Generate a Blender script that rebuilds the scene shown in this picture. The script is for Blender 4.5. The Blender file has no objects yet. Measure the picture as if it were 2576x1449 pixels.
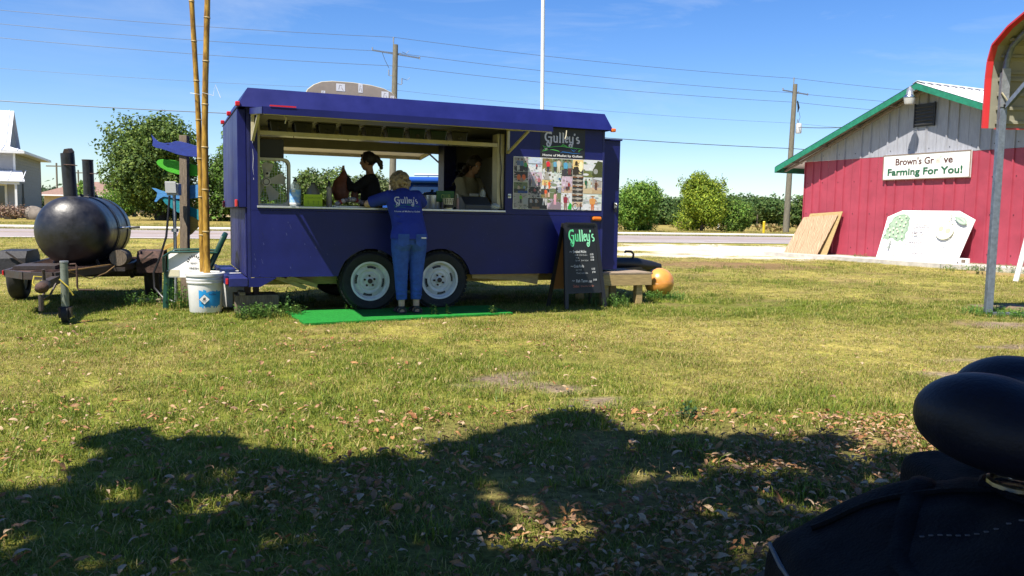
import bpy, bmesh, math, random
import numpy as np
from mathutils import Vector, Matrix, Euler, noise
from mathutils.bvhtree import BVHTree

scene = bpy.context.scene
COL = scene.collection
R = math.radians
PI = math.pi

# ------------------------------------------------------------------ camera
cam_data = bpy.data.cameras.new("camera")
cam_data.sensor_width = 36.0
cam_data.lens = 36.0 * 2050.0 / 2576.0
cam_data.clip_start = 0.05
cam_data.clip_end = 6000
cam = bpy.data.objects.new("camera", cam_data)
COL.objects.link(cam)
_p, _r = R(5.13), 0.0175
_F = Vector((0, math.cos(_p), -math.sin(_p)))
_R0 = Vector((1, 0, 0)); _U0 = Vector((0, math.sin(_p), math.cos(_p)))
_U = math.cos(_r) * _U0 - math.sin(_r) * _R0
_Rt = math.cos(_r) * _R0 + math.sin(_r) * _U0
cam.matrix_world = Matrix(((_Rt.x, _U.x, -_F.x, 0), (_Rt.y, _U.y, -_F.y, 0), (_Rt.z, _U.z, -_F.z, 1.14), (0, 0, 0, 1)))
scene.camera = cam

# ------------------------------------------------------------------ light
SUN = Vector((0.70, 0.90, -1.85)).normalized()          # direction the light travels
sun_el = math.asin(-SUN.z)
sun_az = math.atan2(-SUN.x, -SUN.y)                      # from +Y, clockwise
world = bpy.data.worlds.new("World")
scene.world = world
world.use_nodes = True
wn, wl = world.node_tree.nodes, world.node_tree.links
wn.clear()
wo = wn.new("ShaderNodeOutputWorld"); bg = wn.new("ShaderNodeBackground")
sky = wn.new("ShaderNodeTexSky"); sky.sky_type = 'NISHITA'
sky.sun_disc = False; sky.sun_elevation = sun_el; sky.sun_rotation = sun_az
sky.air_density = 1.0; sky.dust_density = 0.25; sky.ozone_density = 1.6
hs = wn.new("ShaderNodeHueSaturation"); hs.inputs['Saturation'].default_value = 1.25; hs.inputs['Value'].default_value = 1.42
hs.inputs['Hue'].default_value = 0.508
tint = wn.new('ShaderNodeMixRGB'); tint.blend_type = 'MULTIPLY'; tint.inputs[0].default_value = 1; tint.inputs[2].default_value = (.90, .98, 1.12, 1)
wl.new(sky.outputs[0], tint.inputs[1]); wl.new(tint.outputs[0], hs.inputs['Color'])
# thin cirrus: stretched noise on the sky sphere
tc = wn.new("ShaderNodeTexCoord"); mp = wn.new("ShaderNodeMapping")
mp.inputs['Rotation'].default_value = (R(8), R(-6), R(14)); mp.inputs['Scale'].default_value = (1.5, 1.5, 9.0)
nz = wn.new("ShaderNodeTexNoise"); nz.inputs['Scale'].default_value = 2.1; nz.inputs['Detail'].default_value = 7
nz.inputs['Roughness'].default_value = 0.62; nz.inputs['Distortion'].default_value = 0.5
cr = wn.new("ShaderNodeValToRGB"); cr.color_ramp.elements[0].position = 0.47; cr.color_ramp.elements[1].position = 0.80
cr.color_ramp.elements[0].color = (0, 0, 0, 1); cr.color_ramp.elements[1].color = (0.62, 0.62, 0.62, 1)
nz2 = wn.new("ShaderNodeTexNoise"); nz2.inputs['Scale'].default_value = 1.6; nz2.inputs['Detail'].default_value = 2
cr2 = wn.new("ShaderNodeValToRGB"); cr2.color_ramp.elements[0].position = 0.42; cr2.color_ramp.elements[1].position = 0.68
mm = wn.new("ShaderNodeMath"); mm.operation = 'MULTIPLY'
mx = wn.new("ShaderNodeMixRGB"); mx.inputs['Color2'].default_value = (8.0, 8.9, 10.0, 1)
wl.new(tc.outputs['Generated'], mp.inputs[0]); wl.new(mp.outputs[0], nz.inputs['Vector']); wl.new(nz.outputs[0], cr.inputs[0])
wl.new(tc.outputs['Generated'], nz2.inputs['Vector']); wl.new(nz2.outputs[0], cr2.inputs[0])
wl.new(cr.outputs[0], mm.inputs[0]); wl.new(cr2.outputs[0], mm.inputs[1]); wl.new(mm.outputs[0], mx.inputs['Fac'])
wl.new(hs.outputs[0], mx.inputs['Color1']); wl.new(mx.outputs[0], bg.inputs['Color'])
bg.inputs['Strength'].default_value = 0.056
wl.new(bg.outputs[0], wo.inputs['Surface'])

sd = bpy.data.lights.new("sun", 'SUN'); sd.energy = 5.0; sd.angle = R(0.53); sd.color = (1.0, 0.93, 0.82)
sun = bpy.data.objects.new("sun", sd); COL.objects.link(sun)
sun.rotation_euler = SUN.to_track_quat('-Z', 'Y').to_euler(); sun.location = (-10, -10, 25)

vs = scene.view_settings
vs.view_transform = 'Standard'; vs.look = 'None'; vs.gamma = 1; vs.exposure = 0.95; vs.use_curve_mapping = False
scene.cycles.max_bounces = 6; scene.cycles.diffuse_bounces = 3; scene.cycles.glossy_bounces = 3
scene.cycles.transparent_max_bounces = 6; scene.cycles.caustics_reflective = False; scene.cycles.caustics_refractive = False
rnd = random.Random(7); nr = np.random.RandomState(11)

# ------------------------------------------------------------------ materials
def mat(name, col, rough=0.6, metal=0.0, var=0.0, vscale=6.0, bump=0.0, bscale=40.0, spec=0.5, col2=None, attr=None,
        stretch=None, trans=0.0, alpha=1.0, coat=0.0, transmission=0.0, rvar=0.0, detail=5):
    m = bpy.data.materials.new(name); m.use_nodes = True
    n, l = m.node_tree.nodes, m.node_tree.links
    b = n["Principled BSDF"]
    b.inputs['Roughness'].default_value = rough; b.inputs['Metallic'].default_value = metal
    b.inputs['Specular IOR Level'].default_value = spec
    b.inputs['Base Color'].default_value = (*col, 1)
    b.inputs['Alpha'].default_value = alpha; b.inputs['Coat Weight'].default_value = coat
    b.inputs['Transmission Weight'].default_value = transmission
    t = n.new("ShaderNodeTexCoord"); mpn = n.new("ShaderNodeMapping"); l.new(t.outputs['Object'], mpn.inputs[0])
    if stretch: mpn.inputs['Scale'].default_value = stretch
    src = None
    if var > 0 or col2 is not None:
        z = n.new("ShaderNodeTexNoise"); z.inputs['Scale'].default_value = vscale; z.inputs['Detail'].default_value = detail
        z.inputs['Roughness'].default_value = 0.65
        l.new(mpn.outputs[0], z.inputs['Vector'])
        r = n.new("ShaderNodeValToRGB"); r.color_ramp.elements[0].position = 0.35; r.color_ramp.elements[1].position = 0.68
        c2 = col2 if col2 is not None else tuple(c * (1 - var) for c in col)
        r.color_ramp.elements[0].color = (*c2, 1)
        r.color_ramp.elements[1].color = (*(tuple(min(1, c * (1 + var * .6)) for c in col)), 1)
        l.new(z.outputs[0], r.inputs[0]); src = r.outputs[0]
        if rvar:
            mr = n.new("ShaderNodeMapRange"); mr.inputs[3].default_value = max(0.02, rough - rvar); mr.inputs[4].default_value = min(1, rough + rvar)
            l.new(z.outputs[0], mr.inputs[0]); l.new(mr.outputs[0], b.inputs['Roughness'])
    if attr:
        a = n.new("ShaderNodeAttribute"); a.attribute_name = attr
        if src is None: src = a.outputs[0]
        else:
            q = n.new("ShaderNodeMixRGB"); q.blend_type = 'MULTIPLY'; q.inputs[0].default_value = 1
            l.new(src, q.inputs[1]); l.new(a.outputs[0], q.inputs[2]); src = q.outputs[0]
    if src is not None: l.new(src, b.inputs['Base Color'])
    if bump > 0:
        z2 = n.new("ShaderNodeTexNoise"); z2.inputs['Scale'].default_value = bscale; z2.inputs['Detail'].default_value = 4
        l.new(mpn.outputs[0], z2.inputs['Vector'])
        bp = n.new("ShaderNodeBump"); bp.inputs['Strength'].default_value = bump; bp.inputs['Distance'].default_value = 0.01
        l.new(z2.outputs[0], bp.inputs['Height']); l.new(bp.outputs[0], b.inputs['Normal'])
    if trans > 0:
        tr = n.new("ShaderNodeBsdfTranslucent"); ms = n.new("ShaderNodeMixShader"); ms.inputs[0].default_value = trans
        if src is not None: l.new(src, tr.inputs[0])
        else: tr.inputs[0].default_value = (*col, 1)
        l.new(b.outputs[0], ms.inputs[1]); l.new(tr.outputs[0], ms.inputs[2])
        l.new(ms.outputs[0], n["Material Output"].inputs[0])
    return m

M = {}
M['blue'] = mat("trailer_blue_paint", (0.009, 0.013, 0.118), 0.45, spec=0.35, var=0.22, vscale=2.2, bump=0.06, bscale=14, rvar=0.12)
M['blue_worn'] = mat("worn_blue_paint", (0.010, 0.014, 0.11), 0.5, var=0.3, vscale=9, bump=0.2, bscale=25)
M['cream'] = mat("cream_metal", (0.52, 0.48, 0.34), 0.45, var=0.12)
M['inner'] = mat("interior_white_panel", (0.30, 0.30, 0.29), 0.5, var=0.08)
M['awn_in'] = mat("beige_awning_skin", (0.72, 0.66, 0.52), 0.6, var=0.06, trans=0.35)
M['alu'] = mat("aluminium_trim", (0.62, 0.63, 0.64), 0.35, metal=0.7, var=0.12, vscale=20)
M['dark'] = mat("black_plastic", (0.012, 0.012, 0.014), 0.45, bump=0.05)
M['rubber'] = mat("tyre_rubber", (0.02, 0.02, 0.021), 0.8, var=0.35, vscale=14, bump=0.15, bscale=60)
M['rim'] = mat("white_painted_steel_rim", (0.72, 0.73, 0.72), 0.4, var=0.18, vscale=9, bump=0.08)
M['rust'] = mat("rusty_steel", (0.075, 0.040, 0.030), 0.85, var=0.6, vscale=16, bump=0.5, bscale=50)
M['darksteel'] = mat("weathered_dark_steel", (0.040, 0.038, 0.038), 0.6, metal=0.3, var=0.5, vscale=14, bump=0.3, col2=(0.055, 0.036, 0.028))
M['tank'] = mat("sooty_black_paint", (0.014, 0.014, 0.018), 0.40, var=0.55, vscale=9, bump=0.22, bscale=22, rvar=0.2, spec=0.6)
M['galv'] = mat("galvanised_steel", (0.36, 0.38, 0.41), 0.42, metal=0.55, var=0.25, vscale=22, bump=0.08)
M['galv_d'] = mat("dull_galvanised_tube", (0.20, 0.235, 0.29), 0.45, metal=0.5, var=0.3, vscale=18)
M['wood_grey'] = mat("grey_weathered_wood", (0.20, 0.155, 0.11), 0.85, var=0.45, vscale=9, bump=0.5, bscale=30, stretch=(9, 9, 1))
M['wood_new'] = mat("treated_yellow_lumber", (0.42, 0.30, 0.13), 0.8, var=0.3, vscale=7, bump=0.3, stretch=(1, 9, 9))
M['wood_top'] = mat("weathered_board", (0.30, 0.23, 0.16), 0.85, var=0.4, vscale=7, bump=0.4, stretch=(1, 9, 9))
M['bark'] = mat("bark", (0.12, 0.095, 0.07), 0.95, var=0.5, vscale=9, bump=0.8, bscale=20, stretch=(4, 4, 1))
M['bamboo'] = mat("bamboo", (0.40, 0.235, 0.035), 0.42, var=0.5, vscale=5, col2=(0.15, 0.075, 0.012), stretch=(6, 6, 1.3), spec=0.4)
M['bamboo_ring'] = mat("bamboo_node", (0.36, 0.26, 0.10), 0.6, var=0.4, vscale=30)
M['bucket'] = mat("white_bucket_plastic", (0.76, 0.76, 0.74), 0.4, var=0.07, vscale=7, trans=0.1)
M['white'] = mat("white_paint", (0.78, 0.78, 0.75), 0.55, var=0.08, vscale=6, bump=0.05)
M['print'] = mat("printed_colour", (1, 1, 1), 0.45, attr="Col")
M['printm'] = mat("matt_printed_colour", (1, 1, 1), 0.85, attr="Col", spec=0.2)
M['turf'] = mat("green_artificial_turf", (0.014, 0.22, 0.03), 0.9, var=0.35, vscale=40, bump=0.8, bscale=160, spec=0.2)
M['red_lens'] = mat("red_lens", (0.55, 0.02, 0.03), 0.2, coat=0.4)
M['amber'] = mat("amber_lens", (0.75, 0.17, 0.01), 0.25, coat=0.4)
M['chrome'] = mat("chrome", (0.5, 0.5, 0.5), 0.3, metal=1.0)
M['red_wall'] = mat("red_metal_siding", (0.36, 0.048, 0.078), 0.5, var=0.16, vscale=1.7, bump=0.04, rvar=0.08)
M['grey_wall'] = mat("pale_grey_metal_siding", (0.33, 0.34, 0.38), 0.5, var=0.14, vscale=3, stretch=(5, 5, 1))
M['green_trim'] = mat("green_painted_board", (0.012, 0.19, 0.11), 0.6, var=0.25, vscale=9, bump=0.2)
M['roofw'] = mat("white_metal_roof", (0.72, 0.73, 0.75), 0.35, var=0.06)
M['soffit'] = mat("soffit_wood", (0.22, 0.19, 0.17), 0.8, var=0.3, vscale=8)
M['concrete'] = mat("concrete", (0.50, 0.47, 0.42), 0.9, var=0.22, vscale=5, bump=0.3)
M['red_trim'] = mat("red_metal_trim", (0.60, 0.030, 0.035), 0.4, var=0.06)
M['cream_sheet'] = mat("cream_ribbed_sheet", (0.27, 0.26, 0.20), 0.45, var=0.08)
M['ply'] = None
M['orange'] = mat("orange_painted_ball", (0.72, 0.30, 0.06), 0.35, var=0.22, vscale=5, bump=0.05, coat=0.2)
M['chalk'] = mat("blackboard", (0.012, 0.014, 0.016), 0.55, var=0.3, vscale=5)
M['pole'] = mat("utility_pole_wood", (0.17, 0.155, 0.115), 0.9, var=0.4, vscale=5, bump=0.4, stretch=(6, 6, .6))
M['wire'] = mat("aluminium_wire", (0.10, 0.11, 0.13), 0.5, metal=0.4)
M['glass_d'] = mat("dark_window_glass", (0.02, 0.025, 0.03), 0.08, spec=0.8)
M['fab'] = mat("black_nylon_fabric", (0.006, 0.007, 0.011), 0.8, var=0.3, vscale=30, bump=0.35, bscale=260, spec=0.12)
M['vinyl'] = mat("blue_black_vinyl", (0.007, 0.009, 0.024), 0.5, bump=0.12, bscale=220, spec=0.3)
M['chair'] = mat("dark_green_plastic", (0.008, 0.048, 0.032), 0.35, var=0.1)
M['skin'] = mat("skin", (0.46, 0.25, 0.16), 0.55, var=0.12, vscale=20)
M['skin_p'] = mat("pale_skin", (0.52, 0.33, 0.23), 0.55, var=0.12, vscale=20)

def wood_ply():
    m = bpy.data.materials.new("plywood"); m.use_nodes = True
    n, l = m.node_tree.nodes, m.node_tree.links; b = n["Principled BSDF"]; b.inputs['Roughness'].default_value = .85
    t = n.new("ShaderNodeTexCoord"); mpn = n.new("ShaderNodeMapping"); mpn.inputs['Scale'].default_value = (2.2, 1, .55)
    w = n.new("ShaderNodeTexWave"); w.inputs['Scale'].default_value = 3.2; w.inputs['Distortion'].default_value = 11; w.inputs['Detail'].default_value = 2
    w.inputs['Detail Scale'].default_value = 1.1
    r = n.new("ShaderNodeValToRGB"); r.color_ramp.elements[0].color = (.27, .165, .09, 1); r.color_ramp.elements[1].color = (.52, .38, .24, 1)
    l.new(t.outputs['Object'], mpn.inputs[0]); l.new(mpn.outputs[0], w.inputs[0]); l.new(w.outputs[0], r.inputs[0]); l.new(r.outputs[0], b.inputs['Base Color'])
    return m
M['ply'] = wood_ply()

# ------------------------------------------------------------------ mesh builder
class MB:
    def __init__(s): s.v = []; s.f = []; s.c = []
    def add(s, vs_, fs, col=None):
        o = len(s.v); s.v += [tuple(x) for x in vs_]; s.f += [tuple(i + o for i in f) for f in fs]
        s.c += [col or (1, 1, 1)] * len(fs); return s
    def box(s, a, b, rot=None, piv=None, col=None):
        (x0, y0, z0), (x1, y1, z1) = a, b
        p = [(x0, y0, z0), (x1, y0, z0), (x1, y1, z0), (x0, y1, z0), (x0, y0, z1), (x1, y0, z1), (x1, y1, z1), (x0, y1, z1)]
        if rot is not None:
            c = Vector(piv) if piv else Vector(((x0 + x1) / 2, (y0 + y1) / 2, (z0 + z1) / 2))
            e = Euler(rot).to_matrix(); p = [c + e @ (Vector(q) - c) for q in p]
        return s.add(p, [(0, 3, 2, 1), (4, 5, 6, 7), (0, 1, 5, 4), (1, 2, 6, 5), (2, 3, 7, 6), (3, 0, 4, 7)], col)
    def beam(s, p, q, w, h, up=(0, 0, 1), col=None):
        p, q = Vector(p), Vector(q); d = (q - p).normalized(); u = Vector(up)
        a = d.cross(u)
        if a.length < 1e-4: a = d.cross(Vector((0, 1, 0)))
        a.normalize(); b = a.cross(d).normalized(); a = a * w / 2; b = b * h / 2
        vs_ = [p - a - b, p + a - b, p + a + b, p - a + b, q - a - b, q + a - b, q + a + b, q - a + b]
        return s.add(vs_, [(0, 1, 2, 3), (7, 6, 5, 4), (0, 4, 5, 1), (1, 5, 6, 2), (2, 6, 7, 3), (3, 7, 4, 0)], col)
    def tube(s, pts, r, n=8, cap=True, col=None, flat=None):
        pts = [Vector(p) for p in pts]; rs = r if isinstance(r, (list, tuple)) else [r] * len(pts)
        o = len(s.v); ref = None; fs = []
        for i, p in enumerate(pts):
            d = (pts[min(i + 1, len(pts) - 1)] - pts[max(i - 1, 0)])
            d = d.normalized() if d.length > 1e-9 else Vector((0, 0, 1))
            if ref is None:
                ref = Vector((0, 0, 1)) if abs(d.z) < .9 else Vector((0, 1, 0))
            a = d.cross(ref).normalized(); b = a.cross(d).normalized(); ref = b
            rr = rs[i]; ra, rb = (rr if isinstance(rr, (tuple, list)) else (rr, rr))
            for k in range(n):
                t = 2 * PI * k / n; s.v.append(tuple(p + a * math.cos(t) * ra + b * math.sin(t) * rb))
        for i in range(len(pts) - 1):
            for k in range(n):
                k2 = (k + 1) % n
                fs.append((o + i * n + k, o + i * n + k2, o + (i + 1) * n + k2, o + (i + 1) * n + k))
        if cap:
            fs.append(tuple(o + k for k in reversed(range(n)))); e = o + (len(pts) - 1) * n
            fs.append(tuple(e + k for k in range(n)))
        s.f += fs; s.c += [col or (1, 1, 1)] * len(fs); return s
    def lathe(s, prof, n=24, c=(0, 0, 0), ax='z', a0=0, a1=2 * PI, col=None, sx=1, sy=1):
        full = abs(a1 - a0 - 2 * PI) < 1e-6; m = n if full else n + 1; o = len(s.v)
        for (r, h) in prof:
            for k in range(m):
                t = a0 + (a1 - a0) * k / n; x, y = r * math.cos(t) * sx, r * math.sin(t) * sy
                q = (x, y, h) if ax == 'z' else ((h, x, y) if ax == 'x' else (x, h, -y))
                s.v.append((q[0] + c[0], q[1] + c[1], q[2] + c[2]))
        fs = []
        for i in range(len(prof) - 1):
            for k in range(n):
                k2 = (k + 1) % m
                fs.append((o + i * m + k, o + i * m + k2, o + (i + 1) * m + k2, o + (i + 1) * m + k))
        s.f += fs; s.c += [col or (1, 1, 1)] * len(fs); return s
    def sphere(s, c, r, n=12, m=8, col=None):
        r = r if isinstance(r, (tuple, list)) else (r, r, r)
        o = len(s.v)
        for i in range(m + 1):
            ph = PI * i / m
            for k in range(n):
                t = 2 * PI * k / n
                s.v.append((c[0] + r[0] * math.sin(ph) * math.cos(t), c[1] + r[1] * math.sin(ph) * math.sin(t), c[2] + r[2] * math.cos(ph)))
        fs = [(o + i * n + k, o + (i + 1) * n + k, o + (i + 1) * n + (k + 1) % n, o + i * n + (k + 1) % n) for i in range(m) for k in range(n)]
        s.f += fs; s.c += [col or (1, 1, 1)] * len(fs); return s
    def prism(s, poly, axis, a, b, col=None):
        """poly: 2D outline; axis 'y': poly in x,z, extruded y a..b ; 'x': poly y,z ; 'z': poly x,y"""
        n = len(poly)
        def P(q, d): return (q[0], d, q[1]) if axis == 'y' else ((d, q[0], q[1]) if axis == 'x' else (q[0], q[1], d))
        vs_ = [P(q, a) for q in poly] + [P(q, b) for q in poly]
        fs = [tuple(range(n)), tuple(reversed(range(n, 2 * n)))] + [(i, i + n, (i + 1) % n + n, (i + 1) % n) for i in range(n)]
        return s.add(vs_, fs, col)
    def mesh(s, name, color=False, fix=True):
        me = bpy.data.meshes.new(name); me.from_pydata(s.v, [], s.f); me.update()
        if color:
            ca = me.color_attributes.new("Col", 'FLOAT_COLOR', 'CORNER')
            arr = np.ones((len(me.loops), 4), dtype=np.float32); i = 0
            for f, c in zip(s.f, s.c):
                arr[i:i + len(f), :3] = c; i += len(f)
            ca.data.foreach_set("color", arr.ravel())
        if fix:
            bm = bmesh.new(); bm.from_mesh(me)
            bmesh.ops.remove_doubles(bm, verts=bm.verts, dist=1e-6)
            bmesh.ops.recalc_face_normals(bm, faces=bm.faces); bm.to_mesh(me); bm.free()
        return me

def link(name, me, m=None, parent=None, smooth=False, bevel=0):
    o = bpy.data.objects.new(name, me); COL.objects.link(o)
    if m is not None and len(me.materials) == 0: me.materials.append(m)
    if parent is not None: o.parent = parent
    if smooth:
        me.polygons.foreach_set("use_smooth", [True] * len(me.polygons))
        if smooth is True:
            try: me.set_sharp_from_angle(angle=R(40))
            except Exception: pass
    if bevel:
        bv = o.modifiers.new("bevel", 'BEVEL'); bv.width = bevel; bv.segments = 2; bv.limit_method = 'ANGLE'; bv.angle_limit = R(40)
    return o
def obj(name, mb, m, parent=None, smooth=False, bevel=0, color=False, fix=True):
    return link(name, mb.mesh(name, color, fix), m, parent, smooth, bevel)
def thing(name, label, cat, loc=(0, 0, 0), rz=0, group=None):
    o = bpy.data.objects.new(name, None); COL.objects.link(o); o.empty_display_size = .1
    o.location = loc; o.rotation_euler = (0, 0, rz); return tag(o, label, cat, group)
def tag(o, label, cat, group=None):
    o['label'] = label; o['category'] = cat
    if group: o['group'] = group
    return o
def kind(o, k): o['kind'] = k; return o
def place(o, loc=None, rot=None):
    if loc is not None: o.location = loc
    if rot is not None: o.rotation_euler = rot
    return o
def dup(o, parent=None):
    c = o.copy(); COL.objects.link(c)
    if parent is not None: c.parent = parent
    for ch in list(o.children): dup(ch, c)
    return c

def remesh(mb, voxel, smooth_it=4, name="body"):
    me = mb.mesh(name); o = bpy.data.objects.new("tmp", me); COL.objects.link(o)
    r = o.modifiers.new("r", 'REMESH'); r.mode = 'VOXEL'; r.voxel_size = voxel
    if smooth_it:
        s = o.modifiers.new("s", 'SMOOTH'); s.factor = .5; s.iterations = smooth_it
    dg = bpy.context.evaluated_depsgraph_get(); dg.update()
    out = bpy.data.meshes.new_from_object(o.evaluated_get(dg)); out.name = name
    bpy.data.objects.remove(o); bpy.data.meshes.remove(me)
    out.polygons.foreach_set("use_smooth", [True] * len(out.polygons))
    return out

# flat print: polygons stacked in thin layers in the x,z plane, facing -y
class Print:
    def __init__(s, step=0.00008): s.mb = MB(); s.k = 0; s.step = step
    def poly(s, pts, col):
        s.k += 1; y = -s.k * s.step
        s.mb.add([(x, y, z) for x, z in pts], [tuple(range(len(pts)))], col)
    def rect(s, x0, z0, x1, z1, col): s.poly([(x0, z0), (x1, z0), (x1, z1), (x0, z1)], col)
    def ell(s, cx, cz, rx, rz, col, n=10):
        s.poly([(cx + rx * math.cos(2 * PI * i / n), cz + rz * math.sin(2 * PI * i / n)) for i in range(n)], col)
    def stroke(s, pts, w, col):
        s.k += 1; y = -s.k * s.step; P = [Vector((p[0], p[1])) for p in pts]; L = []; Rr = []
        ws = w if isinstance(w, (list, tuple)) else [w] * len(P)
        for i, p in enumerate(P):
            d = P[min(i + 1, len(P) - 1)] - P[max(i - 1, 0)]
            d = d.normalized() if d.length > 1e-9 else Vector((1, 0)); q = Vector((-d.y, d.x)) * ws[i] / 2
            L.append(p + q); Rr.append(p - q)
        vs_ = [(p.x, y, p.y) for p in L] + [(p.x, y, p.y) for p in Rr]; n = len(P)
        s.mb.add(vs_, [(i, i + 1, n + i + 1, n + i) for i in range(n - 1)], col)
    def text(s, body, x, z, h, col, bold=0.0, align='CENTER', width=None, shear=0.0, spacing=1.0, rot=0.0):
        cu = bpy.data.curves.new("t", 'FONT'); cu.body = body; cu.size = h * 1.4; cu.align_x = align
        cu.offset = bold * h; cu.shear = shear; cu.space_character = spacing; cu.resolution_u = 3
        o = bpy.data.objects.new("t", cu); COL.objects.link(o)
        dg = bpy.context.evaluated_depsgraph_get(); dg.update()
        me = bpy.data.meshes.new_from_object(o.evaluated_get(dg)); bpy.data.objects.remove(o)
        s.k += 1; y = -s.k * s.step; vv = [v.co for v in me.vertices]
        if width and vv:
            w = max(v.x for v in vv) - min(v.x for v in vv); k = width / w
        else: k = 1
        c, sn = math.cos(rot), math.sin(rot)
        s.mb.add([(x + v.x * k * c - v.y * sn, y, z + v.x * k * sn + v.y * c) for v in vv], [tuple(p.vertices) for p in me.polygons], col)
        bpy.data.meshes.remove(me); bpy.data.curves.remove(cu)
    def obj(s, name, parent, m=None):
        me = s.mb.mesh(name, True, fix=False)
        return link(name, me, m or M['print'], parent)
# ------------------------------------------------------------------ ground, road
def ell(x, y, cx, cy, rx, ry, a=0.0):
    c, s = math.cos(a), math.sin(a); dx, dy = x - cx, y - cy
    return ((dx * c + dy * s) / rx) ** 2 + ((-dx * s + dy * c) / ry) ** 2
def sm(e0, e1, v):
    t = min(1, max(0, (v - e0) / (e1 - e0))); return t * t * (3 - 2 * t)
def N(x, y, s, o=0.0): return noise.noise(Vector((x * s + o, y * s - o, o)))
SOIL = [(-.08, 5.65, .26, .30, .2), (.62, 4.98, .24, .16, -.2), (.35, 5.35, .22, .14, 0), (5.6, 9.2, .5, .28, .2), (4.75, 7.6, .38, .14, .2),
        (4.0, 6.7, .35, .2, 0), (3.3, 6.1, .35, .16, .1), (2.3, 3.6, .4, .16, 0), (-4.9, 8.7, .25, .15, 0), (7.0, 11.2, .7, .35, 0)]
def soil(x, y):
    v = 0.0
    for c in SOIL:
        e = ell(x, y, *c)
        if e < 3: v = max(v, 1 - sm(.5, 1.5, e + N(x, y, 5) * 1.6 + N(x, y, 11) * .9))
    return v
def gravel(x, y):
    e = ell(x, y, 9.0, 29.5, 6.2, 6.4, .25) + N(x, y * 2.2, .55, 3) * .75 + N(x, y * 3, 1.9, 5) * .35
    v = 1 - sm(.62, 1.05, e)
    e2 = ell(x, y, 4.9, 24.6, 2.4, 1.1, -.3) + N(x, y * 2, 1.6, 9) * 1.0
    return max(v, .85 * (1 - sm(.4, 1.0, e2)))
def redsoil(x, y):
    return (1 - sm(.3, 1.3, ell(x, y, 5.6, 20.2, 2.7, 1.7, -.15) + N(x, y * 1.6, 1.2, 2) * .8))
def dryness(x, y):
    v = .45 + .60 * N(x, y, .33, 1) + .35 * N(x, y, 1.3, 4) + .25 * N(x, y, 4.5, 8)
    v += .30 * sm(8, 22, y)                                 # mown verge is drier towards the road
    v -= .35 * (1 - sm(.3, 1.4, ell(x, y, .2, 6.9, 1.9, .9)))      # lush strip in front of the mat
    v -= .30 * (1 - sm(.3, 1.4, ell(x, y, 3.1, 11.2, 2.0, .9)))
    v -= .25 * (1 - sm(.3, 1.4, ell(x, y, -4.0, 8.4, 1.5, .9)))
    v += .22 * (1 - sm(.3, 1.6, ell(x, y, 2.6, 7.6, 2.2, 1.6)))
    return min(1, max(0, v))
xs = list(np.arange(-13, 13.01, .11)); k = .11
while xs[-1] < 4200: k *= 1.13; xs.append(xs[-1] + k)
k = .11
while xs[0] > -4200: k *= 1.13; xs.insert(0, xs[0] - k)
ys = [1.5]
while ys[-1] < 4300: ys.append(ys[-1] + max(.06, ys[-1] * .022))
k = .2
while ys[0] > -900: k *= 1.35; ys.insert(0, ys[0] - k)
nx_, ny_ = len(xs), len(ys)
GRN = np.array((.135, .170, .018)); STR = np.array((.36, .30, .080)); SOI = np.array((.25, .19, .13)); LIM = np.array((.66, .60, .48)); RED = np.array((.22, .125, .075))
vs_, cs_ = [], []
for y in ys:
    for x in xs:
        near = abs(x) < 16 and 1 < y < 34
        z = 0.0
        if near:
            z = -.012 + .012 * N(x, y, .8) + .008 * N(x, y, 3.5)
            d = dryness(x, y); c = GRN * (1 - d) + STR * d
            s_ = soil(x, y); c = c * (1 - s_) + SOI * s_
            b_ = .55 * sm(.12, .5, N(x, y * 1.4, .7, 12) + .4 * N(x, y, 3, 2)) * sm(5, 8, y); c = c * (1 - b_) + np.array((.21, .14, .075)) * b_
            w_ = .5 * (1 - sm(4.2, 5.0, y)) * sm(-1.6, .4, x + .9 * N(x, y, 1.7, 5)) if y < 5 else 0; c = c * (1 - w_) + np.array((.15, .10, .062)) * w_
            r_ = redsoil(x, y) * .75; c = c * (1 - r_) + RED * r_
            if x > 1.5 and y > 20:
                g_ = gravel(x, y); c = c * (1 - g_) + LIM * g_
        else:
            z = -.012; d = .66 + .25 * N(x, y, .05) + .2 * N(x, y, .3); d = min(1, max(0, d)); c = GRN * (1 - d) + STR * d
            if 20 < y < 40 and x > 1.5:
                g_ = gravel(x, y); c = c * (1 - g_) + LIM * g_
            if y > 60: c = c * .6 + np.array((.30, .20, .085)) * .4
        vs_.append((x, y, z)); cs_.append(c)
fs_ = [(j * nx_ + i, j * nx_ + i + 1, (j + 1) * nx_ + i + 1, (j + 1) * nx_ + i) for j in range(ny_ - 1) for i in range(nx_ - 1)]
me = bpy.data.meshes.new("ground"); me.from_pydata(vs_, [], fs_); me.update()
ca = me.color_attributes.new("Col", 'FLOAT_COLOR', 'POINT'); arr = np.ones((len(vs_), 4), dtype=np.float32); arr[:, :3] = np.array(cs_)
ca.data.foreach_set("color", arr.ravel()); me.polygons.foreach_set("use_smooth", [True] * len(me.polygons))
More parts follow.
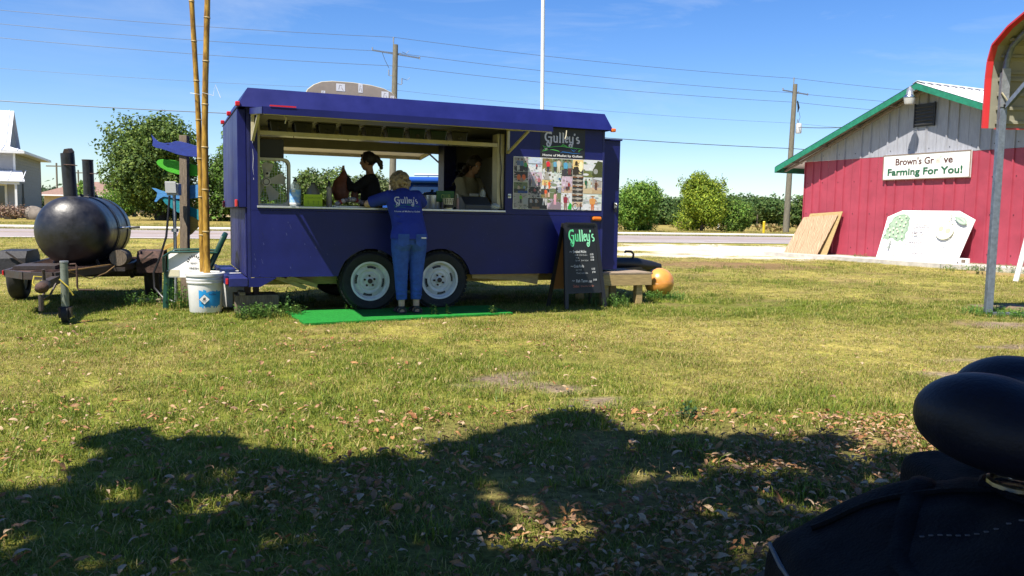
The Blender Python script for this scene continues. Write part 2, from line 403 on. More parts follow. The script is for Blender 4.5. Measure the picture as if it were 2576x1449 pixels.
def ground_mat():
    m = bpy.data.materials.new("lawn_soil"); m.use_nodes = True
    n, l = m.node_tree.nodes, m.node_tree.links; b = n["Principled BSDF"]; b.inputs['Roughness'].default_value = 1; b.inputs['Specular IOR Level'].default_value = .1
    a = n.new("ShaderNodeAttribute"); a.attribute_name = "Col"; g = n.new("ShaderNodeNewGeometry")
    q = None; src = a.outputs[0]
    for sc_, lo, hi, det in ((26, .42, 1.5, 6), (4.5, .66, 1.28, 4), (.5, .75, 1.2, 3)):
        z = n.new("ShaderNodeTexNoise"); z.inputs['Scale'].default_value = sc_; z.inputs['Detail'].default_value = det; z.inputs['Roughness'].default_value = .7
        l.new(g.outputs['Position'], z.inputs['Vector'])
        mr = n.new("ShaderNodeMapRange"); mr.inputs[1].default_value = .3; mr.inputs[2].default_value = .7; mr.inputs[3].default_value = lo; mr.inputs[4].default_value = hi
        l.new(z.outputs[0], mr.inputs[0]); q = n.new("ShaderNodeMixRGB"); q.blend_type = 'MULTIPLY'; q.inputs[0].default_value = 1
        l.new(src, q.inputs[1]); l.new(mr.outputs[0], q.inputs[2]); src = q.outputs[0]
        if sc_ == 26: zb = z
    l.new(src, b.inputs['Base Color'])
    bp = n.new("ShaderNodeBump"); bp.inputs['Strength'].default_value = .9; bp.inputs['Distance'].default_value = .03
    l.new(zb.outputs[0], bp.inputs['Height']); l.new(bp.outputs[0], b.inputs['Normal'])
    return m
g_o = kind(link("ground", me, ground_mat()), 'structure')

RA = R(15.5); RO = Vector((-2.57, 34.39, 0)); RD = Vector((math.cos(RA), math.sin(RA), 0)); RN = Vector((-math.sin(RA), math.cos(RA), 0))
def strip(name, t0, t1, z, m, s0=-320, s1=420, kd='structure', h=None):
    mb = MB(); n = 24
    for i in range(n + 1):
        s = s0 + (s1 - s0) * i / n
        for t in (t0, t1): mb.v.append(tuple(RO + RD * s + RN * t + Vector((0, 0, z))))
    mb.f = [(2 * i, 2 * i + 2, 2 * i + 3, 2 * i + 1) for i in range(n)]; mb.c = [(1, 1, 1)] * n
    if h:
        o = len(mb.v)
        for i in (0, n):
            for t in (t0,): mb.v.append(tuple(RO + RD * (s0 + (s1 - s0) * i / n) + RN * t + Vector((0, 0, z - h))))
        mb.f.append((0, 2 * n, o + 1, o)); mb.c.append((1, 1, 1))
    return kind(obj(name, mb, m, fix=False), kd)
M['asphalt'] = mat("old_asphalt", (.30, .25, .235), .9, var=.14, vscale=.8, bump=.2, bscale=30)
M['paint_w'] = mat("road_paint_white", (.72, .71, .66), .7, var=.2, vscale=3)
M['paint_y'] = mat("road_paint_yellow", (.50, .36, .16), .7, var=.3, vscale=3)
M['walk'] = mat("pale_concrete_path", (.60, .56, .48), .9, var=.1, vscale=1.5)
strip("road", 0, 12.6, .008, M['asphalt'])
strip("road_edge_line", .25, .55, .012, M['paint_w'])
strip("road_edge_line", 12.0, 12.25, .012, M['paint_w'])
strip("road_centre_line", 6.7, 6.85, .012, M['paint_y']); strip("road_centre_line", 7.1, 7.25, .012, M['paint_y'])
for s in range(-60, 90, 12): strip("road_lane_line", 3.6, 3.75, .012, M['paint_w'], s, s + 3.2)
strip("road_lane_line", 2.1, 2.3, .012, M['paint_w'], 2, 13)
strip("sidewalk", 13.4, 17.4, .11, M['walk'], h=.13)

# ------------------------------------------------------------------ scattering of grass and litter
def scatter(name, pts, rot, sc, source, k='stuff'):
    me = bpy.data.meshes.new(name); me.from_pydata([tuple(p) for p in pts], [], [])
    a = me.attributes.new("rot", 'FLOAT_VECTOR', 'POINT'); a.data.foreach_set("vector", np.asarray(rot, dtype=np.float32).ravel())
    a = me.attributes.new("sc", 'FLOAT', 'POINT'); a.data.foreach_set("value", np.asarray(sc, dtype=np.float32))
    o = bpy.data.objects.new(name, me); COL.objects.link(o)
    t = bpy.data.node_groups.new(name, 'GeometryNodeTree')
    t.interface.new_socket("Geometry", in_out='INPUT', socket_type='NodeSocketGeometry'); t.interface.new_socket("Geometry", in_out='OUTPUT', socket_type='NodeSocketGeometry')
    gi = t.nodes.new('NodeGroupInput'); go = t.nodes.new('NodeGroupOutput'); ip = t.nodes.new('GeometryNodeInstanceOnPoints')
    oi = t.nodes.new('GeometryNodeObjectInfo'); oi.inputs[0].default_value = source
    na = t.nodes.new('GeometryNodeInputNamedAttribute'); na.data_type = 'FLOAT_VECTOR'; na.inputs[0].default_value = "rot"
    nb = t.nodes.new('GeometryNodeInputNamedAttribute'); nb.data_type = 'FLOAT'; nb.inputs[0].default_value = "sc"
    L = t.links
    L.new(gi.outputs[0], ip.inputs['Points']); L.new(oi.outputs['Geometry'], ip.inputs['Instance'])
    L.new(na.outputs[0], ip.inputs['Rotation']); L.new(nb.outputs[0], ip.inputs['Scale']); L.new(ip.outputs[0], go.inputs[0])
    md = o.modifiers.new("scatter", 'NODES'); md.node_group = t
    return kind(o, k)
M['blade'] = mat("grass_blade", (1, 1, 1), .55, attr="Col", trans=.35, spec=.3)
def clump(name, n, rad, h0, h1, w, cols, lean=.5, seed=1):
    q = random.Random(seed); mb = MB()
    for i in range(n):
        a = q.uniform(0, 2 * PI); r = rad * math.sqrt(q.random()); x, y = r * math.cos(a), r * math.sin(a)
        h = q.uniform(h0, h1); b = q.uniform(0, 2 * PI); ww = w * q.uniform(.6, 1.2); l1 = q.uniform(.1, lean) * h; dx, dy = math.cos(b), math.sin(b)
        px, py = -dy * ww / 2, dx * ww / 2; c = list(q.choice(cols)); f = q.uniform(.7, 1.25); c = tuple(min(1, v * f) for v in c)
        m1 = (x + dx * l1, y + dy * l1, h * .6); t_ = (x + dx * l1 * 3.0, y + dy * l1 * 3.0, h * q.uniform(.75, 1))
        mb.add([(x - px, y - py, 0), (x + px, y + py, 0), (m1[0] + px * .8, m1[1] + py * .8, m1[2]), (m1[0] - px * .8, m1[1] - py * .8, m1[2]), t_],
               [(0, 1, 2, 3), (3, 2, 4)], c)
    o = bpy.data.objects.new(name, mb.mesh(name, True, fix=False)); o.data.materials.append(M['blade']); return o
G1, G2, G3 = (.165, .225, .024), (.105, .165, .020), (.24, .275, .038)
S1, S2, S3 = (.40, .325, .115), (.26, .19, .075), (.49, .40, .18)
SRC = {
 'g': clump("blade_source_green", 46, .11, .012, .036, .0042, [G1, G2, G3, G3, S1], seed=2),
 'm': clump("blade_source_mixed", 46, .11, .010, .029, .0040, [G1, G3, S1, S2, S1], seed=3),
 'd': clump("blade_source_dry", 46, .11, .007, .022, .0040, [S1, S2, S3, S3, G3], .9, seed=4),
 't': clump("blade_source_tall", 34, .07, .035, .09, .0055, [G1, G2, G3], .45, seed=5)}
P_ = {k_: [] for k_ in SRC}
MAT = [(-2.3, 8.98), (-2.05, 8.14), (.02, 9.33), (-.04, 9.47), (-1.82, 9.46)]
TA = R(23.3); TO = Vector((-2.876, 8.85, 0)); UA = Vector((math.cos(TA), math.sin(TA), 0)); VA = Vector((-math.sin(TA), math.cos(TA), 0))
def tloc(x, y):
    d = Vector((x, y, 0)) - TO; return d.dot(UA), d.dot(VA)
def blocked(x, y):
    u, v = tloc(x, y)
    if .42 < u < 2.9 and v < .2:
        lo = -.97 + (u - .45) * .125
        if v > lo: return True
    return False
def road_t(x, y): return (Vector((x, y, 0)) - RO).dot(RN)
def barn_in(x, y):
    d = Vector((x - 9.899, y - 24.833, 0)); s = d.dot(Vector((.4326, -.9015, 0))); t = d.dot(Vector((.9015, .4326, 0))); return s > -2.1 and t > -1.15
def fill(y0, y1, dens, sc0, sc1):
    x0, x1 = -.70 * y1, .72 * y1; n = int((x1 - x0) * (y1 - y0) * dens)
    for i in range(n):
        x = nr.uniform(x0, x1); y = nr.uniform(y0, y1)
        if abs(x) > .70 * y + .3 or blocked(x, y) or barn_in(x, y) or road_t(x, y) > -.3: continue
        if soil(x, y) * .97 > nr.rand(): continue
        if y > 18 and x > 1 and (gravel(x, y) > .25 or redsoil(x, y) > nr.rand() * 1.2): continue
        u, v = tloc(x, y)
        if 0 < u < 4.4 and .3 < v < 2.0 and nr.rand() < .6: continue
        # under the shade tree litter smothers the grass
        if y > 6 and sm(.12, .5, N(x, y * 1.4, .7, 12) + .4 * N(x, y, 3, 2)) * .75 > nr.rand(): continue
        if y < 4.5 and x > -.9 + .3 * (y - 3) and N(x, y, 2.3, 7) + .5 * N(x, y, 6, 2) < .18 and nr.rand() < .62: continue
        d = dryness(x, y) + nr.uniform(-.22, .22)
        if y < 4.6: d -= .22
        k_ = 'd' if d > .66 else ('m' if d > .36 else 'g')
        if nr.rand() < (.075 if y < 5 else .012) and d < .5: k_ = 't'
        P_[k_].append((x, y, -.012, nr.uniform(0, 6.28), nr.uniform(sc0, sc1)))
fill(2.1, 4.6, 210, .75, 1.15); fill(4.6, 7, 170, .8, 1.2); fill(7, 10.5, 110, .9, 1.3); fill(10.5, 15, 50, 1.1, 1.6); fill(15, 24, 18, 1.4, 2.2); fill(24, 36, 6, 1.8, 2.8)
for k_, nm in (('g', 'green_grass'), ('m', 'mixed_grass'), ('d', 'dry_grass'), ('t', 'tall_grass')):
    A = np.array(P_[k_]); rot = np.zeros((len(A), 3)); rot[:, 2] = A[:, 3]; rot[:, 0] = nr.uniform(-.12, .12, len(A))
    scatter(nm, A[:, :3], rot, A[:, 4], SRC[k_])
# far verge beyond the road and taller weeds
A = []
for i in range(9000):
    s = nr.uniform(-75, 75); t = 17.6 + nr.exponential(5) if nr.rand() < .75 else nr.uniform(12.7, 13.3)
    p = RO + RD * s + RN * t; A.append((p.x, p.y, -.01, nr.uniform(0, 6.28), nr.uniform(2.5, 5.5)))
A = np.array(A); rot = np.zeros((len(A), 3)); rot[:, 2] = A[:, 3]; scatter("verge_grass", A[:, :3], rot, A[:, 4], SRC['m'])

# fallen leaves
def leaf_mesh(name, seed, col):
    q = random.Random(seed); mb = MB(); n = 5; L = .045; W = .010; c1 = q.uniform(-.35, .35)
    row = []
    for i in range(n + 1):
        t = i / n; w = W * math.sin(PI * min(1, t * .92 + .06)) * q.uniform(.8, 1.15); x = (t - .5) * L; z = .005 + .008 * math.sin(t * PI * 1.2 + c1 * 3) + c1 * .02 * t
        row.append([(x, -w, z + .006 * q.random()), (x, 0, z), (x, w, z + .006 * q.random())])
    vs_ = [p for r_ in row for p in r_]; fs = []
    for i in range(n):
        for k in range(2): a = i * 3 + k; fs.append((a, a + 3, a + 4, a + 1))
    mb.add(vs_, fs, col); me = mb.mesh(name, True, fix=False); me.materials.append(M['leaf']); return me
M['leaf'] = mat("dead_leaf", (1, 1, 1), .75, attr="Col", trans=.12, spec=.25)
LC = [(.32, .18, .095), (.40, .25, .14), (.26, .12, .05), (.38, .20, .08), (.23, .14, .085), (.44, .32, .20)]
LM = [leaf_mesh("fallen_leaf", 20 + i, LC[i]) for i in range(6)]
def litter_density(x, y):
    d = 22 + 75 * sm(.0, .5, N(x, y, .9, 6)) if x < .6 else 3 + 6 * sm(0, .5, N(x, y, .9, 6))
    if y > 7: d *= max(0, 1 - (y - 7) / 1.8)
    if y < 4.7: d = 160 + 740 * sm(-.25, .30, N(x, y, 1.1, 3) + .22 * x - .14 * (y - 3.2))
    return d
LP = []
for (y0, y1) in ((2.1, 3.3), (3.3, 4.7), (4.7, 8.8)):
    x0, x1 = -.68 * y1, .7 * y1; mxd = 900 if y1 < 5 else 100; n = int((x1 - x0) * (y1 - y0) * mxd)
    for i in range(n):
        x = nr.uniform(x0, x1); y = nr.uniform(y0, y1)
        if abs(x) > .7 * y + .15 or blocked(x, y) or nr.rand() * mxd > litter_density(x, y): continue
        LP.append((x, y, nr.uniform(.0, .028), nr.uniform(-.5, .5), nr.uniform(-.4, .4), nr.uniform(0, 6.28), nr.uniform(.45, .9) if nr.rand() < .85 else nr.uniform(.9, 1.4), nr.randint(6)))
# the leaves that show largest are single objects, the rest one mass per tone
LP.sort(key=lambda p: -p[6] / p[1])
for j, p in enumerate(LP[:300]):
    o = bpy.data.objects.new("fallen_leaf", LM[p[7]]); COL.objects.link(o)
    o.location = (p[0], p[1], p[2] + .006); o.rotation_euler = p[3:6]; o.scale = (p[6],) * 3
    zone = ("at the lower left" if p[0] < -.9 else "left of the centre" if p[0] < -.1 else "right of the centre" if p[0] < .8 else "by the bicycle bag") + (" in the nearest shade" if p[1] < 2.75 else " in the farther shade" if p[1] < 3.8 else " near the shade's edge")
    tag(o, ("reddish tan", "pale tan", "dark brown", "orange brown", "dull brown", "bleached")[p[7]] + (" broad" if p[6] > 1.25 else " small") + " fallen leaf " + zone, "leaf", "fallen oak leaves on the grass")
REST = LP[300:]
for i in range(6):
    A = np.array([p[:7] for p in REST if p[7] == i]); src = bpy.data.objects.new("leaf_source", LM[i])
    scatter("leaf_litter", A[:, :3], A[:, 3:6], A[:, 6], src)
# ------------------------------------------------------------------ trees
M['foliage'] = mat("foliage", (1, 1, 1), .6, attr="Col", trans=.30, spec=.25)
def crown_mesh(lobes, n, size, cols, seed, inner=.25, droop=0.0, floor=None):
    """lobes: (x,y,z,rx,ry,rz); n leaf clumps spread through the shells of the lobes"""
    q = np.random.RandomState(seed); L = np.array(lobes); wgt = (L[:, 3] * L[:, 5]); wgt = wgt / wgt.sum()
    idx = q.choice(len(L), n, p=wgt); d = q.normal(size=(n, 3)); d /= np.linalg.norm(d, axis=1)[:, None]
    r = np.where(q.rand(n) < inner, q.uniform(.35, .85, n), q.uniform(.82, 1.12, n))
    bump = np.array([noise.noise(Vector(v * 2.3 + i)) for v, i in zip(d, idx)]); r *= 1 + .55 * bump
    P = L[idx, :3] + d * L[idx, 3:6] * r[:, None]
    if floor is not None: P[:, 2] = np.maximum(P[:, 2], floor + q.uniform(0, .6, n))
    nrm = d + q.normal(size=(n, 3)) * .75 + np.array([0, 0, .35]); nrm /= np.linalg.norm(nrm, axis=1)[:, None]
    t = np.cross(nrm, q.normal(size=(n, 3))); t /= np.linalg.norm(t, axis=1)[:, None]; b = np.cross(nrm, t)
    s = size * q.uniform(.5, 1.35, n)[:, None]; w = s * q.uniform(.45, .8, n)[:, None]
    V = np.stack([P - t * s, P + b * w * .8 + nrm * s * .25, P + t * s, P - b * w], axis=1).reshape(-1, 3)
    F = np.arange(4 * n).reshape(n, 4)
    me = bpy.data.meshes.new("crown"); me.from_pydata(V.tolist(), [], F.tolist()); me.update()
    C = np.array(cols)[q.randint(len(cols), size=n)] * q.uniform(.75, 1.25, n)[:, None]
    arr = np.ones((n, 4, 4), dtype=np.float32); arr[:, :, :3] = C[:, None, :]
    me.color_attributes.new("Col", 'FLOAT_COLOR', 'CORNER').data.foreach_set("color", arr.ravel())
    return me
def tree(name, label, cat, x, y, h, w, trunk=.2, n=6000, size=.28, cols=((.07, .11, .02),), seed=1, nl=10, dep=None, z0=0.0, group=None, low=.12, shape=1.0, limbs=6, inner=.25, tr=None):
    q = random.Random(seed); t = thing(name, label, cat, (x, y, z0), 0, group); dep = dep or w
    zc0 = h * low; lobes = []
    for i in range(nl):
        a = q.uniform(0, 2 * PI); f = (i + .5) / nl; zz = zc0 + (h - zc0) * (.12 + .78 * f)
        env = math.sin(PI * min(.98, max(.12, (zz - zc0) / (h - zc0) * .82 + .14))) ** shape
        rr = w * .5 * env * q.uniform(.25, .62); s_ = w * q.uniform(.12, .27) * (.55 + .5 * env)
        lobes.append((rr * math.cos(a), rr * math.sin(a) * dep / w, min(zz, h - s_ * .9), s_, s_ * dep / w, s_ * q.uniform(.8, 1.05)))
    lobes.append((0, 0, h * .55, w * .30, dep * .30, h * .30))
    me = crown_mesh(lobes, int(n * 2.6), size * .60, cols, seed + 100, inner); link("crown", me, M['foliage'], t)
    tr = tr or w * .035 + .05; mb = MB(); top = h * .6
    mb.tube([(0, 0, 0), (q.uniform(-.1, .1), 0, top * .4), (q.uniform(-.2, .2), q.uniform(-.2, .2), top)], [tr * 1.3, tr, tr * .45], 9)
    for l_ in lobes[:limbs]:
        b0 = Vector((0, 0, top * q.uniform(.3, .75))); e = Vector(l_[:3]); mb.tube([b0, b0.lerp(e, .5) + Vector((0, 0, -.1)), e], [tr * .5, tr * .33, tr * .12], 6)
    obj("trunk", mb, M['bark'], t, smooth=True); return t
OAK = [(.085, .145, .030), (.12, .19, .035), (.06, .105, .024), (.17, .23, .045)]
YEL = [(.26, .34, .025), (.21, .31, .03), (.33, .38, .04), (.13, .21, .025)]
BRI = [(.13, .26, .035), (.17, .31, .045), (.085, .17, .03), (.22, .32, .05)]
FAR = [(.075, .14, .035), (.10, .18, .045), (.055, .105, .03), (.14, .19, .05)]
tree("oak_tree", "large dark green oak with a broad crown behind the fish sign, left of the trailer", "tree", -35.4, 82, 9.9, 11.0, n=15000, size=.30, cols=OAK, seed=3, nl=16, low=.04, shape=.6)
tree("oak_tree", "oak crown rising behind the bamboo poles and the rear of the trailer", "tree", -28.0, 84, 9.3, 10.5, n=12000, size=.30, cols=OAK[:3] + BRI[:1], seed=5, nl=14, low=.04, shape=.6)
tree("oak_tree", "brighter green oak just left of the trailer's rear end", "tree", -23.4, 74, 7.8, 5.6, n=8000, size=.26, cols=BRI, seed=8, nl=12, low=.03, shape=.5)
tree("broadleaf_tree", "round grey-green tree seen through the serving window beside the box fan", "tree", -21.0, 90, 5.6, 7.5, n=6000, size=.28, cols=OAK + [(.14, .17, .07)], seed=11, nl=10, low=.04, shape=.6)
tree("broadleaf_tree", "light green tree seen through the serving window above the lime sign", "tree", -15.8, 92, 5.2, 7.0, n=6000, size=.28, cols=[(.13, .17, .06), (.09, .14, .04), (.17, .20, .08)], seed=13, nl=10, low=.04, shape=.6)
tree("broadleaf_tree", "darker tree seen through the window behind the worker in black", "tree", -11.0, 95, 4.8, 6.0, n=4000, size=.28, cols=OAK, seed=14, nl=8, low=.04, shape=.6)
tree("bushy_tree", "dense rounded green bushy tree directly right of the trailer's nose", "tree", 10.1, 66.5, 3.85, 4.9, n=9500, size=.16, cols=BRI, seed=21, nl=15, low=.01, shape=.45, tr=.12)
tree("feathery_tree", "tall airy yellow-green tree with sparse feathery top across the road", "tree", 16.6, 72, 5.2, 5.4, n=8200, size=.15, cols=YEL, seed=25, nl=14, low=.01, shape=.75, tr=.10)
# its sparse feathery top twigs
ft = [o for o in bpy.data.objects if o.name.startswith("feathery_tree")][0]
qq = random.Random(4); mbt = MB(); lob = []
for i in range(15):
    a = qq.uniform(-1, 1); x0 = a * 1.3; zt = 5.0 + qq.uniform(-.8, .9) - abs(a + .3) * .9; p1 = (x0 + a * .8 + qq.uniform(-.3, .3), qq.uniform(-.6, .6), zt)
    mbt.tube([(x0 * .4, 0, 2.4), (x0, p1[1] * .6, 3.6), p1], [.04, .025, .01], 5); lob.append((p1[0], p1[1], p1[2] - .35, .26, .26, .55)); lob.append((x0, p1[1] * .6, 3.9, .4, .4, .5))
obj("twigs", mbt, M['bark'], ft); link("top_foliage", crown_mesh(lob, 1700, .085, YEL + [(.13, .17, .06)], 77, .6), M['foliage'], ft)
tree("shrub", "low dark green shrub at the right foot of the feathery tree", "shrub", 19.6, 72.5, 2.9, 3.6, n=4000, size=.15, cols=OAK + BRI, seed=27, nl=9, low=.01, shape=.5, tr=.06)
tree("small_tree", "small tree beyond the right end of the grey house", "tree", -52.5, 100, 4.6, 3.6, n=2500, size=.22, cols=BRI, seed=31, nl=7, low=.04, shape=.6)
tree("small_tree", "round bright green tree between the far poles and the smoker chimney", "tree", -51.0, 110, 5.4, 4.2, n=3000, size=.25, cols=BRI, seed=33, nl=8, low=.03, shape=.5)
tree("thin_shrub", "thin leafy bush in front of the white roofed shed", "shrub", -36.6, 74, 3.0, 3.2, n=900, size=.14, cols=BRI, seed=35, nl=6, low=.02, shape=.5, tr=.05)
# palmetto cluster by the barn
def palmetto(x, y, h, w, label, seed):
    q = random.Random(seed); t = thing("palmetto", label, "palm shrub", (x, y, 0), 0, "palmettos beside the far field"); mb = MB()
    for i in range(34):
        a = q.uniform(0, 2 * PI); r = q.uniform(0, w / 2); z = h * q.uniform(.3, 1) * (1 - .5 * (2 * r / w) ** 2); c = Vector((r * math.cos(a), r * math.sin(a), z))
        for k in range(9):
            b = -1.2 + 2.4 * k / 8; d = Vector((math.cos(a + b), math.sin(a + b), q.uniform(0, .5))).normalized() * q.uniform(.35, .6); s = Vector((-d.y, d.x, 0)) * .07
            f = q.uniform(.7, 1.2); mb.add([c - s * .3, c + d * .5 - s, c + d, c + d * .5 + s], [(0, 1, 2, 3)], (.13 * f, .17 * f, .04 * f))
    obj("frond_mass", mb, M['foliage'], t, color=True, fix=False)
    mb = MB(); mb.tube([(0, 0, 0), (0, 0, h * .6)], [.12, .08], 7); obj("stem", mb, M['bark'], t)
palmetto(39.8, 118, 3.4, 4.2, "palmetto clump at the right end of the far tree line by the barn", 3)
palmetto(35.2, 118, 3.0, 3.4, "palmetto clump just right of the right utility pole", 5)
# far tree line: trees that can be told apart
q = random.Random(9); k = 0
spots = [(22 + 3.4 * i + q.uniform(-.6, .6), 128 + q.uniform(-6, 8), q.uniform(3.9, 5.3)) for i in range(12)]
names_ = ["behind the feathery tree's right side", "right of the low shrub", "left of the yellow marker", "above the yellow marker", "right above the yellow marker", "left of the right utility pole",
          "directly behind the right utility pole", "right of the right utility pole", "above the palmettos", "nearest the barn wall", "partly hidden by the barn corner", "behind the barn corner"]
for (x, y, h), nm in zip(spots, names_):
    tree("far_tree", "dark green tree in the far line, " + nm, "tree", x, y, h, q.uniform(7.0, 9.0), n=2600, size=.36, cols=FAR, seed=40 + k, nl=8, low=.02, shape=.4, group="trees in the far tree line", limbs=2, inner=.1); k += 1
# hazy far woods on the horizon
def woods(name, x0, x1, y, h, n, seed):
    q = np.random.RandomState(seed); L = []
    for i in range(int((x1 - x0) / 9)):
        L.append((x0 + 9 * i + q.uniform(-3, 3), y + q.uniform(-8, 8), h * .45, 8, 6, h * q.uniform(.38, .62)))
    kind(link(name, crown_mesh(L, n, 1.0, [(.06, .10, .04), (.045, .08, .035), (.08, .12, .05)], seed, .1, floor=.1), M['foliage']), 'stuff')
woods("distant_woods", -330, 420, 330, 9.5, 26000, 5)
# scrub in the dry field beyond the road
L = [(q.uniform(-60, 60), q.uniform(70, 120), .2, 1.2, 1.2, .4) for i in range(60)]
kind(link("field_scrub", crown_mesh(L, 6000, .16, [(.28, .19, .07), (.22, .16, .06), (.14, .14, .04), (.36, .27, .12)], 6, .6, floor=.02), M['foliage']), 'stuff')

# the tree that stands behind the viewer and shades the foreground
t = thing("shade_tree", "spreading live oak beside the viewer whose shade falls on the near grass", "tree", (-4.2, -4.5, 0))
q = np.random.RandomState(3); cl = []
def bound(x):
    px = [-3.4, -2.6, -2.05, -1.97, -1.5, -.83, -.3, .35, .75, 1.2, 1.72, 2.0, 2.6, 4]; py = [2.3, 2.75, 3.2, 4.25, 4.2, 3.78, 4.1, 4.75, 4.35, 4.4, 4.25, 3.95, 3.85, 3.7]
    return float(np.interp(x, px, py))
SH = (.70 / 1.85, .90 / 1.85)
nclus = 0
while nclus < 5200:
    gx = q.uniform(-9, 7); 
    b = bound(gx); near_ = nclus % 5 > 1; gx = q.uniform(-4.5, 4.5) if near_ else gx; b = bound(gx); gy = b - q.uniform(0, 1) ** .9 * (3.6 if near_ else b + 7); z = q.uniform(3.1, 6.2) if gy > b - 1.2 else q.uniform(3.1, 8)
    if gy > b - .16 + .22 * noise.noise(Vector((gx * 4, gy * 4, 1))): continue
    if noise.noise(Vector((gx * 2.8, gy * 3.8, 3))) + .8 * noise.noise(Vector((gx * 5.6, gy * 7.5, 8))) > .08 - .13 * sm(0, 1.0, b - gy) - .10 * sm(-.5, 1.5, gx) and gy > 1.6: continue
    cl.append((gx - z * SH[0] + 4.2, gy - z * SH[1] + 4.5, z, .16, .16, .13)); nclus += 1
link("crown", crown_mesh(cl, 120000, .10, OAK, 5, .9), M['foliage'], t)
mb = MB(); mb.tube([(0, 0, 0), (.2, .1, 1.2), (.1, .3, 2.6)], [.42, .33, .3], 12)
for e in [(3.5, 3.0, 5.5), (1.0, 4.2, 5.2), (-3.2, 2.0, 5.5), (5.2, .6, 6), (-1, -3, 6.5), (6.5, 4.0, 5.0), (2.5, 5.0, 4.6)]:
    mb.tube([(.1, .3, 2.5), (e[0] * .45, e[1] * .45, 3.9), e], [.2, .12, .04], 8)
obj("trunk", mb, M['bark'], t, smooth=True)
# ------------------------------------------------------------------ food trailer  (local: x along the serving side, y into the trailer)
LT, WT = 4.39, 2.2
TR = thing("food_trailer", "blue food trailer with open serving window, raised awning and photo collage", "food trailer", tuple(TO), TA)
def P(name, mb, m, parent=None, **k): return obj(name, mb, m, parent or TR, **k)
WH = (1.355, 2.20); RR = .385
def arch_outline():
    pts = [(0, .41)]; a0 = math.asin((.41 - .34) / RR)
    mid = (WH[0] + WH[1]) / 2; am = math.acos((mid - WH[0]) / RR) if (mid - WH[0]) < RR else 0
    for i in range(13):
        a = PI - a0 + (am * .0 + (0 if am == 0 else am) - (PI - a0)) * i / 12; pts.append((WH[0] + RR * math.cos(a), .34 + RR * math.sin(a)))
    if am == 0: pts.append((WH[0] + RR, .34 + .2)); pts.append((WH[1] - RR, .34 + .2))
    for i in range(13):
        a = (PI - am if am else PI) + (a0 - (PI - am if am else PI)) * i / 12; pts.append((WH[1] + RR * math.cos(a), .34 + RR * math.sin(a)))
    pts += [(LT, .41)]; return pts
low = arch_outline() + [(LT, 1.140), (0, 1.140)]
P("lower_panel", MB().prism(low, 'y', 0, .045), M['blue'])
P("wall_panel", MB().box((0, 0, 1.144), (.112, .045, 2.25)), M['blue'])
P("wall_panel", MB().box((.114, 0, 1.144), (3.018, .045, 1.168)), M['blue'])
P("wall_panel", MB().box((3.02, 0, 1.144), (LT, .045, 2.25)), M['blue'])
P("header_panel", MB().box((.114, 0, 2.17), (3.018, .045, 2.25)), M['blue'])
mb = MB(); mb.box((-.002, -.003, .40), (.03, .0, 2.25)); mb.box((LT - .03, -.003, .40), (LT + .002, 0, 2.25)); P("corner_trim", mb, M['blue_worn'])
# rear (left) end wall with grooves, hatch box and lower panel
mb = MB(); mb.box((0, .047, .41), (.04, WT, 2.25)); P("rear_wall", mb, M['blue'])
for i, (a, b) in enumerate(((.03, .62), (.63, 1.25), (1.26, 1.72), (1.73, 2.16))):
    P("hatch_board", MB().box((-.095, a, 1.17), (-.003, b, 2.22)), M['blue'], bevel=.006)
for i in range(5): P("rear_board", MB().box((-.02, .05 + .42 * i, .42), (-.002, .05 + .42 * i + .405, 1.165)), M['blue_worn'], bevel=.004)
for (y, z) in ((.02, 1.21), (1.98, 1.21)):
    P("marker_light", MB().box((-.125, y, z - .035), (-.097, y + .07, z + .045)), M['red_lens'], bevel=.008)
# bumper step
mb = MB(); mb.box((-.20, -.02, .31), (-.004, WT + .02, .405)); b_ = P("rear_bumper", mb, M['blue_worn'], bevel=.006)
for i in range(5): P("bumper_step", MB().box((-.235, .03 + i * .43, .325), (-.202, .03 + i * .43 + .30, .43)), M['blue_worn'], bevel=.004)
P("frame_end", MB().prism([(0, .405), (.30, .405), (.13, .306), (-.002, .306)], 'y', -.012, .0), M['blue'])
for y in (.0, 2.14): P("tail_light", MB().box((-.232, y, .335), (-.204, y + .06, .40)), M['red_lens'], bevel=.006)
# far wall with its own opening
P("far_wall", MB().box((.04, WT - .04, .41), (LT, WT, 1.19)), M['blue'])
P("far_wall", MB().box((.04, WT - .04, 1.192), (.36, WT, 2.25)), M['blue']); P("far_wall", MB().box((2.98, WT - .04, 1.192), (LT, WT, 2.25)), M['blue'])
P("far_header", MB().box((.362, WT - .04, 2.0), (2.978, WT, 2.25)), M['cream'])
P("window_post", MB().box((2.945, WT - .09, 1.192), (2.978, WT - .042, 1.998)), M['alu'])
P("far_sill", MB().box((.362, WT - .15, 1.192), (2.943, WT + .05, 1.212)), M['alu'])
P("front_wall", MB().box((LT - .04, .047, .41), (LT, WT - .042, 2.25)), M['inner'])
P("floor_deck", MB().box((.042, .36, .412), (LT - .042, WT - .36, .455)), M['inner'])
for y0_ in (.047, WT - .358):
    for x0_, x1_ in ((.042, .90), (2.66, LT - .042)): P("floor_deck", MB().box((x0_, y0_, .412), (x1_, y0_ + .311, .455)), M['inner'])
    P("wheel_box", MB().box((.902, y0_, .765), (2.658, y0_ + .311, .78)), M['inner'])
P("ceiling_panel", MB().box((.042, .047, 2.25), (LT - .042, WT - .042, 2.27)), M['inner'])
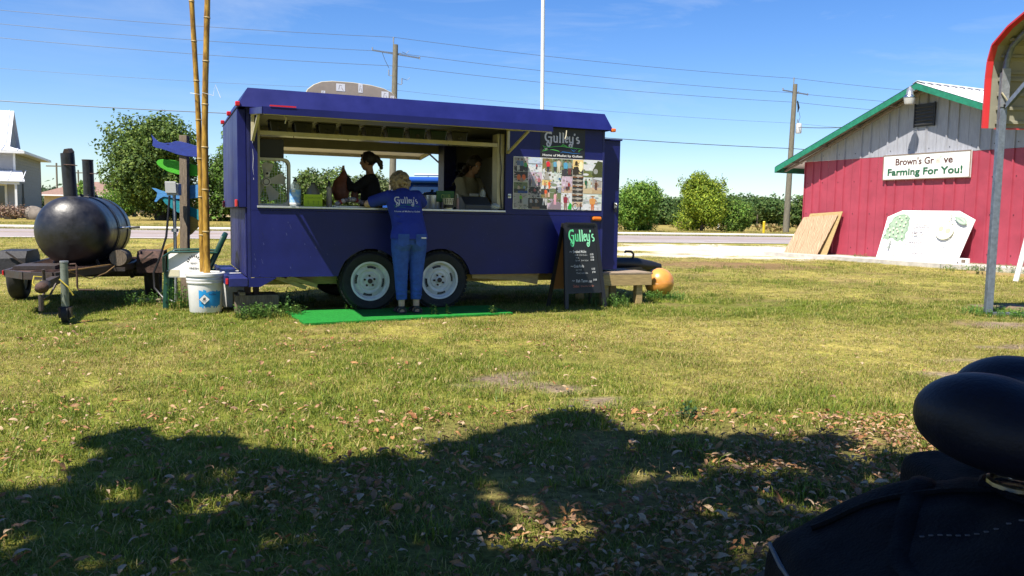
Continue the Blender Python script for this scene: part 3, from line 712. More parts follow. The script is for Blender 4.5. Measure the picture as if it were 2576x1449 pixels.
# inner linings
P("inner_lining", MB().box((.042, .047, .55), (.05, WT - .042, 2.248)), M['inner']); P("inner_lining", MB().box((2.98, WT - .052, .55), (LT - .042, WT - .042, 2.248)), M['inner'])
P("blue_cabinet", MB().box((2.84, WT - .36, .55), (3.02, WT - .10, 2.12)), M['blue_worn'], bevel=.004)
P("jamb_cover", MB().box((2.93, .05, 1.21), (3.02, .22, 2.12)), M['cream'], bevel=.006)
P("rear_jamb", MB().box((.114, .047, 1.17), (.14, .12, 2.16)), M['cream'])
# roof and mansard fascia
P("roof", MB().box((0, 0, 2.40), (LT, WT, 2.425)), M['blue'])
def fas(name, a, b, c, d, th):
    q_ = [Vector(v) for v in (a, b, c, d)]; P(name, MB().add(q_ + [v + Vector(th) for v in q_], [(0, 1, 2, 3), (7, 6, 5, 4), (0, 4, 5, 1), (1, 5, 6, 2), (2, 6, 7, 3), (3, 7, 4, 0)]), M['blue'])
lo = (-.10, -.085, 4.465, 2.285); zl, zh = 2.235, 2.445
fas("fascia", (lo[0], lo[1], zl), (lo[2], lo[1], zl), (LT - .01, .0, zh), (.015, .0, zh), (0, .02, -.004))
fas("fascia", (lo[0], lo[3], zl), (lo[2], lo[3], zl), (LT - .01, WT, zh), (.015, WT, zh), (0, -.02, -.004))
fas("fascia", (lo[0], lo[1], zl), (lo[0], lo[3], zl), (.015, WT, zh), (.015, 0, zh), (.02, 0, -.005))
fas("fascia", (lo[2], lo[1], zl), (lo[2], lo[3], zl), (LT - .01, WT, zh), (LT - .01, 0, zh), (-.02, 0, -.005))
for (x, y) in ((-.10, -.10), (-.115, .9), (-.115, 1.95)): P("marker_light", MB().box((x - .02, y, 2.235), (x + .03, y + .06, 2.285)), M['red_lens'], bevel=.01)
P("marker_light", MB().box((4.44, -.10, 2.215), (4.50, -.04, 2.26)), M['amber'], bevel=.012)
al = P("marker_light", MB().box((4.23, -.04, 1.085), (4.36, -.003, 1.135)), M['amber'], bevel=.02); al['label'] = "orange oval side marker light"
P("light_base", MB().box((4.215, -.012, 1.075), (4.375, -.0025, 1.145)), M['dark'], parent=al)
# awning
AW = P("awning", MB().add([(.04, -.03, 2.225), (3.06, -.03, 2.225), (3.06, -1.2, 2.105), (.04, -1.2, 2.105), (.04, -.03, 2.20), (3.06, -.03, 2.20), (3.06, -1.2, 2.08), (.04, -1.2, 2.08)],
   [(3, 2, 1, 0), (4, 5, 6, 7), (0, 1, 5, 4), (1, 2, 6, 5), (2, 3, 7, 6), (3, 0, 4, 7)]), M['blue'])
P("front_lip", MB().box((.028, -1.215, 2.045), (3.06, -1.201, 2.112)), M['blue'], AW)
P("end_lip", MB().add([(.026, -.03, 2.228), (.026, -1.215, 2.108), (.026, -1.215, 2.045), (.026, -.03, 2.165), (.038, -.03, 2.228), (.038, -1.215, 2.108), (.038, -1.215, 2.045), (.038, -.03, 2.165)],
   [(0, 1, 2, 3), (7, 6, 5, 4), (0, 4, 5, 1), (1, 5, 6, 2), (2, 6, 7, 3), (3, 7, 4, 0)]), M['blue'], AW)
mb = MB(); mb.beam((.05, -1.17, 2.06), (3.03, -1.17, 2.06), .05, .035); P("awning_frame", mb, M['cream'], AW)
for x in (.065, .8, 1.55, 2.3, 3.02): P("awning_rib", MB().beam((x, -.05, 2.18), (x, -1.14, 2.068), .03, .03), M['cream'], AW)
P("red_reflector", MB().box((.10, -1.222, 2.116), (.34, -1.19, 2.13)), M['red_lens'], AW)
for x in (.06, 3.035):
    mb = MB(); mb.beam((x, -.025, 2.17), (x, -.025, 1.88), .035, .03); mb.beam((x, -.03, 1.89), (x, -.62, 2.10), .03, .025); mb.beam((x, -.03, 2.165), (x, -.45, 2.125), .025, .02)
    P("awning_bracket", mb, M['cream'], bevel=.003)
P("latch_strap", MB().tube([(3.46, -.75, 2.12), (3.45, -.76, 2.06), (3.43, -.77, 2.02)], .006, 5), M['cream'])
P("latch_strap", MB().tube([(.24, -1.05, 2.07), (.27, -1.06, 2.03), (.26, -1.05, 1.98)], .006, 5), M['cream'])
# serving counter
P("counter_ledge", MB().box((.10, -.022, 1.170), (3.02, .30, 1.193)), M['alu'], bevel=.003)
# rear awning (far side), seen from beneath
FA = P("far_awning", MB().add([(.40, WT + .03, 2.16), (2.93, WT + .03, 2.16), (2.93, WT + 1.15, 2.035), (.40, WT + 1.15, 2.035), (.40, WT + .03, 2.175), (2.93, WT + .03, 2.175), (2.93, WT + 1.15, 2.05), (.40, WT + 1.15, 2.05)],
   [(3, 2, 1, 0), (4, 5, 6, 7), (0, 1, 5, 4), (1, 2, 6, 5), (2, 3, 7, 6), (3, 0, 4, 7)]), M['awn_in'])
mb = MB(); mb.box((.38, WT + 1.15, 1.985), (2.95, WT + 1.18, 2.06)); P("awning_edge", mb, M['cream'], FA)
for x in (.39, 2.94): P("awning_edge", MB().beam((x, WT + .03, 2.13), (x, WT + 1.15, 2.01), .025, .06), M['cream'], FA)
P("awning_stay", MB().beam((2.91, WT + .01, 1.86), (2.91, WT + .62, 2.06), .018, .018), M['darksteel'])
# overhead shelf and ceiling rail
P("overhead_shelf", MB().box((.142, .05, 1.975), (2.925, .42, 1.990)), M['alu']); P("shelf_lip", MB().box((.142, .047, 1.96), (2.925, .049, 2.005)), M['cream'])
for x in (.5, 1.1, 1.7, 2.3): P("shelf_hook", MB().tube([(x, .05, 1.96), (x, .04, 1.945), (x, .035, 1.952)], .004, 5), M['dark'])
# interior back corner fittings
P("fridge", MB().box((3.45, 1.45, .55), (4.2, 2.1, 1.95)), M['inner'], bevel=.02); P("wall_calendar", MB().box((3.16, 2.13, 1.79), (3.44, 2.146, 1.89)), M['dark']); P("wall_socket", MB().box((3.05, 2.13, 1.68), (3.19, 2.146, 1.76)), M['dark'])
P("kitchen_bench", MB().box((.3, 1.75, .55), (2.8, 2.05, 1.13)), M['alu'], bevel=.01); P("front_bench", MB().box((.3, .10, .79), (2.9, .45, 1.15)), M['alu'], bevel=.01)
P("power_cable", MB().tube([(2.96, .04, 2.15), (2.955, .035, 1.9), (2.975, .03, 1.7), (2.965, .035, 1.5), (2.98, .04, 1.32), (2.99, .04, 1.22)], .006, 6), M['dark'])
# nose box
P("nose_box", MB().box((LT + .002, .14, .44), (4.71, 2.02, 2.13)), M['blue'], bevel=.006); P("nose_box_lid", MB().box((LT + .002, .12, 2.131), (4.725, 2.04, 2.15)), M['blue'])
hl = P("door_latch", MB().box((4.62, .10, 1.24), (4.66, .138, 1.33)), M['chrome'], bevel=.006); P("latch_knob", MB().sphere((4.64, .085, 1.30), .018), M['chrome'], hl, smooth=True); P("latch_hasp", MB().box((4.625, .09, 1.20), (4.65, .10, 1.26)), M['dark'], hl)
P("small_lock", MB().sphere((3.075, -.015, 1.37), .014), M['alu'], smooth=True); P("lock_plate", MB().box((3.055, -.006, 1.345), (3.095, -.002, 1.395)), M['alu'])
# scuffs and scratches in the paint
pr = Print(.00008); qs = random.Random(8)
pr.stroke([(.060, 1.94), (.056, 1.90), (.062, 1.86)], .006, (.45, .46, .55)); pr.stroke([(.060, 1.80), (.066, 1.70), (.060, 1.60), (.068, 1.52)], [.003, .007, .006, .002], (.42, .43, .55)); pr.stroke([(.066, 1.49), (.068, 1.47)], .006, (.45, .46, .55))
for i in range(26):
    x, z = qs.uniform(.05, 1.1), qs.uniform(.45, 1.1); l_ = qs.uniform(.01, .05); pr.stroke([(x, z), (x + l_ * .3, z - l_)], qs.uniform(.0015, .004), (.10, .11, .26) if i % 3 else (.006, .008, .05))
for i in range(16): x, z = qs.uniform(2.6, 4.3), qs.uniform(.45, 1.1); pr.stroke([(x, z), (x + qs.uniform(-.03, .03), z - .03)], .003, (.05, .055, .18))
o = pr.obj("paint_scuffs", TR); o.location = (0, -.0008, 0)
for i in range(14): P("rivet", MB().sphere((.12 + i * .32, -.001, .425), .006, 6, 4), M['blue_worn']) if not (.9 < .12 + i * .32 < 2.65) else None
# chassis
for y in (.30, 1.84): P("chassis_rail", MB().box((.1, y, .30), (LT, y + .06, .408)), M['wood_new'] if y < 1 else M['darksteel'])
for x in (.5, 1.0, 2.9, 3.6): P("cross_member", MB().box((x, .362, .32), (x + .05, 1.838, .407)), M['darksteel'])
for (x0_, z0_), (x1_, z1_) in zip([(.975, .41), (1.06, .585), (1.30, .748), (2.25, .748), (2.49, .585)], [(1.06, .585), (1.30, .748), (2.25, .748), (2.49, .585), (2.585, .41)]): P("fender_liner", MB().beam((x0_, .195, z0_), (x1_, .195, z1_), .29, .015), M['dark'])
# skirt board on the right of the wheels
P("skirt_board", MB().prism([(2.62, .408), (3.52, .408), (3.50, .27), (3.15, .33), (2.62, .36)], 'y', .05, .08), M['wood_new'])
P("drain_pipe", MB().tube([(1.02, .1, .40), (1.02, .1, .33)], .012, 8), M['white'])
for x, dz in ((.30, .0), (.42, .02)): P("prop_board", MB().beam((x, .15, .40), (x + .34, .2, .27 + dz), .10, .045), M['wood_new'])
P("tool_tray", MB().box((3.85, -.02, .345), (4.36, .05, .405)), M['blue_worn'])
# wheels
tyre_prof = [(.225, -.085), (.255, -.105), (.315, -.108), (.338, -.085), (.345, -.05), (.345, .05), (.338, .085), (.315, .108), (.255, .105), (.225, .085)]
rim_prof = [(.205, -.095), (.228, -.098), (.226, -.086), (.205, -.080), (.198, -.055), (.185, -.045), (.182, .09)]
disc_prof = [(.186, -.040), (.168, -.058), (.135, -.064), (.128, -.052), (.105, -.048), (.098, -.060), (.082, -.062), (.078, -.050), (.045, -.046), (.040, -.075), (.026, -.082), (.0, -.084)]
tyre_me = MB().lathe(tyre_prof, 48, ax='y').mesh("tyre"); rim_me = MB().lathe(rim_prof, 40, ax='y').mesh("rim"); disc_me = MB().lathe(disc_prof, 40, ax='y').mesh("wheel_disc")
slot_me = MB().lathe([(.150, -.0668), (.176, -.0535)], 8, ax='y', a0=-.32, a1=.32).mesh("disc_slot"); nut_me = MB().lathe([(.012, -.050), (.012, -.072), (.0, -.074)], 6, ax='y').mesh("lug_nut"); cap_me = MB().lathe([(.030, -.074), (.028, -.095), (.0, -.099)], 16, ax='y').mesh("hub_cap")
tread_me = MB()
for i in range(40):
    a = 2 * PI * i / 40; c, s = math.cos(a), math.sin(a)
    for y0, y1, da in ((-.09, -.035, .0), (-.03, .03, .06), (.035, .09, .0)):
        a2 = a + da; tread_me.box((-.02, y0, .343), (.02, y1, .353), rot=(0, a2, 0), piv=(0, 0, 0))
tread_me = tread_me.mesh("tread")
for x, y, fl, mud in ((WH[0], .125, 0, 1), (WH[1], .125, 0, 0), (WH[0], 2.075, PI, 0), (WH[1], 2.075, PI, 0)):
    w = link("tyre", tyre_me, M['rubber'], TR, smooth=True); w.location = (x, y, .345); w.rotation_euler = (0, rnd.uniform(-1, 1), fl)
    link("tread", tread_me, M['rubber'], w)['kind'] = 'stuff'
    r_ = link("rim", rim_me, M['rim'], TR, smooth=True); r_.location = w.location; r_.rotation_euler = w.rotation_euler
    d_ = link("wheel_disc", disc_me, M['rim'], r_, smooth=True)
    if fl == 0:
        for k in range(4): o = link("disc_slot", slot_me, M['dark'], r_); o.rotation_euler = (0, k * PI / 2 + .5, 0)
        for k in range(5): o = link("lug_nut", nut_me, M['rust'], r_); o.location = (.060 * math.cos(k * 1.257), 0, .060 * math.sin(k * 1.257))
        link("hub_cap", cap_me, M['darksteel'], r_, smooth=True)
P("axle", MB().tube([(WH[0], .2, .345), (WH[0], 2.0, .345)], .035, 10), M['darksteel']); P("axle", MB().tube([(WH[1], .2, .345), (WH[1], 2.0, .345)], .035, 10), M['darksteel'])
# tongue, coupler and jack in front of the nose
mb = MB(); mb.beam((4.4, .35, .36), (5.75, 1.08, .37), .06, .09); mb.beam((4.4, 1.85, .36), (5.75, 1.12, .37), .06, .09); P("tongue", mb, M['dark'])
P("coupler", MB().beam((5.70, 1.1, .39), (6.0, 1.1, .37), .09, .10), M['dark'], bevel=.02)
P("tongue_cover", MB().tube([(4.72, .95, .46), (4.95, .95, .47), (5.25, 1.0, .46), (5.55, 1.05, .45), (5.85, 1.1, .42), (6.02, 1.1, .40)], [.05, .085, .095, .10, .075, .05], 10), M['dark'], smooth=True)
P("jack_crank", MB().tube([(5.48, 1.0, .50), (5.49, 1.0, .60), (5.45, 1.0, .635), (5.36, 1.0, .64), (5.34, 1.0, .62)], .017, 7), M['dark'])
P("propane_cover", MB().tube([(4.86, .9, .30), (4.86, .9, .47)], .10, 14), M['white'])

# logo panel and photo collage on the side
GUL = {}
def arc(cx, cy, rx, ry, a0, a1, n=12): return [(cx + rx * math.cos(R(a0 + (a1 - a0) * i / n)), cy + ry * math.sin(R(a0 + (a1 - a0) * i / n))) for i in range(n + 1)]
def spiral(cx, cy, r0, r1, a0, a1, n=14): return [(cx + (r0 + (r1 - r0) * i / n) * math.cos(R(a0 + (a1 - a0) * i / n)), cy + (r0 + (r1 - r0) * i / n) * math.sin(R(a0 + (a1 - a0) * i / n))) for i in range(n + 1)]
def gulleys(pr, x, z, W, H, w, col, col2=None):
    """the curly word in a box W x H, baseline at z"""
    c2 = col2 or col; sx, sz = W / 5.0, H
    def S(pts, ww=1.0, c=None): pr.stroke([(x + a * sx, z + b * sz) for a, b in pts], w * ww, c or col)
    S(arc(.55, .52, .45, .46, 55, 285), 1.15); S(arc(.80, .93, .12, .10, 120, -60, 6)); S([(.50, .50), (1.08, .50)], .8); S([(.92, .5), (.92, .0), (.86, -.25)] , 1.15)
    S(spiral(.55, -.22, .32, .08, 0, -420, 20), .9)
    S([(1.20, .62), (1.32, .62), (1.32, .18)] + arc(1.52, .18, .20, .18, 180, 330, 6)); S([(1.62, .62), (1.74, .62), (1.74, .0), (1.84, .0)])
    for o in (2.0, 2.45): S([(o, 1.0), (o + .14, 1.0), (o + .14, .02), (o + .26, .0)], 1.1, c2); S([(o, .0), (o + .28, .0)], .7, c2)
    S([(2.92, .34), (3.24, .40)] + arc(3.08, .33, .20, .30, 20, 320, 12), 1, c2)
    S([(3.36, .62), (3.56, .62)], .8, c2); S([(3.46, .62), (3.48, .25)] + arc(3.66, .25, .18, .22, 180, 320, 6), 1, c2); S([(3.86, .62), (4.02, .62)], .8, c2); S([(3.94, .62), (3.94, -.05), (3.86, -.25)], 1.1, c2)
    S(spiral(3.62, -.28, .26, .07, 0, -400, 18), .9, c2)
    S([(4.20, 1.02), (4.14, .80)], 1.1, c2); S(arc(4.62, .47, .16, .15, 40, 250, 8) + arc(4.66, .16, .19, .16, 70, -140, 8), 1, c2)
def mullet(pr, x, z, W, H, ca, cb, cw):
    def S(pts, w, c): pr.stroke([(x + a * W, z + b * H) for a, b in pts], [q_ * H for q_ in w], c)
    S([(.0, .95), (.04, .80), (.10, .72), (.18, .74), (.32, .88), (.48, .98), (.58, .90), (.75, .80), (.90, .74), (1.0, .68)], [.02, .08, .1, .08, .07, .1, .12, .1, .08, .02], ca)
    S([(.46, .92), (.50, 1.22), (.60, .98)], [.12, .14, .10], ca); S([(.0, .95), (.05, .55), (.0, .1), (.06, .22), (.14, .38)], [.02, .07, .03, .07, .04], ca)
    S([(.18, .36), (.24, .40), (.32, .34), (.40, .22), (.42, .12)], [.03, .07, .08, .07, .03], ca); S([(.06, .55), (.12, .52)], [.07, .05], cw); S([(.06, .42), (.10, .42)], [.05, .04], cw)
    S([(.44, .02), (.50, .16), (.62, .10), (.75, .02), (.95, .02)], [.02, .07, .07, .06, .02], cb); S([(.70, .62), (.76, .38), (.80, .28)], [.05, .07, .02], cb); S([(.77, .60), (.82, .42)], [.05, .03], cb)
    S([(1.0, .66), (.92, .50), (.90, .34), (.92, .22)], [.02, .09, .07, .02], ca); S([(.83, .62), (.85, .56)], [.04, .02], cw)
pr = Print(.0001); pr.rect(3.478, 1.860, 4.105, 2.232, (.012, .014, .02))
gulleys(pr, 3.535, 2.055, .50, .115, .019, (.62, .62, .68))
mullet(pr, 3.51, 1.925, .56, .085, (.10, .55, .09), (.03, .22, .62), (.7, .7, .7)); pr.text("Home of Mullet by Gullett", 3.79, 1.877, .028, (.85, .85, .85), bold=.02, width=.56)
o = pr.obj("logo_panel", TR); o.location = (0, -.003, 0)
def fig(pr, x, z, h, top, low_=(.05, .05, .07), skin=(.45, .26, .17), w=.34, hair=None, arms=True):
    pr.poly([(x - h * .10, z), (x - h * .02, z), (x, z + h * .38), (x + h * .03, z), (x + h * .11, z), (x + h * .11, z + h * .48), (x - h * .11, z + h * .48)], low_)
    pr.poly([(x - h * w * .4, z + h * .44), (x + h * w * .4, z + h * .44), (x + h * w * .48, z + h * .78), (x + h * .05, z + h * .84), (x - h * .05, z + h * .84), (x - h * w * .48, z + h * .78)], top)
    if arms: pr.stroke([(x + h * w * .42, z + h * .78), (x + h * w * .75, z + h * .55), (x + h * w * .5, z + h * .45)], h * .06, skin)
    pr.ell(x, z + h * .91, h * .065, h * .085, skin, 8); pr.ell(x, z + h * .95, h * .07, h * .06, hair or (.05, .03, .02), 7)
PH = {'w': (.72, .73, .76), 'sky': (.58, .66, .80), 'sand': (.62, .45, .30), 'gr': (.16, .20, .10), 'dk': (.05, .05, .05), 'gold': (.85, .62, .25), 'pk': (.62, .48, .60), 'olive': (.23, .19, .07), 'st': (.36, .34, .32), 'pale': (.68, .74, .70)}
# photo tiles: x0,z0,x1,z1 in units of the poster (1.235 x .625) with background bands
X0, Z0, WP, HP = 3.125, 1.218, 1.235, .632
tiles = [(.0, .72, .155, 1, 'st', 'dk'), (.155, .72, .31, 1, 'sky', 'w'), (.31, .58, .42, 1, 'olive', 'w'), (.42, .55, .53, 1, 'gr', 'pale'), (.53, .66, .655, 1, 'gr', 'dk'), (.655, .70, .78, 1, 'gold', 'dk'), (.78, .66, 1, 1, 'w', 'gr'),
         (.0, .52, .155, .72, 'dk', 'st'), (.155, .44, .31, .72, 'pk', 'st'), (.0, .30, .155, .52, 'gr', 'dk'), (.0, .0, .16, .30, 'st', 'st'), (.16, .22, .30, .44, 'dk', 'st'), (.16, .0, .375, .22, 'dk', 'dk'), (.31, .40, .42, .58, 'gold', 'w'),
         (.30, .22, .40, .40, 'dk', 'olive'), (.375, .0, .53, .33, 'gr', 'pk'), (.40, .33, .53, .55, 'w', 'gr'), (.53, .33, .655, .66, 'pk', 'sand'), (.53, .0, .655, .33, 'w', 'pale'), (.655, .16, .78, .70, 'dk', 'dk'), (.655, .0, .78, .16, 'sand', 'w'),
         (.78, .33, .885, .66, 'pale', 'sand'), (.885, .33, 1, .66, 'st', 'sand'), (.78, .0, 1, .33, 'pale', 'w')]
poster = P("photo_poster", MB().box((X0 - .004, -.008, Z0 - .004), (X0 + WP + .004, -.0025, Z0 + HP + .004)), M['white'])
def tile_fig(pr, k, x0, z0, w, h):
    F = lambda a, b, hh, *c, **kk: fig(pr, x0 + a * w, z0 + b * h, hh * h, *c, **kk)
    if k == 0: F(.3, .05, .85, (.12, .16, .28), (.5, .5, .5)); F(.55, .0, .9, (.10, .22, .35)); F(.82, -.0, .75, (.08, .38, .12))
    elif k == 1: F(.6, .2, .4, (.45, .05, .08)); pr.stroke([(x0, z0 + h * .58), (x0 + w, z0 + h * .58)], h * .03, (.1, .1, .12))
    elif k == 2: F(.6, .35, .6, (.75, .03, .05)); pr.poly([(x0 + .2 * w, z0), (x0 + .8 * w, z0), (x0 + .6 * w, z0 + .35 * h), (x0 + .35 * w, z0 + .35 * h)], (.4, .38, .35)); pr.poly([(x0, z0 + .45 * h), (x0 + .3 * w, z0 + .55 * h), (x0 + .2 * w, z0 + .3 * h)], PH['w'])
    elif k == 3: F(.3, .4, .55, (.15, .40, .60)); F(.68, .40, .6, (.75, .66, .5), (.7, .65, .5)); pr.stroke([(x0 + .5 * w, z0 + .1 * h), (x0 + .9 * w, z0 + .5 * h)], h * .02, (.6, .6, .6)); pr.ell(x0 + .8 * w, z0 + .12 * h, w * .14, h * .05, (.05, .15, .3))
    elif k == 4: F(.35, .05, .9, (.10, .38, .62)); F(.72, .1, .85, (.22, .32, .30), (.2, .05, .05))
    elif k == 5: pr.ell(x0 + .75 * w, z0 + .55 * h, w * .2, h * .35, (1, .9, .55)); pr.ell(x0 + .33 * w, z0 + .75 * h, w * .13, h * .16, (.05, .03, .01)); pr.poly([(x0, z0), (x0 + .6 * w, z0), (x0 + .5 * w, z0 + .55 * h), (x0 + .1 * w, z0 + .5 * h)], (.04, .03, .02))
    elif k == 6: pr.poly([(x0 + .45 * w, z0), (x0 + w, z0), (x0 + w, z0 + .92 * h), (x0 + .75 * w, z0 + .98 * h), (x0 + .5 * w, z0 + .45 * h)], (.06, .07, .02)); pr.ell(x0 + .65 * w, z0 + .35 * h, w * .12, h * .16, (.35, .36, .34)); pr.poly([(x0, z0), (x0 + .55 * w, z0), (x0 + .35 * w, z0 + .3 * h), (x0, z0 + .35 * h)], (.16, .18, .05)); pr.ell(x0 + .13 * w, z0 + .15 * h, w * .16, h * .07, PH['w'])
    elif k == 7:
        for a, c in ((.35, (.62, .16, .06)), (.70, (.70, .14, .04)), (.55, (.30, .20, .17))): pr.ell(x0 + a * w, z0 + (.45 if c[0] > .5 else .15) * h, w * .14, h * .28, c)
    elif k == 8: F(.4, .0, .9, (.33, .32, .40), (.3, .3, .38)); F(.78, .0, .7, (.45, .15, .18)); F(.15, .0, .6, (.12, .10, .16))
    elif k == 9: F(.35, .05, .7, (.45, .35, .28)); pr.rect(x0 + .3 * w, z0, x0 + w, z0 + .22 * h, (.02, .06, .22)); F(.75, .15, .6, (.18, .3, .42))
    elif k == 10: F(.5, .35, .6, (.14, .42, .05)); pr.stroke([(x0, z0 + .35 * h), (x0 + .3 * w, z0 + .55 * h)], h * .06, (.4, .4, .4)); pr.rect(x0 + .65 * w, z0 + .3 * h, x0 + w, z0 + .7 * h, (.34, .36, .38)); [pr.ell(x0 + w * rnd.random(), z0 + .25 * h * rnd.random(), w * .05, h * .02, (.12, .13, .1)) for _ in range(14)]
    elif k == 11: F(.5, .3, .6, (.35, .10, .12)); F(.8, .2, .5, (.4, .38, .4))
    elif k == 12:
        for a in (.15, .42): F(a, .2, .8, (.36, .36, .40), (.1, .08, .06))
        pr.poly([(x0 + .72 * w, z0 + .35 * h), (x0 + .78 * w, z0 + .95 * h), (x0 + .86 * w, z0 + .95 * h), (x0 + .83 * w, z0 + .35 * h)], (.6, .6, .6)); pr.poly([(x0 + .88 * w, z0 + .35 * h), (x0 + .88 * w, z0 + .95 * h), (x0 + .97 * w, z0 + .95 * h), (x0 + .96 * w, z0 + .35 * h)], (.6, .6, .6)); pr.rect(x0 + .2 * w, z0, x0 + .6 * w, z0 + .2 * h, (.26, .16, .10))
    elif k == 13: F(.3, .0, .8, (.62, .25, .12)); F(.75, -.0, .9, (.80, .12, .03), (.75, .15, .05), hair=(.25, .1, .03))
    elif k == 14: F(.55, .05, 1.0, (.78, .11, .03), (.55, .3, .2)); pr.rect(x0 + .78 * w, z0 + .1 * h, x0 + w, z0 + .6 * h, (.7, .5, .4))
    elif k == 15: pr.poly([(x0, z0), (x0 + w, z0), (x0 + w, z0 + .4 * h), (x0 + .3 * w, z0 + .5 * h)], (.26, .20, .24)); F(.55, .28, .74, (.85, .42, .50), (.85, .40, .50), w=.25); pr.stroke([(x0 + .1 * w, z0 + .1 * h), (x0 + .5 * w, z0 + .7 * h)], h * .02, (.5, .5, .6))
    elif k == 16: F(.6, .0, .55, (.03, .03, .04)); pr.ell(x0 + .35 * w, z0 + .7 * h, w * .28, h * .12, (.25, .3, .2)); pr.rect(x0 + .7 * w, z0, x0 + w, z0 + .5 * h, (.3, .34, .42))
    elif k == 17: F(.5, .12, .62, (.55, .45, .52), (.10, .03, .03)); F(.68, .18, .5, (.35, .05, .05))
    elif k == 18: F(.4, .0, .92, (.30, .03, .06), (.28, .15, .12)); pr.poly([(x0 + .6 * w, z0 + .05 * h), (x0 + .95 * w, z0 + .0 * h), (x0 + 1.0 * w, z0 + .3 * h), (x0 + .8 * w, z0 + .45 * h)], (.01, .42, .04))
    elif k == 19:
        for i in range(6):
            zc = z0 + h * (.08 + i * .165); pr.rect(x0, zc - h * .02, x0 + w, zc + h * .045, (.22, .09, .03) if i % 2 else (.09, .07, .06)); pr.poly([(x0 + .04 * w, zc + .03 * h), (x0 + .14 * w, zc + .055 * h), (x0 + .45 * w, zc + .085 * h), (x0 + .8 * w, zc + .07 * h), (x0 + .97 * w, zc + .05 * h), (x0 + .8 * w, zc + .02 * h), (x0 + .4 * w, zc + .02 * h), (x0 + .12 * w, zc + .045 * h), (x0 + .03 * w, zc + .075 * h)], (.66, .60, .52)); pr.stroke([(x0 + .25 * w, zc + .055 * h), (x0 + .85 * w, zc + .05 * h)], h * .012, (.12, .12, .1)); pr.rect(x0 + .45 * w, zc - .015 * h, x0 + .6 * w, zc - .003 * h, PH['w'])
    elif k == 20: pr.stroke(arc(x0 + .32 * w, z0 + .42 * h, w * .26, h * .40, 0, 360, 16), h * .07, (.02, .03, .04)); F(.8, .0, .9, (.15, .08, .06)); pr.ell(x0 + .32 * w, z0 + .42 * h, w * .08, h * .12, (.3, .5, .5))
    elif k == 21: F(.3, .3, .6, (.02, .12, .05), (.02, .1, .05)); F(.7, .3, .6, (.6, .68, .55), (.6, .66, .5)); pr.rect(x0, z0, x0 + w, z0 + .3 * h, (.60, .48, .30)); pr.ell(x0 + .15 * w, z0 + .42 * h, w * .14, h * .12, (.7, .6, .42))
    elif k == 22: F(.4, .18, .62, (.14, .06, .03), (.1, .03, .02)); pr.rect(x0, z0, x0 + w, z0 + .22 * h, (.52, .38, .22)); pr.poly([(x0, z0 + .9 * h), (x0 + w, z0 + .8 * h), (x0 + w, z0 + h), (x0 + .3 * w, z0 + h)], (.6, .62, .66))
    elif k == 23:
        for i in range(9): pr.stroke([(x0 + (.02 + i * .045) * w, z0 + .4 * h), (x0 + (.02 + i * .045) * w, z0 + (.5 + .35 * rnd.random()) * h)], w * .012, (.25, .22, .2))
        F(.52, -.05, .92, (.72, .32, .09), (.65, .18, .04), w=.5, hair=(.35, .18, .08)); pr.ell(x0 + .52 * w, z0 + .84 * h, w * .13, h * .03, (.4, .2, .08)); [pr.stroke([(x0 + .7 * w, z0 + h * (.2 + .12 * i)), (x0 + w, z0 + h * (.18 + .12 * i))], h * .012, (.56, .62, .58)) for i in range(5)]
for k, (a, b, c, d, bgc, bc) in enumerate(tiles):
    x0, z0, x1, z1 = X0 + a * WP, Z0 + b * HP, X0 + c * WP, Z0 + d * HP; g = .002; pr = Print(.00006)
    pr.rect(x0 + g, z0 + g, x1 - g, z1 - g, PH[bgc]); pr.rect(x0 + g, z0 + g, x1 - g, z0 + (z1 - z0) * .38, PH[bc]); 
    for _ in range(26):
        base = PH[bgc] if rnd.random() < .6 else PH[bc]; f_ = rnd.uniform(.45, 1.35); cx_, cz_ = rnd.uniform(x0, x1), rnd.uniform(z0, z1)
        pr.ell(cx_, cz_, (x1 - x0) * rnd.uniform(.03, .12), (z1 - z0) * rnd.uniform(.02, .08), tuple(min(.85, v * f_ * rnd.uniform(.85, 1.15)) for v in base), 7)
    tile_fig(pr, k, x0, z0, x1 - x0, z1 - z0)
    # trim anything that strays past the tile
    pr.mb.v = [(min(max(vx, x0), x1), vy, min(max(vz, z0), z1)) for vx, vy, vz in pr.mb.v]
    o = pr.obj("photo_print", poster); o.location = (0, -.0085, 0)

def TP(u, v, z=0.0): p = TO + UA * u + VA * v; return (p.x, p.y, z)
# oval sign board standing on the roof
pts = [(-.66, 0)] + [(-.65, .22), (-.60, .32), (-.52, .385), (-.42, .43), (-.28, .45), (.0, .452), (.25, .435), (.42, .405), (.54, .355), (.62, .26), (.65, .17), (.66, 0)]
rs = thing("roof_sign", "beige rounded board with white patches standing on the trailer roof", "sign", TP(1.56, 1.9, 2.425), TA)
M['beige'] = mat("beige_board", (.36, .30, .23), .7, var=.15, vscale=6)
obj("board", MB().prism(pts, 'y', 0, .03), M['beige'], rs); obj("pale_rim", MB().tube([(a, .015, b) for a, b in pts], .010, 6), M['cream'], rs)
for x, w_, h_ in ((-.17, .12, .10), (-.40, .05, .05), (.10, .06, .12), (.44, .10, .10), (.54, .05, .05)):
    pr = Print(.0003); zt = .33 if abs(x) < .3 else .27
    pr.rect(x - w_ / 2, zt, x + w_ / 2, zt + h_, (.78, .78, .76))
    pr.stroke([(x - w_ * .2, zt + h_ * .2), (x - w_ * .1, zt + h_ * .8), (x + w_ * .15, zt + h_ * .7)], .008, (.3, .27, .25)); pr.stroke([(x + w_ * .3, zt + h_ * .1), (x + w_ * .1, zt + h_ * .5)], .008, (.35, .3, .27))
    o = pr.obj("white_patch", rs); o.location = (0, -.002, 0)

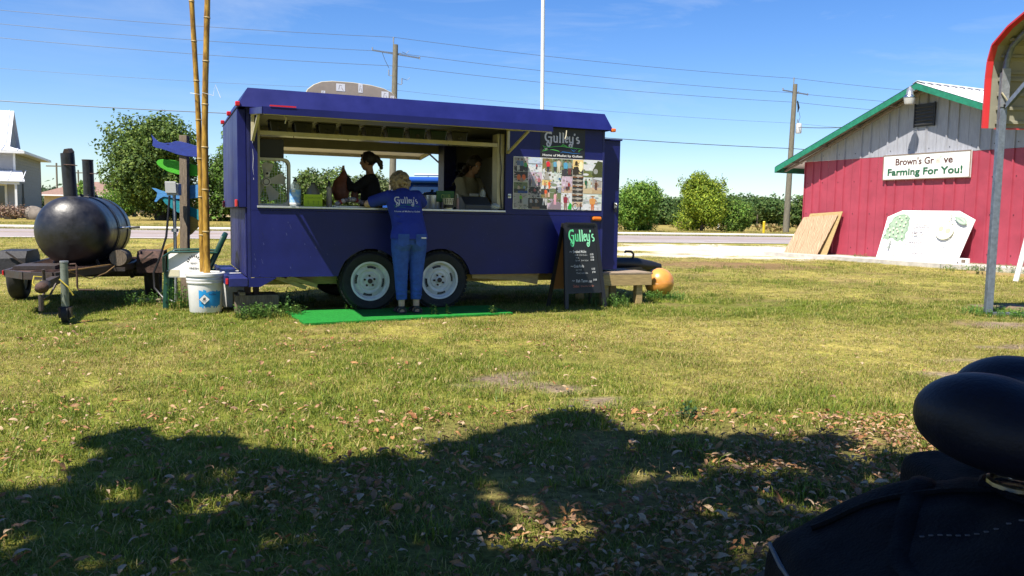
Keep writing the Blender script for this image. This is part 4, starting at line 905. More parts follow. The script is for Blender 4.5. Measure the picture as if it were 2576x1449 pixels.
# ------------------------------------------------------------------ things on the counter
tub_c = mat("smoked_clear_plastic", (.035, .038, .035), .25, spec=.6); tub_g = mat("green_tinted_plastic", (.012, .045, .035), .25, spec=.6); lidm = mat("dull_plastic_lid", (.07, .07, .065), .4)
for i in range(9):
    x = .36 + i * .265; t = thing("storage_tub", ("smoked plastic tub" if i not in (5, 6, 7) else "green tinted plastic tub"), "tub", TP(x, .26, 1.9905), TA, "plastic tubs on the overhead shelf")
    t['label'] = ("smoked" if i not in (5, 6, 7) else "green tinted") + " plastic tub, %s from the left on the overhead shelf" % ("first second third fourth fifth sixth seventh eighth last".split()[i])
    mb = MB(); s = .105
    mb.prism([(-s * .82, 0), (s * .82, 0), (s, .14), (-s, .14)], 'y', -.10, .10); obj("tub", mb, tub_c if i not in (5, 6, 7) else tub_g, t, bevel=.012)
    obj("lid", MB().box((-s - .008, -.11, .141), (s + .008, .11, .153)), lidm, t, bevel=.004)
    if i % 2 == 0: obj("contents", MB().sphere((0, -.075, .06), (.05, .03, .045), 10, 6), lidm, t, smooth=True)
# box fan
fan = thing("box_fan", "white square box fan with grille standing at the left end of the window", "fan", TP(.16, .26, 1.1935), TA)
S_ = .535; fm = mat("fan_white_plastic", (.62, .62, .56), .45, var=.1)
ro = []
for (cx, cz, a0) in ((S_ - .07, S_ - .07, 0), (.07, S_ - .07, 90), (.07, .07, 180), (S_ - .07, .07, 270)): ro += arc(cx, cz, .07, .07, a0, a0 + 90, 4)
mb = MB(); n_ = len(ro); inn = [(S_ / 2 + (a - S_ / 2) * .90, S_ / 2 + (b - S_ / 2) * .90) for a, b in ro]; mb.v = [(a - .2, y, b) for y in (0, .12) for a, b in ro] + [(a - .2, y, b) for y in (0, .12) for a, b in inn]
for i in range(n_):
    j = (i + 1) % n_; mb.f += [(i, j, n_ + j, n_ + i), (2 * n_ + i, 3 * n_ + i, 3 * n_ + j, 2 * n_ + j), (i, 2 * n_ + i, 2 * n_ + j, j), (n_ + i, n_ + j, 3 * n_ + j, 3 * n_ + i)]
mb.c = [(1, 1, 1)] * len(mb.f); obj("fan_frame", mb, fm, fan, smooth=False); cx, cz = S_ / 2 - .2, S_ / 2
mb = MB()
for i in range(16):
    x = -.17 + i * .03; mb.box((x, -.002, .03), (x + .0035, .001, S_ - .03)); mb.box((-.175, .0015, .04 + i * .030), (S_ - .225, .003, .0425 + i * .030))
obj("grille", mb, fm, fan)['kind'] = 'stuff'
for k in range(5):
    a = k * 2 * PI / 5 + .3; c, s = math.cos(a), math.sin(a); mb = MB()
    mb.add([(cx + .05 * c - .02 * s, .05, cz + .05 * s + .02 * c), (cx + .05 * c + .03 * s, .07, cz + .05 * s - .03 * c), (cx + .20 * c + .09 * s, .085, cz + .20 * s - .09 * c), (cx + .225 * c, .07, cz + .225 * s), (cx + .19 * c - .05 * s, .045, cz + .19 * s + .05 * c)], [(0, 1, 2, 3, 4)])
    o = obj("blade", mb, fm, fan); sl = o.modifiers.new("s", 'SOLIDIFY'); sl.thickness = .004
hub = obj("hub", MB().lathe([(.0, -.010), (.045, -.012), (.052, -.004), (.052, .03)], 24, (cx, 0, cz), 'y'), fm, fan, smooth=True); obj("hub_ring", MB().lathe([(.030, -.0145), (.034, -.016), (.038, -.0145)], 20, (cx, 0, cz), 'y'), M['dark'], hub)
obj("switch_box", MB().box((cx - .02, -.03, cz + .055), (cx + .035, -.004, cz + .125)), fm, fan, bevel=.012); obj("switch_knob", MB().lathe([(0, -.042), (.014, -.04), (.014, -.03)], 12, (cx + .008, 0, cz + .09), 'y'), M['dark'], fan)
for x in (-.12, .26): obj("foot", MB().box((x, -.03, 0), (x + .04, .15, .012)), fm, fan)
bx_ = thing("speaker_box", "black box sitting on top of the box fan inside the window", "speaker", TP(.285, .30, 1.7300), TA); obj("cabinet", MB().box((-.13, -.02, 0), (.14, .22, .205)), M['dark'], bx_, bevel=.006); obj("lid_strip", MB().box((-.09, .0, .2055), (.12, .2, .222)), M['wood_grey'], bx_)
# gallon jug with blue label
clear = mat("clear_jug_plastic", (.60, .68, .72), .12, alpha=.45, spec=.7); 
def lbl(name, parent, r, z0, z1, a0, a1, m, col=None):
    mb = MB().lathe([(r, z0), (r, z1)], 14, a0=R(a0), a1=R(a1)); return obj(name, mb, m, parent, smooth=True)
jug = thing("water_jug", "clear jug with a blue and white label beside the box fan", "jug", TP(.527, .14, 1.1935), TA)
obj("bottle", MB().lathe([(0, 0), (.058, 0), (.062, .015), (.062, .20), (.055, .225), (.03, .265), (.02, .275)], 20), clear, jug, smooth=True); obj("cap", MB().lathe([(.022, .275), (.022, .295), (.012, .298), (.010, .318), (0, .32)], 12), M['dark'], jug, smooth=True)
lbl("label_band", jug, .0630, .04, .185, 180, 360, mat("blue_label", (.02, .22, .62), .4, var=.5, vscale=22, col2=(.45, .62, .75))); lbl("label_band", jug, .0632, .02, .04, 180, 360, M['white'])
obj("white_ticket", MB().box((-.05, -.0665, .155), (-.01, -.064, .18)), M['white'], jug)
ls = thing("lime_sign", "lime green handwritten card in front of a grey jug on the counter", "sign", TP(.715, .06, 1.1935), TA)
obj("card", MB().box((-.108, -.003, 0), (.098, 0, .135)), mat("lime_card", (.42, .60, .03), .7), ls); pr = Print(.0002); ink = (.10, .22, .02)
pr.text("DONOR'S FUND", -.005, .088, .022, ink, width=.18); 
for x in (-.06, .0, .055): pr.stroke([(x, .02), (x, .065)], .004, ink); pr.stroke([(x - .012, .052), (x, .066), (x + .012, .052)], .003, ink)

o = pr.obj("ink", ls); o.location = (0, -.0035, 0)
gj = thing("grey_jug", "grey translucent jug behind the lime green card", "jug", TP(.725, .15, 1.1935), TA); obj("bottle", MB().lathe([(0, 0), (.075, 0), (.078, .02), (.078, .15), (.06, .20), (.028, .235), (.024, .25)], 18), mat("grey_jug_plastic", (.20, .20, .18), .3, alpha=.85), gj, smooth=True); obj("cap", MB().lathe([(.027, .25), (.027, .27), (0, .272)], 12), M['dark'], gj)
bt = thing("squeeze_bottle", "tall grey bottle with black top right of the lime green card", "bottle", TP(.905, .15, 1.1935), TA); obj("bottle", MB().lathe([(0, 0), (.030, 0), (.032, .01), (.030, .22), (.016, .235)], 14), mat("grey_tube", (.30, .27, .25), .4), bt, smooth=True); obj("cap", MB().lathe([(.017, .235), (.019, .27), (.008, .30), (0, .302)], 10), M['dark'], bt, smooth=True)
# heap of plastic wrapped food in front of worker in black
fd = thing("food_tray", "tray heaped with wrapped food in front of the worker in black", "tray", TP(1.12, .12, 1.1935), TA); obj("tray", MB().box((-.16, -.06, 0), (.20, .12, .015)), M['alu'], fd, bevel=.004)
hc = [(.35, .33, .36), (.40, .05, .04), (.55, .50, .50), (.16, .14, .18), (.5, .48, .55)]
for i in range(9): obj("wrapped_piece", MB().sphere((-.12 + i * .036, rnd.uniform(-.03, .08), .04 + .05 * math.sin(i * .35)), (.035, .035, .028), 7, 5), mat("wrap_%d" % i, hc[i % 5], .3), fd, smooth=True)
# stock pot
pot = thing("stock_pot", "steel stock pot with lid on the back counter right of the customer", "pot", TP(2.19, .33, 1.1935), TA); obj("pot_body", MB().lathe([(0, 0), (.115, 0), (.12, .01), (.12, .165), (.128, .17)], 28), M['alu'], pot, smooth=True); obj("pot_lid", MB().lathe([(.128, .172), (.10, .20), (.03, .213), (0, .214)], 28), mat("blue_lid", (.03, .10, .30), .2, metal=.6), pot, smooth=True)
obj("lid_knob", MB().lathe([(.016, .214), (.02, .235), (0, .238)], 12), M['dark'], pot, smooth=True); obj("handle", MB().tube([(-.12, 0, .14), (-.155, 0, .145), (-.155, .03, .145), (-.12, .04, .14)], .006, 6), M['chrome'], pot)
gs = thing("green_sign", "dark green box sign with pale lettering behind the white basket", "sign", TP(2.32, .20, 1.28), TA); obj("sign_box", MB().box((-.115, 0, 0), (.11, .03, .135)), mat("green_card", (.015, .12, .02), .5), gs, bevel=.003); obj("prop_stand", MB().box((-.03, .004, -.0865), (.03, .026, -.001)), M['dark'], gs); pr = Print(.0002); pr.text("CLUB", .0, .04, .055, (.28, .40, .06), bold=.02, width=.12); o = pr.obj("lettering", gs); o.location = (0, -.001, 0)
bk = thing("white_basket", "small white perforated basket with a black tip label on the ledge", "basket", TP(2.295, .03, 1.1935), TA)
obj("basket", MB().lathe([(0, 0), (.055, 0), (.058, .03), (.068, .125), (.072, .13), (.066, .128), (.055, .03)], 20), M['bucket'], bk, smooth=True)
for k in range(3):
    for j in range(5): a = R(225 + 22.5 * j); obj("hole", MB().box((-.005, -.0012, -.008), (.005, .0012, .008)), M['dark'], bk).location = ((.0645 + .003 * k) * math.cos(a), (.0645 + .003 * k) * math.sin(a), .074 + .02 * k); bpy.data.objects[-1]; bk.children[-1].rotation_euler = (0, 0, a + PI / 2)
lbl("black_label", bk, .0630, .015, .055, 200, 340, M['chalk'])
cb = thing("condiment_bottle", "slim pale bottle with pump right of the white basket", "bottle", TP(2.44, .10, 1.1935), TA); obj("bottle", MB().lathe([(0, 0), (.018, 0), (.018, .11), (.007, .14)], 12), mat("pinkish_plastic", (.45, .28, .25), .4), cb, smooth=True); obj("pump", MB().tube([(0, 0, .14), (0, 0, .18), (-.02, 0, .185)], .005, 6), M['white'], cb)
rg = thing("cash_register", "dark grey cash register with sloping front at the right end of the counter", "cash register", TP(2.68, .12, 1.1935), TA)
obj("base", MB().prism([(-.10, 0), (.14, 0), (.14, .16), (.05, .16), (-.10, .06)], 'x', -.17, .17), mat("dark_grey_plastic", (.035, .04, .05), .5), rg, bevel=.008); obj("display", MB().box((-.06, .03, .162), (.05, .06, .20)), mat("register_display", (.10, .11, .10), .3), rg, bevel=.004)
wb = thing("glass_bottle", "small dark capped glass bottle standing on the cash register", "bottle", TP(2.80, .2, 1.354), TA); obj("bottle", MB().lathe([(0, 0), (.035, 0), (.035, .06), (.018, .085), (.018, .09)], 14), clear, wb, smooth=True); obj("cap", MB().lathe([(.021, .09), (.021, .115), (0, .116)], 10), M['dark'], wb)
pp = thing("napkin_bag", "crumpled clear plastic bag at the right end of the counter ledge", "bag", TP(2.90, .02, 1.1935), TA); obj("bag", MB().sphere((0, .02, .045), (.07, .05, .045), 9, 6), clear, pp, smooth=True)

# mat, props, bench and ball
gm = MB(); mp_ = [TP(.40, .16), TP(.45, -.97), TP(2.85, -.69), TP(2.87, .10)]
gm.prism([(a, b) for a, b, _ in mp_], 'z', -.004, .016); mt = obj("green_mat", gm, M['turf']); tag(mt, "bright green artificial turf mat laid under the serving window", "mat")
bl = thing("prop_block", "dark wooden blocks propping the rear corner of the trailer", "support", TP(.02, .30, 0), TA); obj("block", MB().box((-.14, -.15, -.01), (.32, .25, .20)), M['wood_grey'], bl, bevel=.006); obj("post_stub", MB().box((-.03, -.05, .202), (.03, .05, .30)), M['rust'], bl); obj("post_stub", MB().box((.06, -.05, .202), (.12, .05, .304)), M['rust'], bl); obj("cap_board", MB().box((-.10, -.16, .2005), (-.04, .1, .235)), M['wood_top'], bl)
bn = thing("wooden_step", "low timber step platform at the right end of the trailer", "step", TP(4.37, -.10, 0), TA)
obj("front_board", MB().box((0, 0, .245), (.735, .038, .385)), M['wood_new'], bn, bevel=.003); obj("side_board", MB().box((.70, .04, .245), (.735, .80, .385)), M['wood_new'], bn)
for i in range(5): obj("deck_board", MB().box((-.01, .0 + i * .163, .388), (.75, .157 + i * .163, .413 + rnd.uniform(0, .003))), M['wood_top'], bn, bevel=.003)
for x, y in ((.53, .04), (.53, .72), (.02, .72), (.02, .05)): obj("leg", MB().box((x, y, -.01), (x + .09, y + .085, .386)), M['wood_new'], bn)
ob = thing("orange_ball", "large orange ball resting on the grass behind the timber step", "ball", (2.118, 11.7, 0)); obj("ball", MB().sphere((0, 0, .208), .208, 40, 24), M['orange'], ob, smooth=True); obj("seam", MB().lathe([(.2075, -.003), (.2092, 0), (.2075, .003)], 40, (0, 0, .20)), M['orange'], ob, smooth=True)
# weeds around the trailer
M['weed'] = mat("weed_leaf", (1, 1, 1), .6, attr="Col", trans=.3)
def weed(name, label, x, y, h, n, r, seed, cols=((.09, .20, .03), (.07, .15, .02), (.16, .24, .05)), ls=.035, group=None, cat="weed"):
    q = random.Random(seed); mb = MB()
    for i in range(n):
        a = q.uniform(0, 6.28); rr = r * math.sqrt(q.random()); bx, by = rr * math.cos(a), rr * math.sin(a); hh = h * q.uniform(.45, 1); tx, ty = bx + q.uniform(-.3, .3) * hh * .5, by + q.uniform(-.3, .3) * hh * .5
        c = q.choice(cols); mb.tube([(bx, by, -.01), (tx, ty, hh)], [.0035, .0015], 4, cap=False, col=tuple(v * .7 for v in c))
        for k in range(7):
            f = .15 + .85 * k / 6; p = Vector((bx + (tx - bx) * f, by + (ty - by) * f, hh * f)); b = q.uniform(0, 6.28); d = Vector((math.cos(b), math.sin(b), q.uniform(0, .7))).normalized() * ls * q.uniform(.6, 1.3); s = Vector((-d.y, d.x, 0)) * .28; g = q.uniform(.75, 1.25)
            mb.add([p, p + d * .5 + s, p + d, p + d * .5 - s], [(0, 1, 2, 3)], tuple(v * g for v in c))
    o = obj(name, mb, M['weed'], None, color=True, fix=False); o.location = (x, y, 0); return tag(o, label, cat, group)
weed("weed_patch", "leafy green weeds growing beside the white bucket", -3.80, 9.35, .34, 60, .16, 1, cols=((.10, .24, .03), (.08, .19, .025)))
weed("weed_patch", "low weeds along the shaded edge left of the green mat", *TP(.30, -.05)[:2], .13, 80, .30, 2); weed("weed_patch", "weeds beneath the prop boards under the trailer", *TP(.45, 1.0)[:2], .16, 90, .45, 3)
weed("weed_patch", "weeds in front of the trailer's rear corner", *TP(.05, -.22)[:2], .14, 70, .22, 4); weed("weed_plant", "tall thin dark weed standing in front of the trailer's blue side", *TP(.40, .02)[:2], .34, 3, .03, 5, cols=((.05, .11, .03),), ls=.06)
weed("weed_sprig", "small sprig left of the front tyre at the mat's back edge", *TP(1.16, .13)[:2], .11, 12, .10, 6, group="sprigs at the mat"); weed("weed_sprig", "left one of two sprigs at the mat's front edge beside the customer", *TP(1.92, -.62)[:2], .16, 6, .04, 7); weed("weed_sprig", "right one of two sprigs at the mat's front edge beside the customer", *TP(2.08, -.60)[:2], .15, 6, .04, 8); weed("weed_sprig", "lone sprig at the right end of the green mat", *TP(2.62, -.62)[:2], .13, 6, .05, 9)
weed("weed_patch", "leafy weeds between the menu board and the timber step", *TP(4.35, -.20)[:2], .16, 60, .30, 10, cols=((.12, .24, .05), (.10, .2, .03))); weed("weed_patch", "leafy weeds in front of the orange ball", 2.15, 11.42, .11, 100, .30, 11, cols=((.11, .24, .035), (.09, .2, .03)))
weed("weed_patch", "seedling weeds in front of the smoker's right wheel", -4.5, 9.7, .16, 60, .28, 12); weed("weed_sprig", "dark upright sprig at the edge of the shade in the foreground", 1.0, 4.55, .11, 5, .06, 13, cols=((.04, .09, .02),), ls=.045)
# ------------------------------------------------------------------ smoker on its trailer (local: y towards the tongue, x to its right side)
SM = thing("smoker_trailer", "black barrel smoker with two chimneys on a rusty two-wheel trailer", "smoker", (-5.37, 10.28, 0), R(199.3 + 0))
# local axes: +y -> tongue direction (.33,-.944); +x -> (-.944,-.33) i.e. left in the picture
def Q(name, mb, m, parent=None, **k): return obj(name, mb, m, parent or SM, **k)
zf = .43
deck = [(-.55, -.95), (.55, -.95), (.55, 1.55), (.30, 1.95), (.02, 2.05), (-.55, .45)]
mb = MB()
for i in range(len(deck)):
    a, b = deck[i], deck[(i + 1) % len(deck)]; mb.beam((*a, zf), (*b, zf), .045, .075)
Q("deck_frame", mb, M['darksteel']); mb = MB(); mb.prism([(a * .96, b * .985) for a, b in deck], 'z', zf + .018, zf + .024); Q("deck_plate", mb, M['rust'])
mb = MB()
for i in range(26):
    y = -.9 + i * .11; x1 = .53 if y < 1.5 else .28; x0 = -.53 if y < .45 else -.53 + (y - .45) * .36; mb.box((x0, y, zf + .026), (x1, y + .012, zf + .034), rot=(0, 0, .25))
Q("mesh_grid", mb, M['rust'])['kind'] = 'stuff'
Q("cross_beam", MB().box((-.60, -.02, .30), (.60, .05, .36)), M['darksteel'])
for y in (.9, .1, -.7): Q("cross_beam", MB().box((-.53, y, zf - .03), (.53, y + .045, zf + .015)), M['darksteel'])
M['fender'] = mat('chipped_black_fender', (.014, .014, .017), .6, var=.5, vscale=14, bump=.3)
# axle, springs, wheels, fenders
Q("axle", MB().tube([(-.70, 0, .29), (.70, 0, .29)], .025, 10), M['darksteel'])
for x in (-.52, .52): Q("leaf_spring", MB().tube([(x, -.32, .36), (x, -.12, .28), (x, .12, .28), (x, .32, .36)], (.028), 6), M['darksteel'])
ty = MB().lathe([(.17, -.06), (.19, -.085), (.25, -.09), (.275, -.075), (.285, -.05), (.285, .05), (.275, .075), (.25, .09), (.19, .085), (.17, .06)], 36, ax='x').mesh("smoker_tyre")
rm = MB().lathe([(.172, -.06), (.165, -.03), (.10, -.045), (.04, -.04), (.03, -.06), (0, -.06)], 28, ax='x').mesh("smoker_rim"); rm2 = MB().lathe([(.172, .06), (.165, .03), (.10, .045), (.04, .04), (.03, .06), (0, .06)], 28, ax='x').mesh("smoker_rim_back")
for x in (-.76, .76):
    w = link("tyre", ty, M['rubber'], SM, smooth=True); w.location = (x, 0, .285); o = link("rim", rm, M['rim'], w, smooth=True); o = link("rim", rm2, M['rim'], w, smooth=True)
    r0, r1 = (x - .15, x + .15); pts = [(-.42, .30), (-.40, .52), (-.30, .605), (.30, .605), (.40, .52), (.42, .34)]
    mb = MB(); inner = [(a * .965, b - .012 if abs(a) < .35 else b) for a, b in pts]
    mb.prism(pts + inner[::-1], 'x', r0, r1); mb.prism([(-.42, .36), (-.40, .52), (-.30, .605), (.30, .605), (.40, .52), (.42, .36), (.30, .42), (-.30, .42)], 'x', r1 if x < 0 else r0 - .006, r1 + .006 if x < 0 else r0)
    Q("fender", mb, M['fender'] if x > 0 else M['rust'], bevel=.012)
    Q("fender_brace", MB().beam((x * .80, .43, .45), (x * 1.05, .43, .60), .02, .02), M['darksteel'])
# tongue
Q("tongue_beam", MB().beam((.0, 1.6, .40), (.0, 2.60, .385), .07, .08), M['darksteel']); 
Q("coupler", MB().tube([(.0, 2.52, .39), (.0, 2.62, .385), (.0, 2.74, .36)], [(.045, .045), (.055, .05), (.06, .045)], 10), M['darksteel'], smooth=True); Q("coupler_dome", MB().sphere((.0, 2.72, .375), (.062, .062, .05), 14, 8), M['rust'], smooth=True); Q("coupler_lever", MB().tube([(.0, 2.60, .43), (.0, 2.63, .54)], .014, 6), M['darksteel'])
Q("hanging_hitch_pin", MB().tube([(.01, 2.72, .30), (.01, 2.72, .15)], .024, 8), M['darksteel'])
# jack
jx, jy = -.16, 2.52
jk = Q("jack_tube", MB().tube([(jx, jy, .17), (jx, jy, .60)], .036, 14), mat("greenish_galvanised", (.20, .23, .19), .5, metal=.3, var=.35, vscale=12), smooth=True); Q("jack_cap", MB().tube([(jx, jy, .60), (jx, jy, .615)], .040, 14), M['galv'], jk)
Q("jack_foot_tube", MB().tube([(jx, jy, .08), (jx, jy, .17)], .026, 10), M['rust'], jk); Q("jack_crank", MB().tube([(jx - .03, jy, .58), (jx - .10, jy, .585), (jx - .11, jy, .56), (jx - .11, jy, .36), (jx - .12, jy, .33), (jx - .26, jy, .325)], .010, 6), M['rust'], jk)
Q("caster_fork", MB().box((jx - .055, jy - .05, .06), (jx - .035, jy + .05, .16)), M['darksteel'], jk); Q("caster_fork", MB().box((jx + .035, jy - .05, .06), (jx + .055, jy + .05, .16)), M['darksteel'], jk)
cw = Q("caster_wheel", MB().lathe([(.0, -.03), (.06, -.032), (.082, -.028), (.088, 0), (.082, .028), (.06, .032), (0, .03)], 24, (jx, jy + .01, .088), 'x'), M['rubber'], jk, smooth=True)
Q("caster_hub", MB().lathe([(.0, .036), (.02, .036), (.05, .032)], 14, (jx, jy + .01, .088), 'x'), M['galv'], cw)
def rope(name, pts, r, m, parent): return Q(name, MB().tube(pts, r, 6), m, parent)
yl = mat("yellow_strap", (.50, .40, .05), .7); rope("yellow_strap", [(.03, 2.55, .46), (.09, 2.58, .47), (.10, 2.6, .40), (.04, 2.62, .34)], .008, yl, SM); rope("yellow_strap", [(-.12, 2.56, .44), (-.20, 2.57, .36), (-.24, 2.56, .28)], .007, yl, SM)
rope("safety_chain", [(.02, 2.3, .36), (.05, 2.45, .26), (.02, 2.6, .24), (-.06, 2.66, .30), (-.10, 2.6, .40)], .011, M['darksteel'], SM)
rope("tie_rope", [(-.08, 1.9, .475), (-.2, 1.6, .478), (-.30, 1.2, .48), (-.42, .8, .478)], .008, mat("orange_rope", (.30, .17, .05), .8), SM); rope("tie_rope", [(-.10, 1.85, .46), (-.25, 1.55, .36), (-.36, 1.2, .40), (-.42, .95, .46)], .006, mat("brown_rope", (.22, .13, .05), .8), SM)
Q("red_marker", MB().box((.572, 1.50, .41), (.585, 1.58, .46)), M['red_lens'])
# tank: axis turned a few degrees from the trailer
tk = bpy.data.objects.new("tank_mount", None)
ta = R(96.5); tc_ = Vector((-5.12, 9.5, .865)); rt = .405
tdir = Vector((math.cos(R(103.5)), math.sin(R(103.5)), 0)); tpos = tc_
TKW = bpy.data.objects.new("tank", None); bpy.data.objects.remove(TKW); bpy.data.objects.remove(tk)
inv = SM.matrix_basis.inverted() if False else (Matrix.Translation(SM.location) @ Euler((0, 0, SM.rotation_euler.z)).to_matrix().to_4x4()).inverted()
prof = []
for i in range(13):
    a = PI / 2 * i / 12; prof.append((rt * math.sin(a), -rt * .72 * math.cos(a)))
L1 = 1.05
prof += [(rt, .25), (rt, L1)]
for i in range(1, 13):
    a = PI / 2 * i / 12; prof.append((rt * math.cos(a), L1 + rt * .72 * math.sin(a)))
zq = Vector((0, 0, 1)).rotation_difference(tdir).to_matrix().to_4x4(); TM = inv @ Matrix.Translation(tpos) @ zq
def QT(name, mb, m, parent=None, smooth=True, **k):
    mb.v = [tuple(TM @ Vector(v)) for v in mb.v]; return obj(name, mb, m, parent or SM, smooth=smooth, **k)
tank = QT("tank", MB().lathe(prof, 56), M['tank'])
for h in (.36, .42, .86): QT("door_band", MB().lathe([(rt + .001, h), (rt + .010, h + .004), (rt + .010, h + .03), (rt + .001, h + .034)], 56), M['tank'], tank)
def onw(p): return inv @ Vector(p)
def QW(name, pts, r, m, parent=None, n=12, **k): return obj(name, MB().tube([tuple(onw(p)) for p in pts], r, n), m, parent or SM, **k)
c1 = tpos + tdir * .12; c2 = tpos + tdir * .82
ch = QW("chimney", [(c1.x - .05, c1.y, 1.22), (c1.x - .075, c1.y, 1.765)], .075, M['tank'], smooth=True, n=20); QW("chimney_flap", [(c1.x - .075, c1.y - .02, 1.77), (c1.x - .06, c1.y + .05, 1.785)], .05, M['darksteel'], ch, n=6); QW("flap_rod", [(c1.x - .08, c1.y - .08, 1.63), (c1.x + .04, c1.y - .10, 1.625), (c1.x + .09, c1.y - .1, 1.62)], .006, M['rust'], ch, n=5); QW("base_flange", [(c1.x - .05, c1.y, 1.235), (c1.x - .05, c1.y, 1.255)], .10, M['darksteel'], ch, n=20)
ch = QW("chimney", [(c2.x - .02, c2.y, 1.20), (c2.x - .03, c2.y, 1.72)], .064, M['tank'], smooth=True, n=20); QW("chimney_cap", [(c2.x - .03, c2.y, 1.722), (c2.x - .03, c2.y, 1.735)], .067, M['darksteel'], ch, n=16); QW("flap_rod", [(c2.x + .02, c2.y - .05, 1.56), (c2.x + .12, c2.y - .05, 1.56)], .006, M['rust'], ch, n=5); QW("base_flange", [(c2.x - .02, c2.y, 1.25), (c2.x - .02, c2.y, 1.268)], .09, M['darksteel'], ch, n=20)
sd_ = Vector((tdir.y, -tdir.x, 0))
for h in (.30, .55, .95): p = tpos + tdir * h + Vector((0, 0, rt + .012)) + sd_ * .03; QW("door_hinge", [tuple(p - tdir * .04), tuple(p + tdir * .04)], .014, M['darksteel'], tank, n=8)
hp = tpos + tdir * .42 + sd_ * (rt + .005) + Vector((0, 0, .03)); QW("door_handle", [tuple(hp), tuple(hp + sd_ * .06 + Vector((0, 0, .005))), tuple(hp + sd_ * .07 + tdir * .25 + Vector((0, 0, .01))), tuple(hp + tdir * .26)], .012, M['chrome'], tank, n=7)
hg = hp + sd_ * .07 + tdir * .2; QW("handle_grip", [tuple(hg), tuple(hg + sd_ * .12 + Vector((0, 0, .01)))], .014, M['dark'], tank, n=8)
for h in (.1, .95):
    for s in (-1, 1): p = tpos + tdir * h + sd_ * s * .24; QW("tank_leg", [(p.x, p.y, .455), (p.x - s * sd_.x * .06, p.y - s * sd_.y * .06, .62)], .022, M['darksteel'], n=6)
Q("tool_rack", MB().box((.10, 1.0, .46), (.50, 1.5, .50)), M['darksteel']); 
lg = thing("firewood_log", "short cut log lying on the smoker trailer deck beside the tank", "log", (-4.66, 9.72, .555), R(20)); obj("bark", MB().tube([(-.03, -.16, 0), (.0, .16, 0)], .095, 14, cap=False), M['bark'], lg, smooth=True); obj("cut_face", MB().lathe([(0, -.161), (.094, -.161)], 14, (-.03, 0, 0), 'y'), M['wood_grey'], lg); obj("cut_face", MB().lathe([(0, .161), (.094, .161)], 14, (0, 0, 0), 'y'), M['wood_grey'], lg)
bd = thing("dirt_board", "weathered board lying by the smoker's right wheel", "board", (-4.55, 9.95, 0), R(-8)); obj("plank", MB().box((-.12, -.05, .0), (.35, .10, .035)), M['wood_top'], bd)

# ------------------------------------------------------------------ fish sign, electric box, bucket and chair
fs = thing("fish_sign", "grey wooden post with five painted wooden fish beside the bamboo", "sign", (-4.126, 10.2, 0))
obj("post", MB().box((-.047, 0, -.05), (.047, .09, 2.05), rot=(0, R(.6), 0), piv=(0, 0, 0)), M['wood_grey'], fs, bevel=.004)
def pm(n, c, b=.3): return mat(n, c, .7, var=.22, vscale=14, bump=b, bscale=60, stretch=(1, 1, 6))
fishes = [("blue_fish", (.012, .035, .26), -.022, [(384, 341), (392, 350), (402, 359), (416, 362), (432, 361), (444, 357), (452, 357), (470, 361), (490, 367), (506, 376), (513, 386), (508, 395), (492, 396), (468, 394), (446, 389), (424, 381), (405, 375), (396, 374), (386, 368), (388, 356)]),
 ("green_fish", (.055, .40, .012), .091, [(385, 407), (390, 402), (402, 400), (424, 402), (446, 406), (470, 411), (494, 418), (512, 427), (515, 434), (506, 440), (486, 442), (462, 441), (438, 438), (414, 431), (396, 421), (388, 414)]),
 ("pale_blue_fish", (.06, .24, .52), .092, [(372, 472), (384, 474), (396, 479), (410, 482), (432, 477), (456, 468), (484, 464), (512, 466), (518, 478), (512, 490), (488, 497), (460, 500), (436, 500), (416, 496), (402, 494), (392, 499), (383, 508), (378, 506), (384, 494), (386, 484)]),
 ("teal_fish", (.0, .20, .25), .105, [(396, 499), (404, 495), (418, 496), (434, 502), (452, 513), (472, 522), (486, 526), (500, 536), (506, 550), (514, 566), (513, 582), (503, 574), (492, 556), (476, 546), (456, 540), (436, 534), (418, 522), (404, 511)]),
 ("tan_fish", (.50, .33, .065), .118, [(496, 533), (500, 541), (497, 556), (486, 572), (470, 588), (454, 597), (444, 603), (437, 616), (430, 634), (424, 648), (420, 640), (424, 626), (420, 620), (398, 630), (392, 627), (404, 617), (420, 610), (430, 598), (438, 580), (452, 560), (470, 543), (486, 534)])]
for nm, c, off, pts in fishes:
    # outline of each cut-out board, in metres on the post's plane
    poly = [((x - 1288) / 2050 * 10.17 + 4.126 + .0, (1.14 - (y - (540 + .0175 * (x - 1288))) / 2050 * 10.17)) for x, y in pts]
    yy = off if off > 0 else -.022
    f = obj(nm, MB().prism(poly, 'y', yy, yy + .012), pm(nm, c), fs, bevel=.002)
    q_ = Print(.0002); i0 = poly[0]; fc = (max(a for a, b in poly) - .10, sum(b for a, b in poly) / len(poly) + .02)
    if nm == "blue_fish": q_.ell(-.155 , 1.875 + .06, .02, .008, (.003, .008, .06)); o = q_.obj("painted_fin", f); o.location = (0, yy - .0005, 0)
eb = thing("meter_box", "grey electric outlet box on a galvanised conduit left of the fish post", "electric box", (-4.15, 10.02, 0))
obj("conduit", MB().tube([(0, 0, -.02), (0, 0, 1.31)], .020, 12), M['galv'], eb, smooth=True); obj("box", MB().box((-.072, -.05, 1.305), (.072, .05, 1.45)), mat("grey_box_paint", (.36, .37, .38), .5, var=.1), eb, bevel=.006); obj("cover", MB().box((-.08, -.075, 1.33), (.055, -.052, 1.47), rot=(.12, 0, 0)), mat("box_cover", (.44, .45, .45), .45), eb, bevel=.006); obj("clamp", MB().box((-.03, -.03, .86), (.03, .03, .90)), M['galv'], eb)
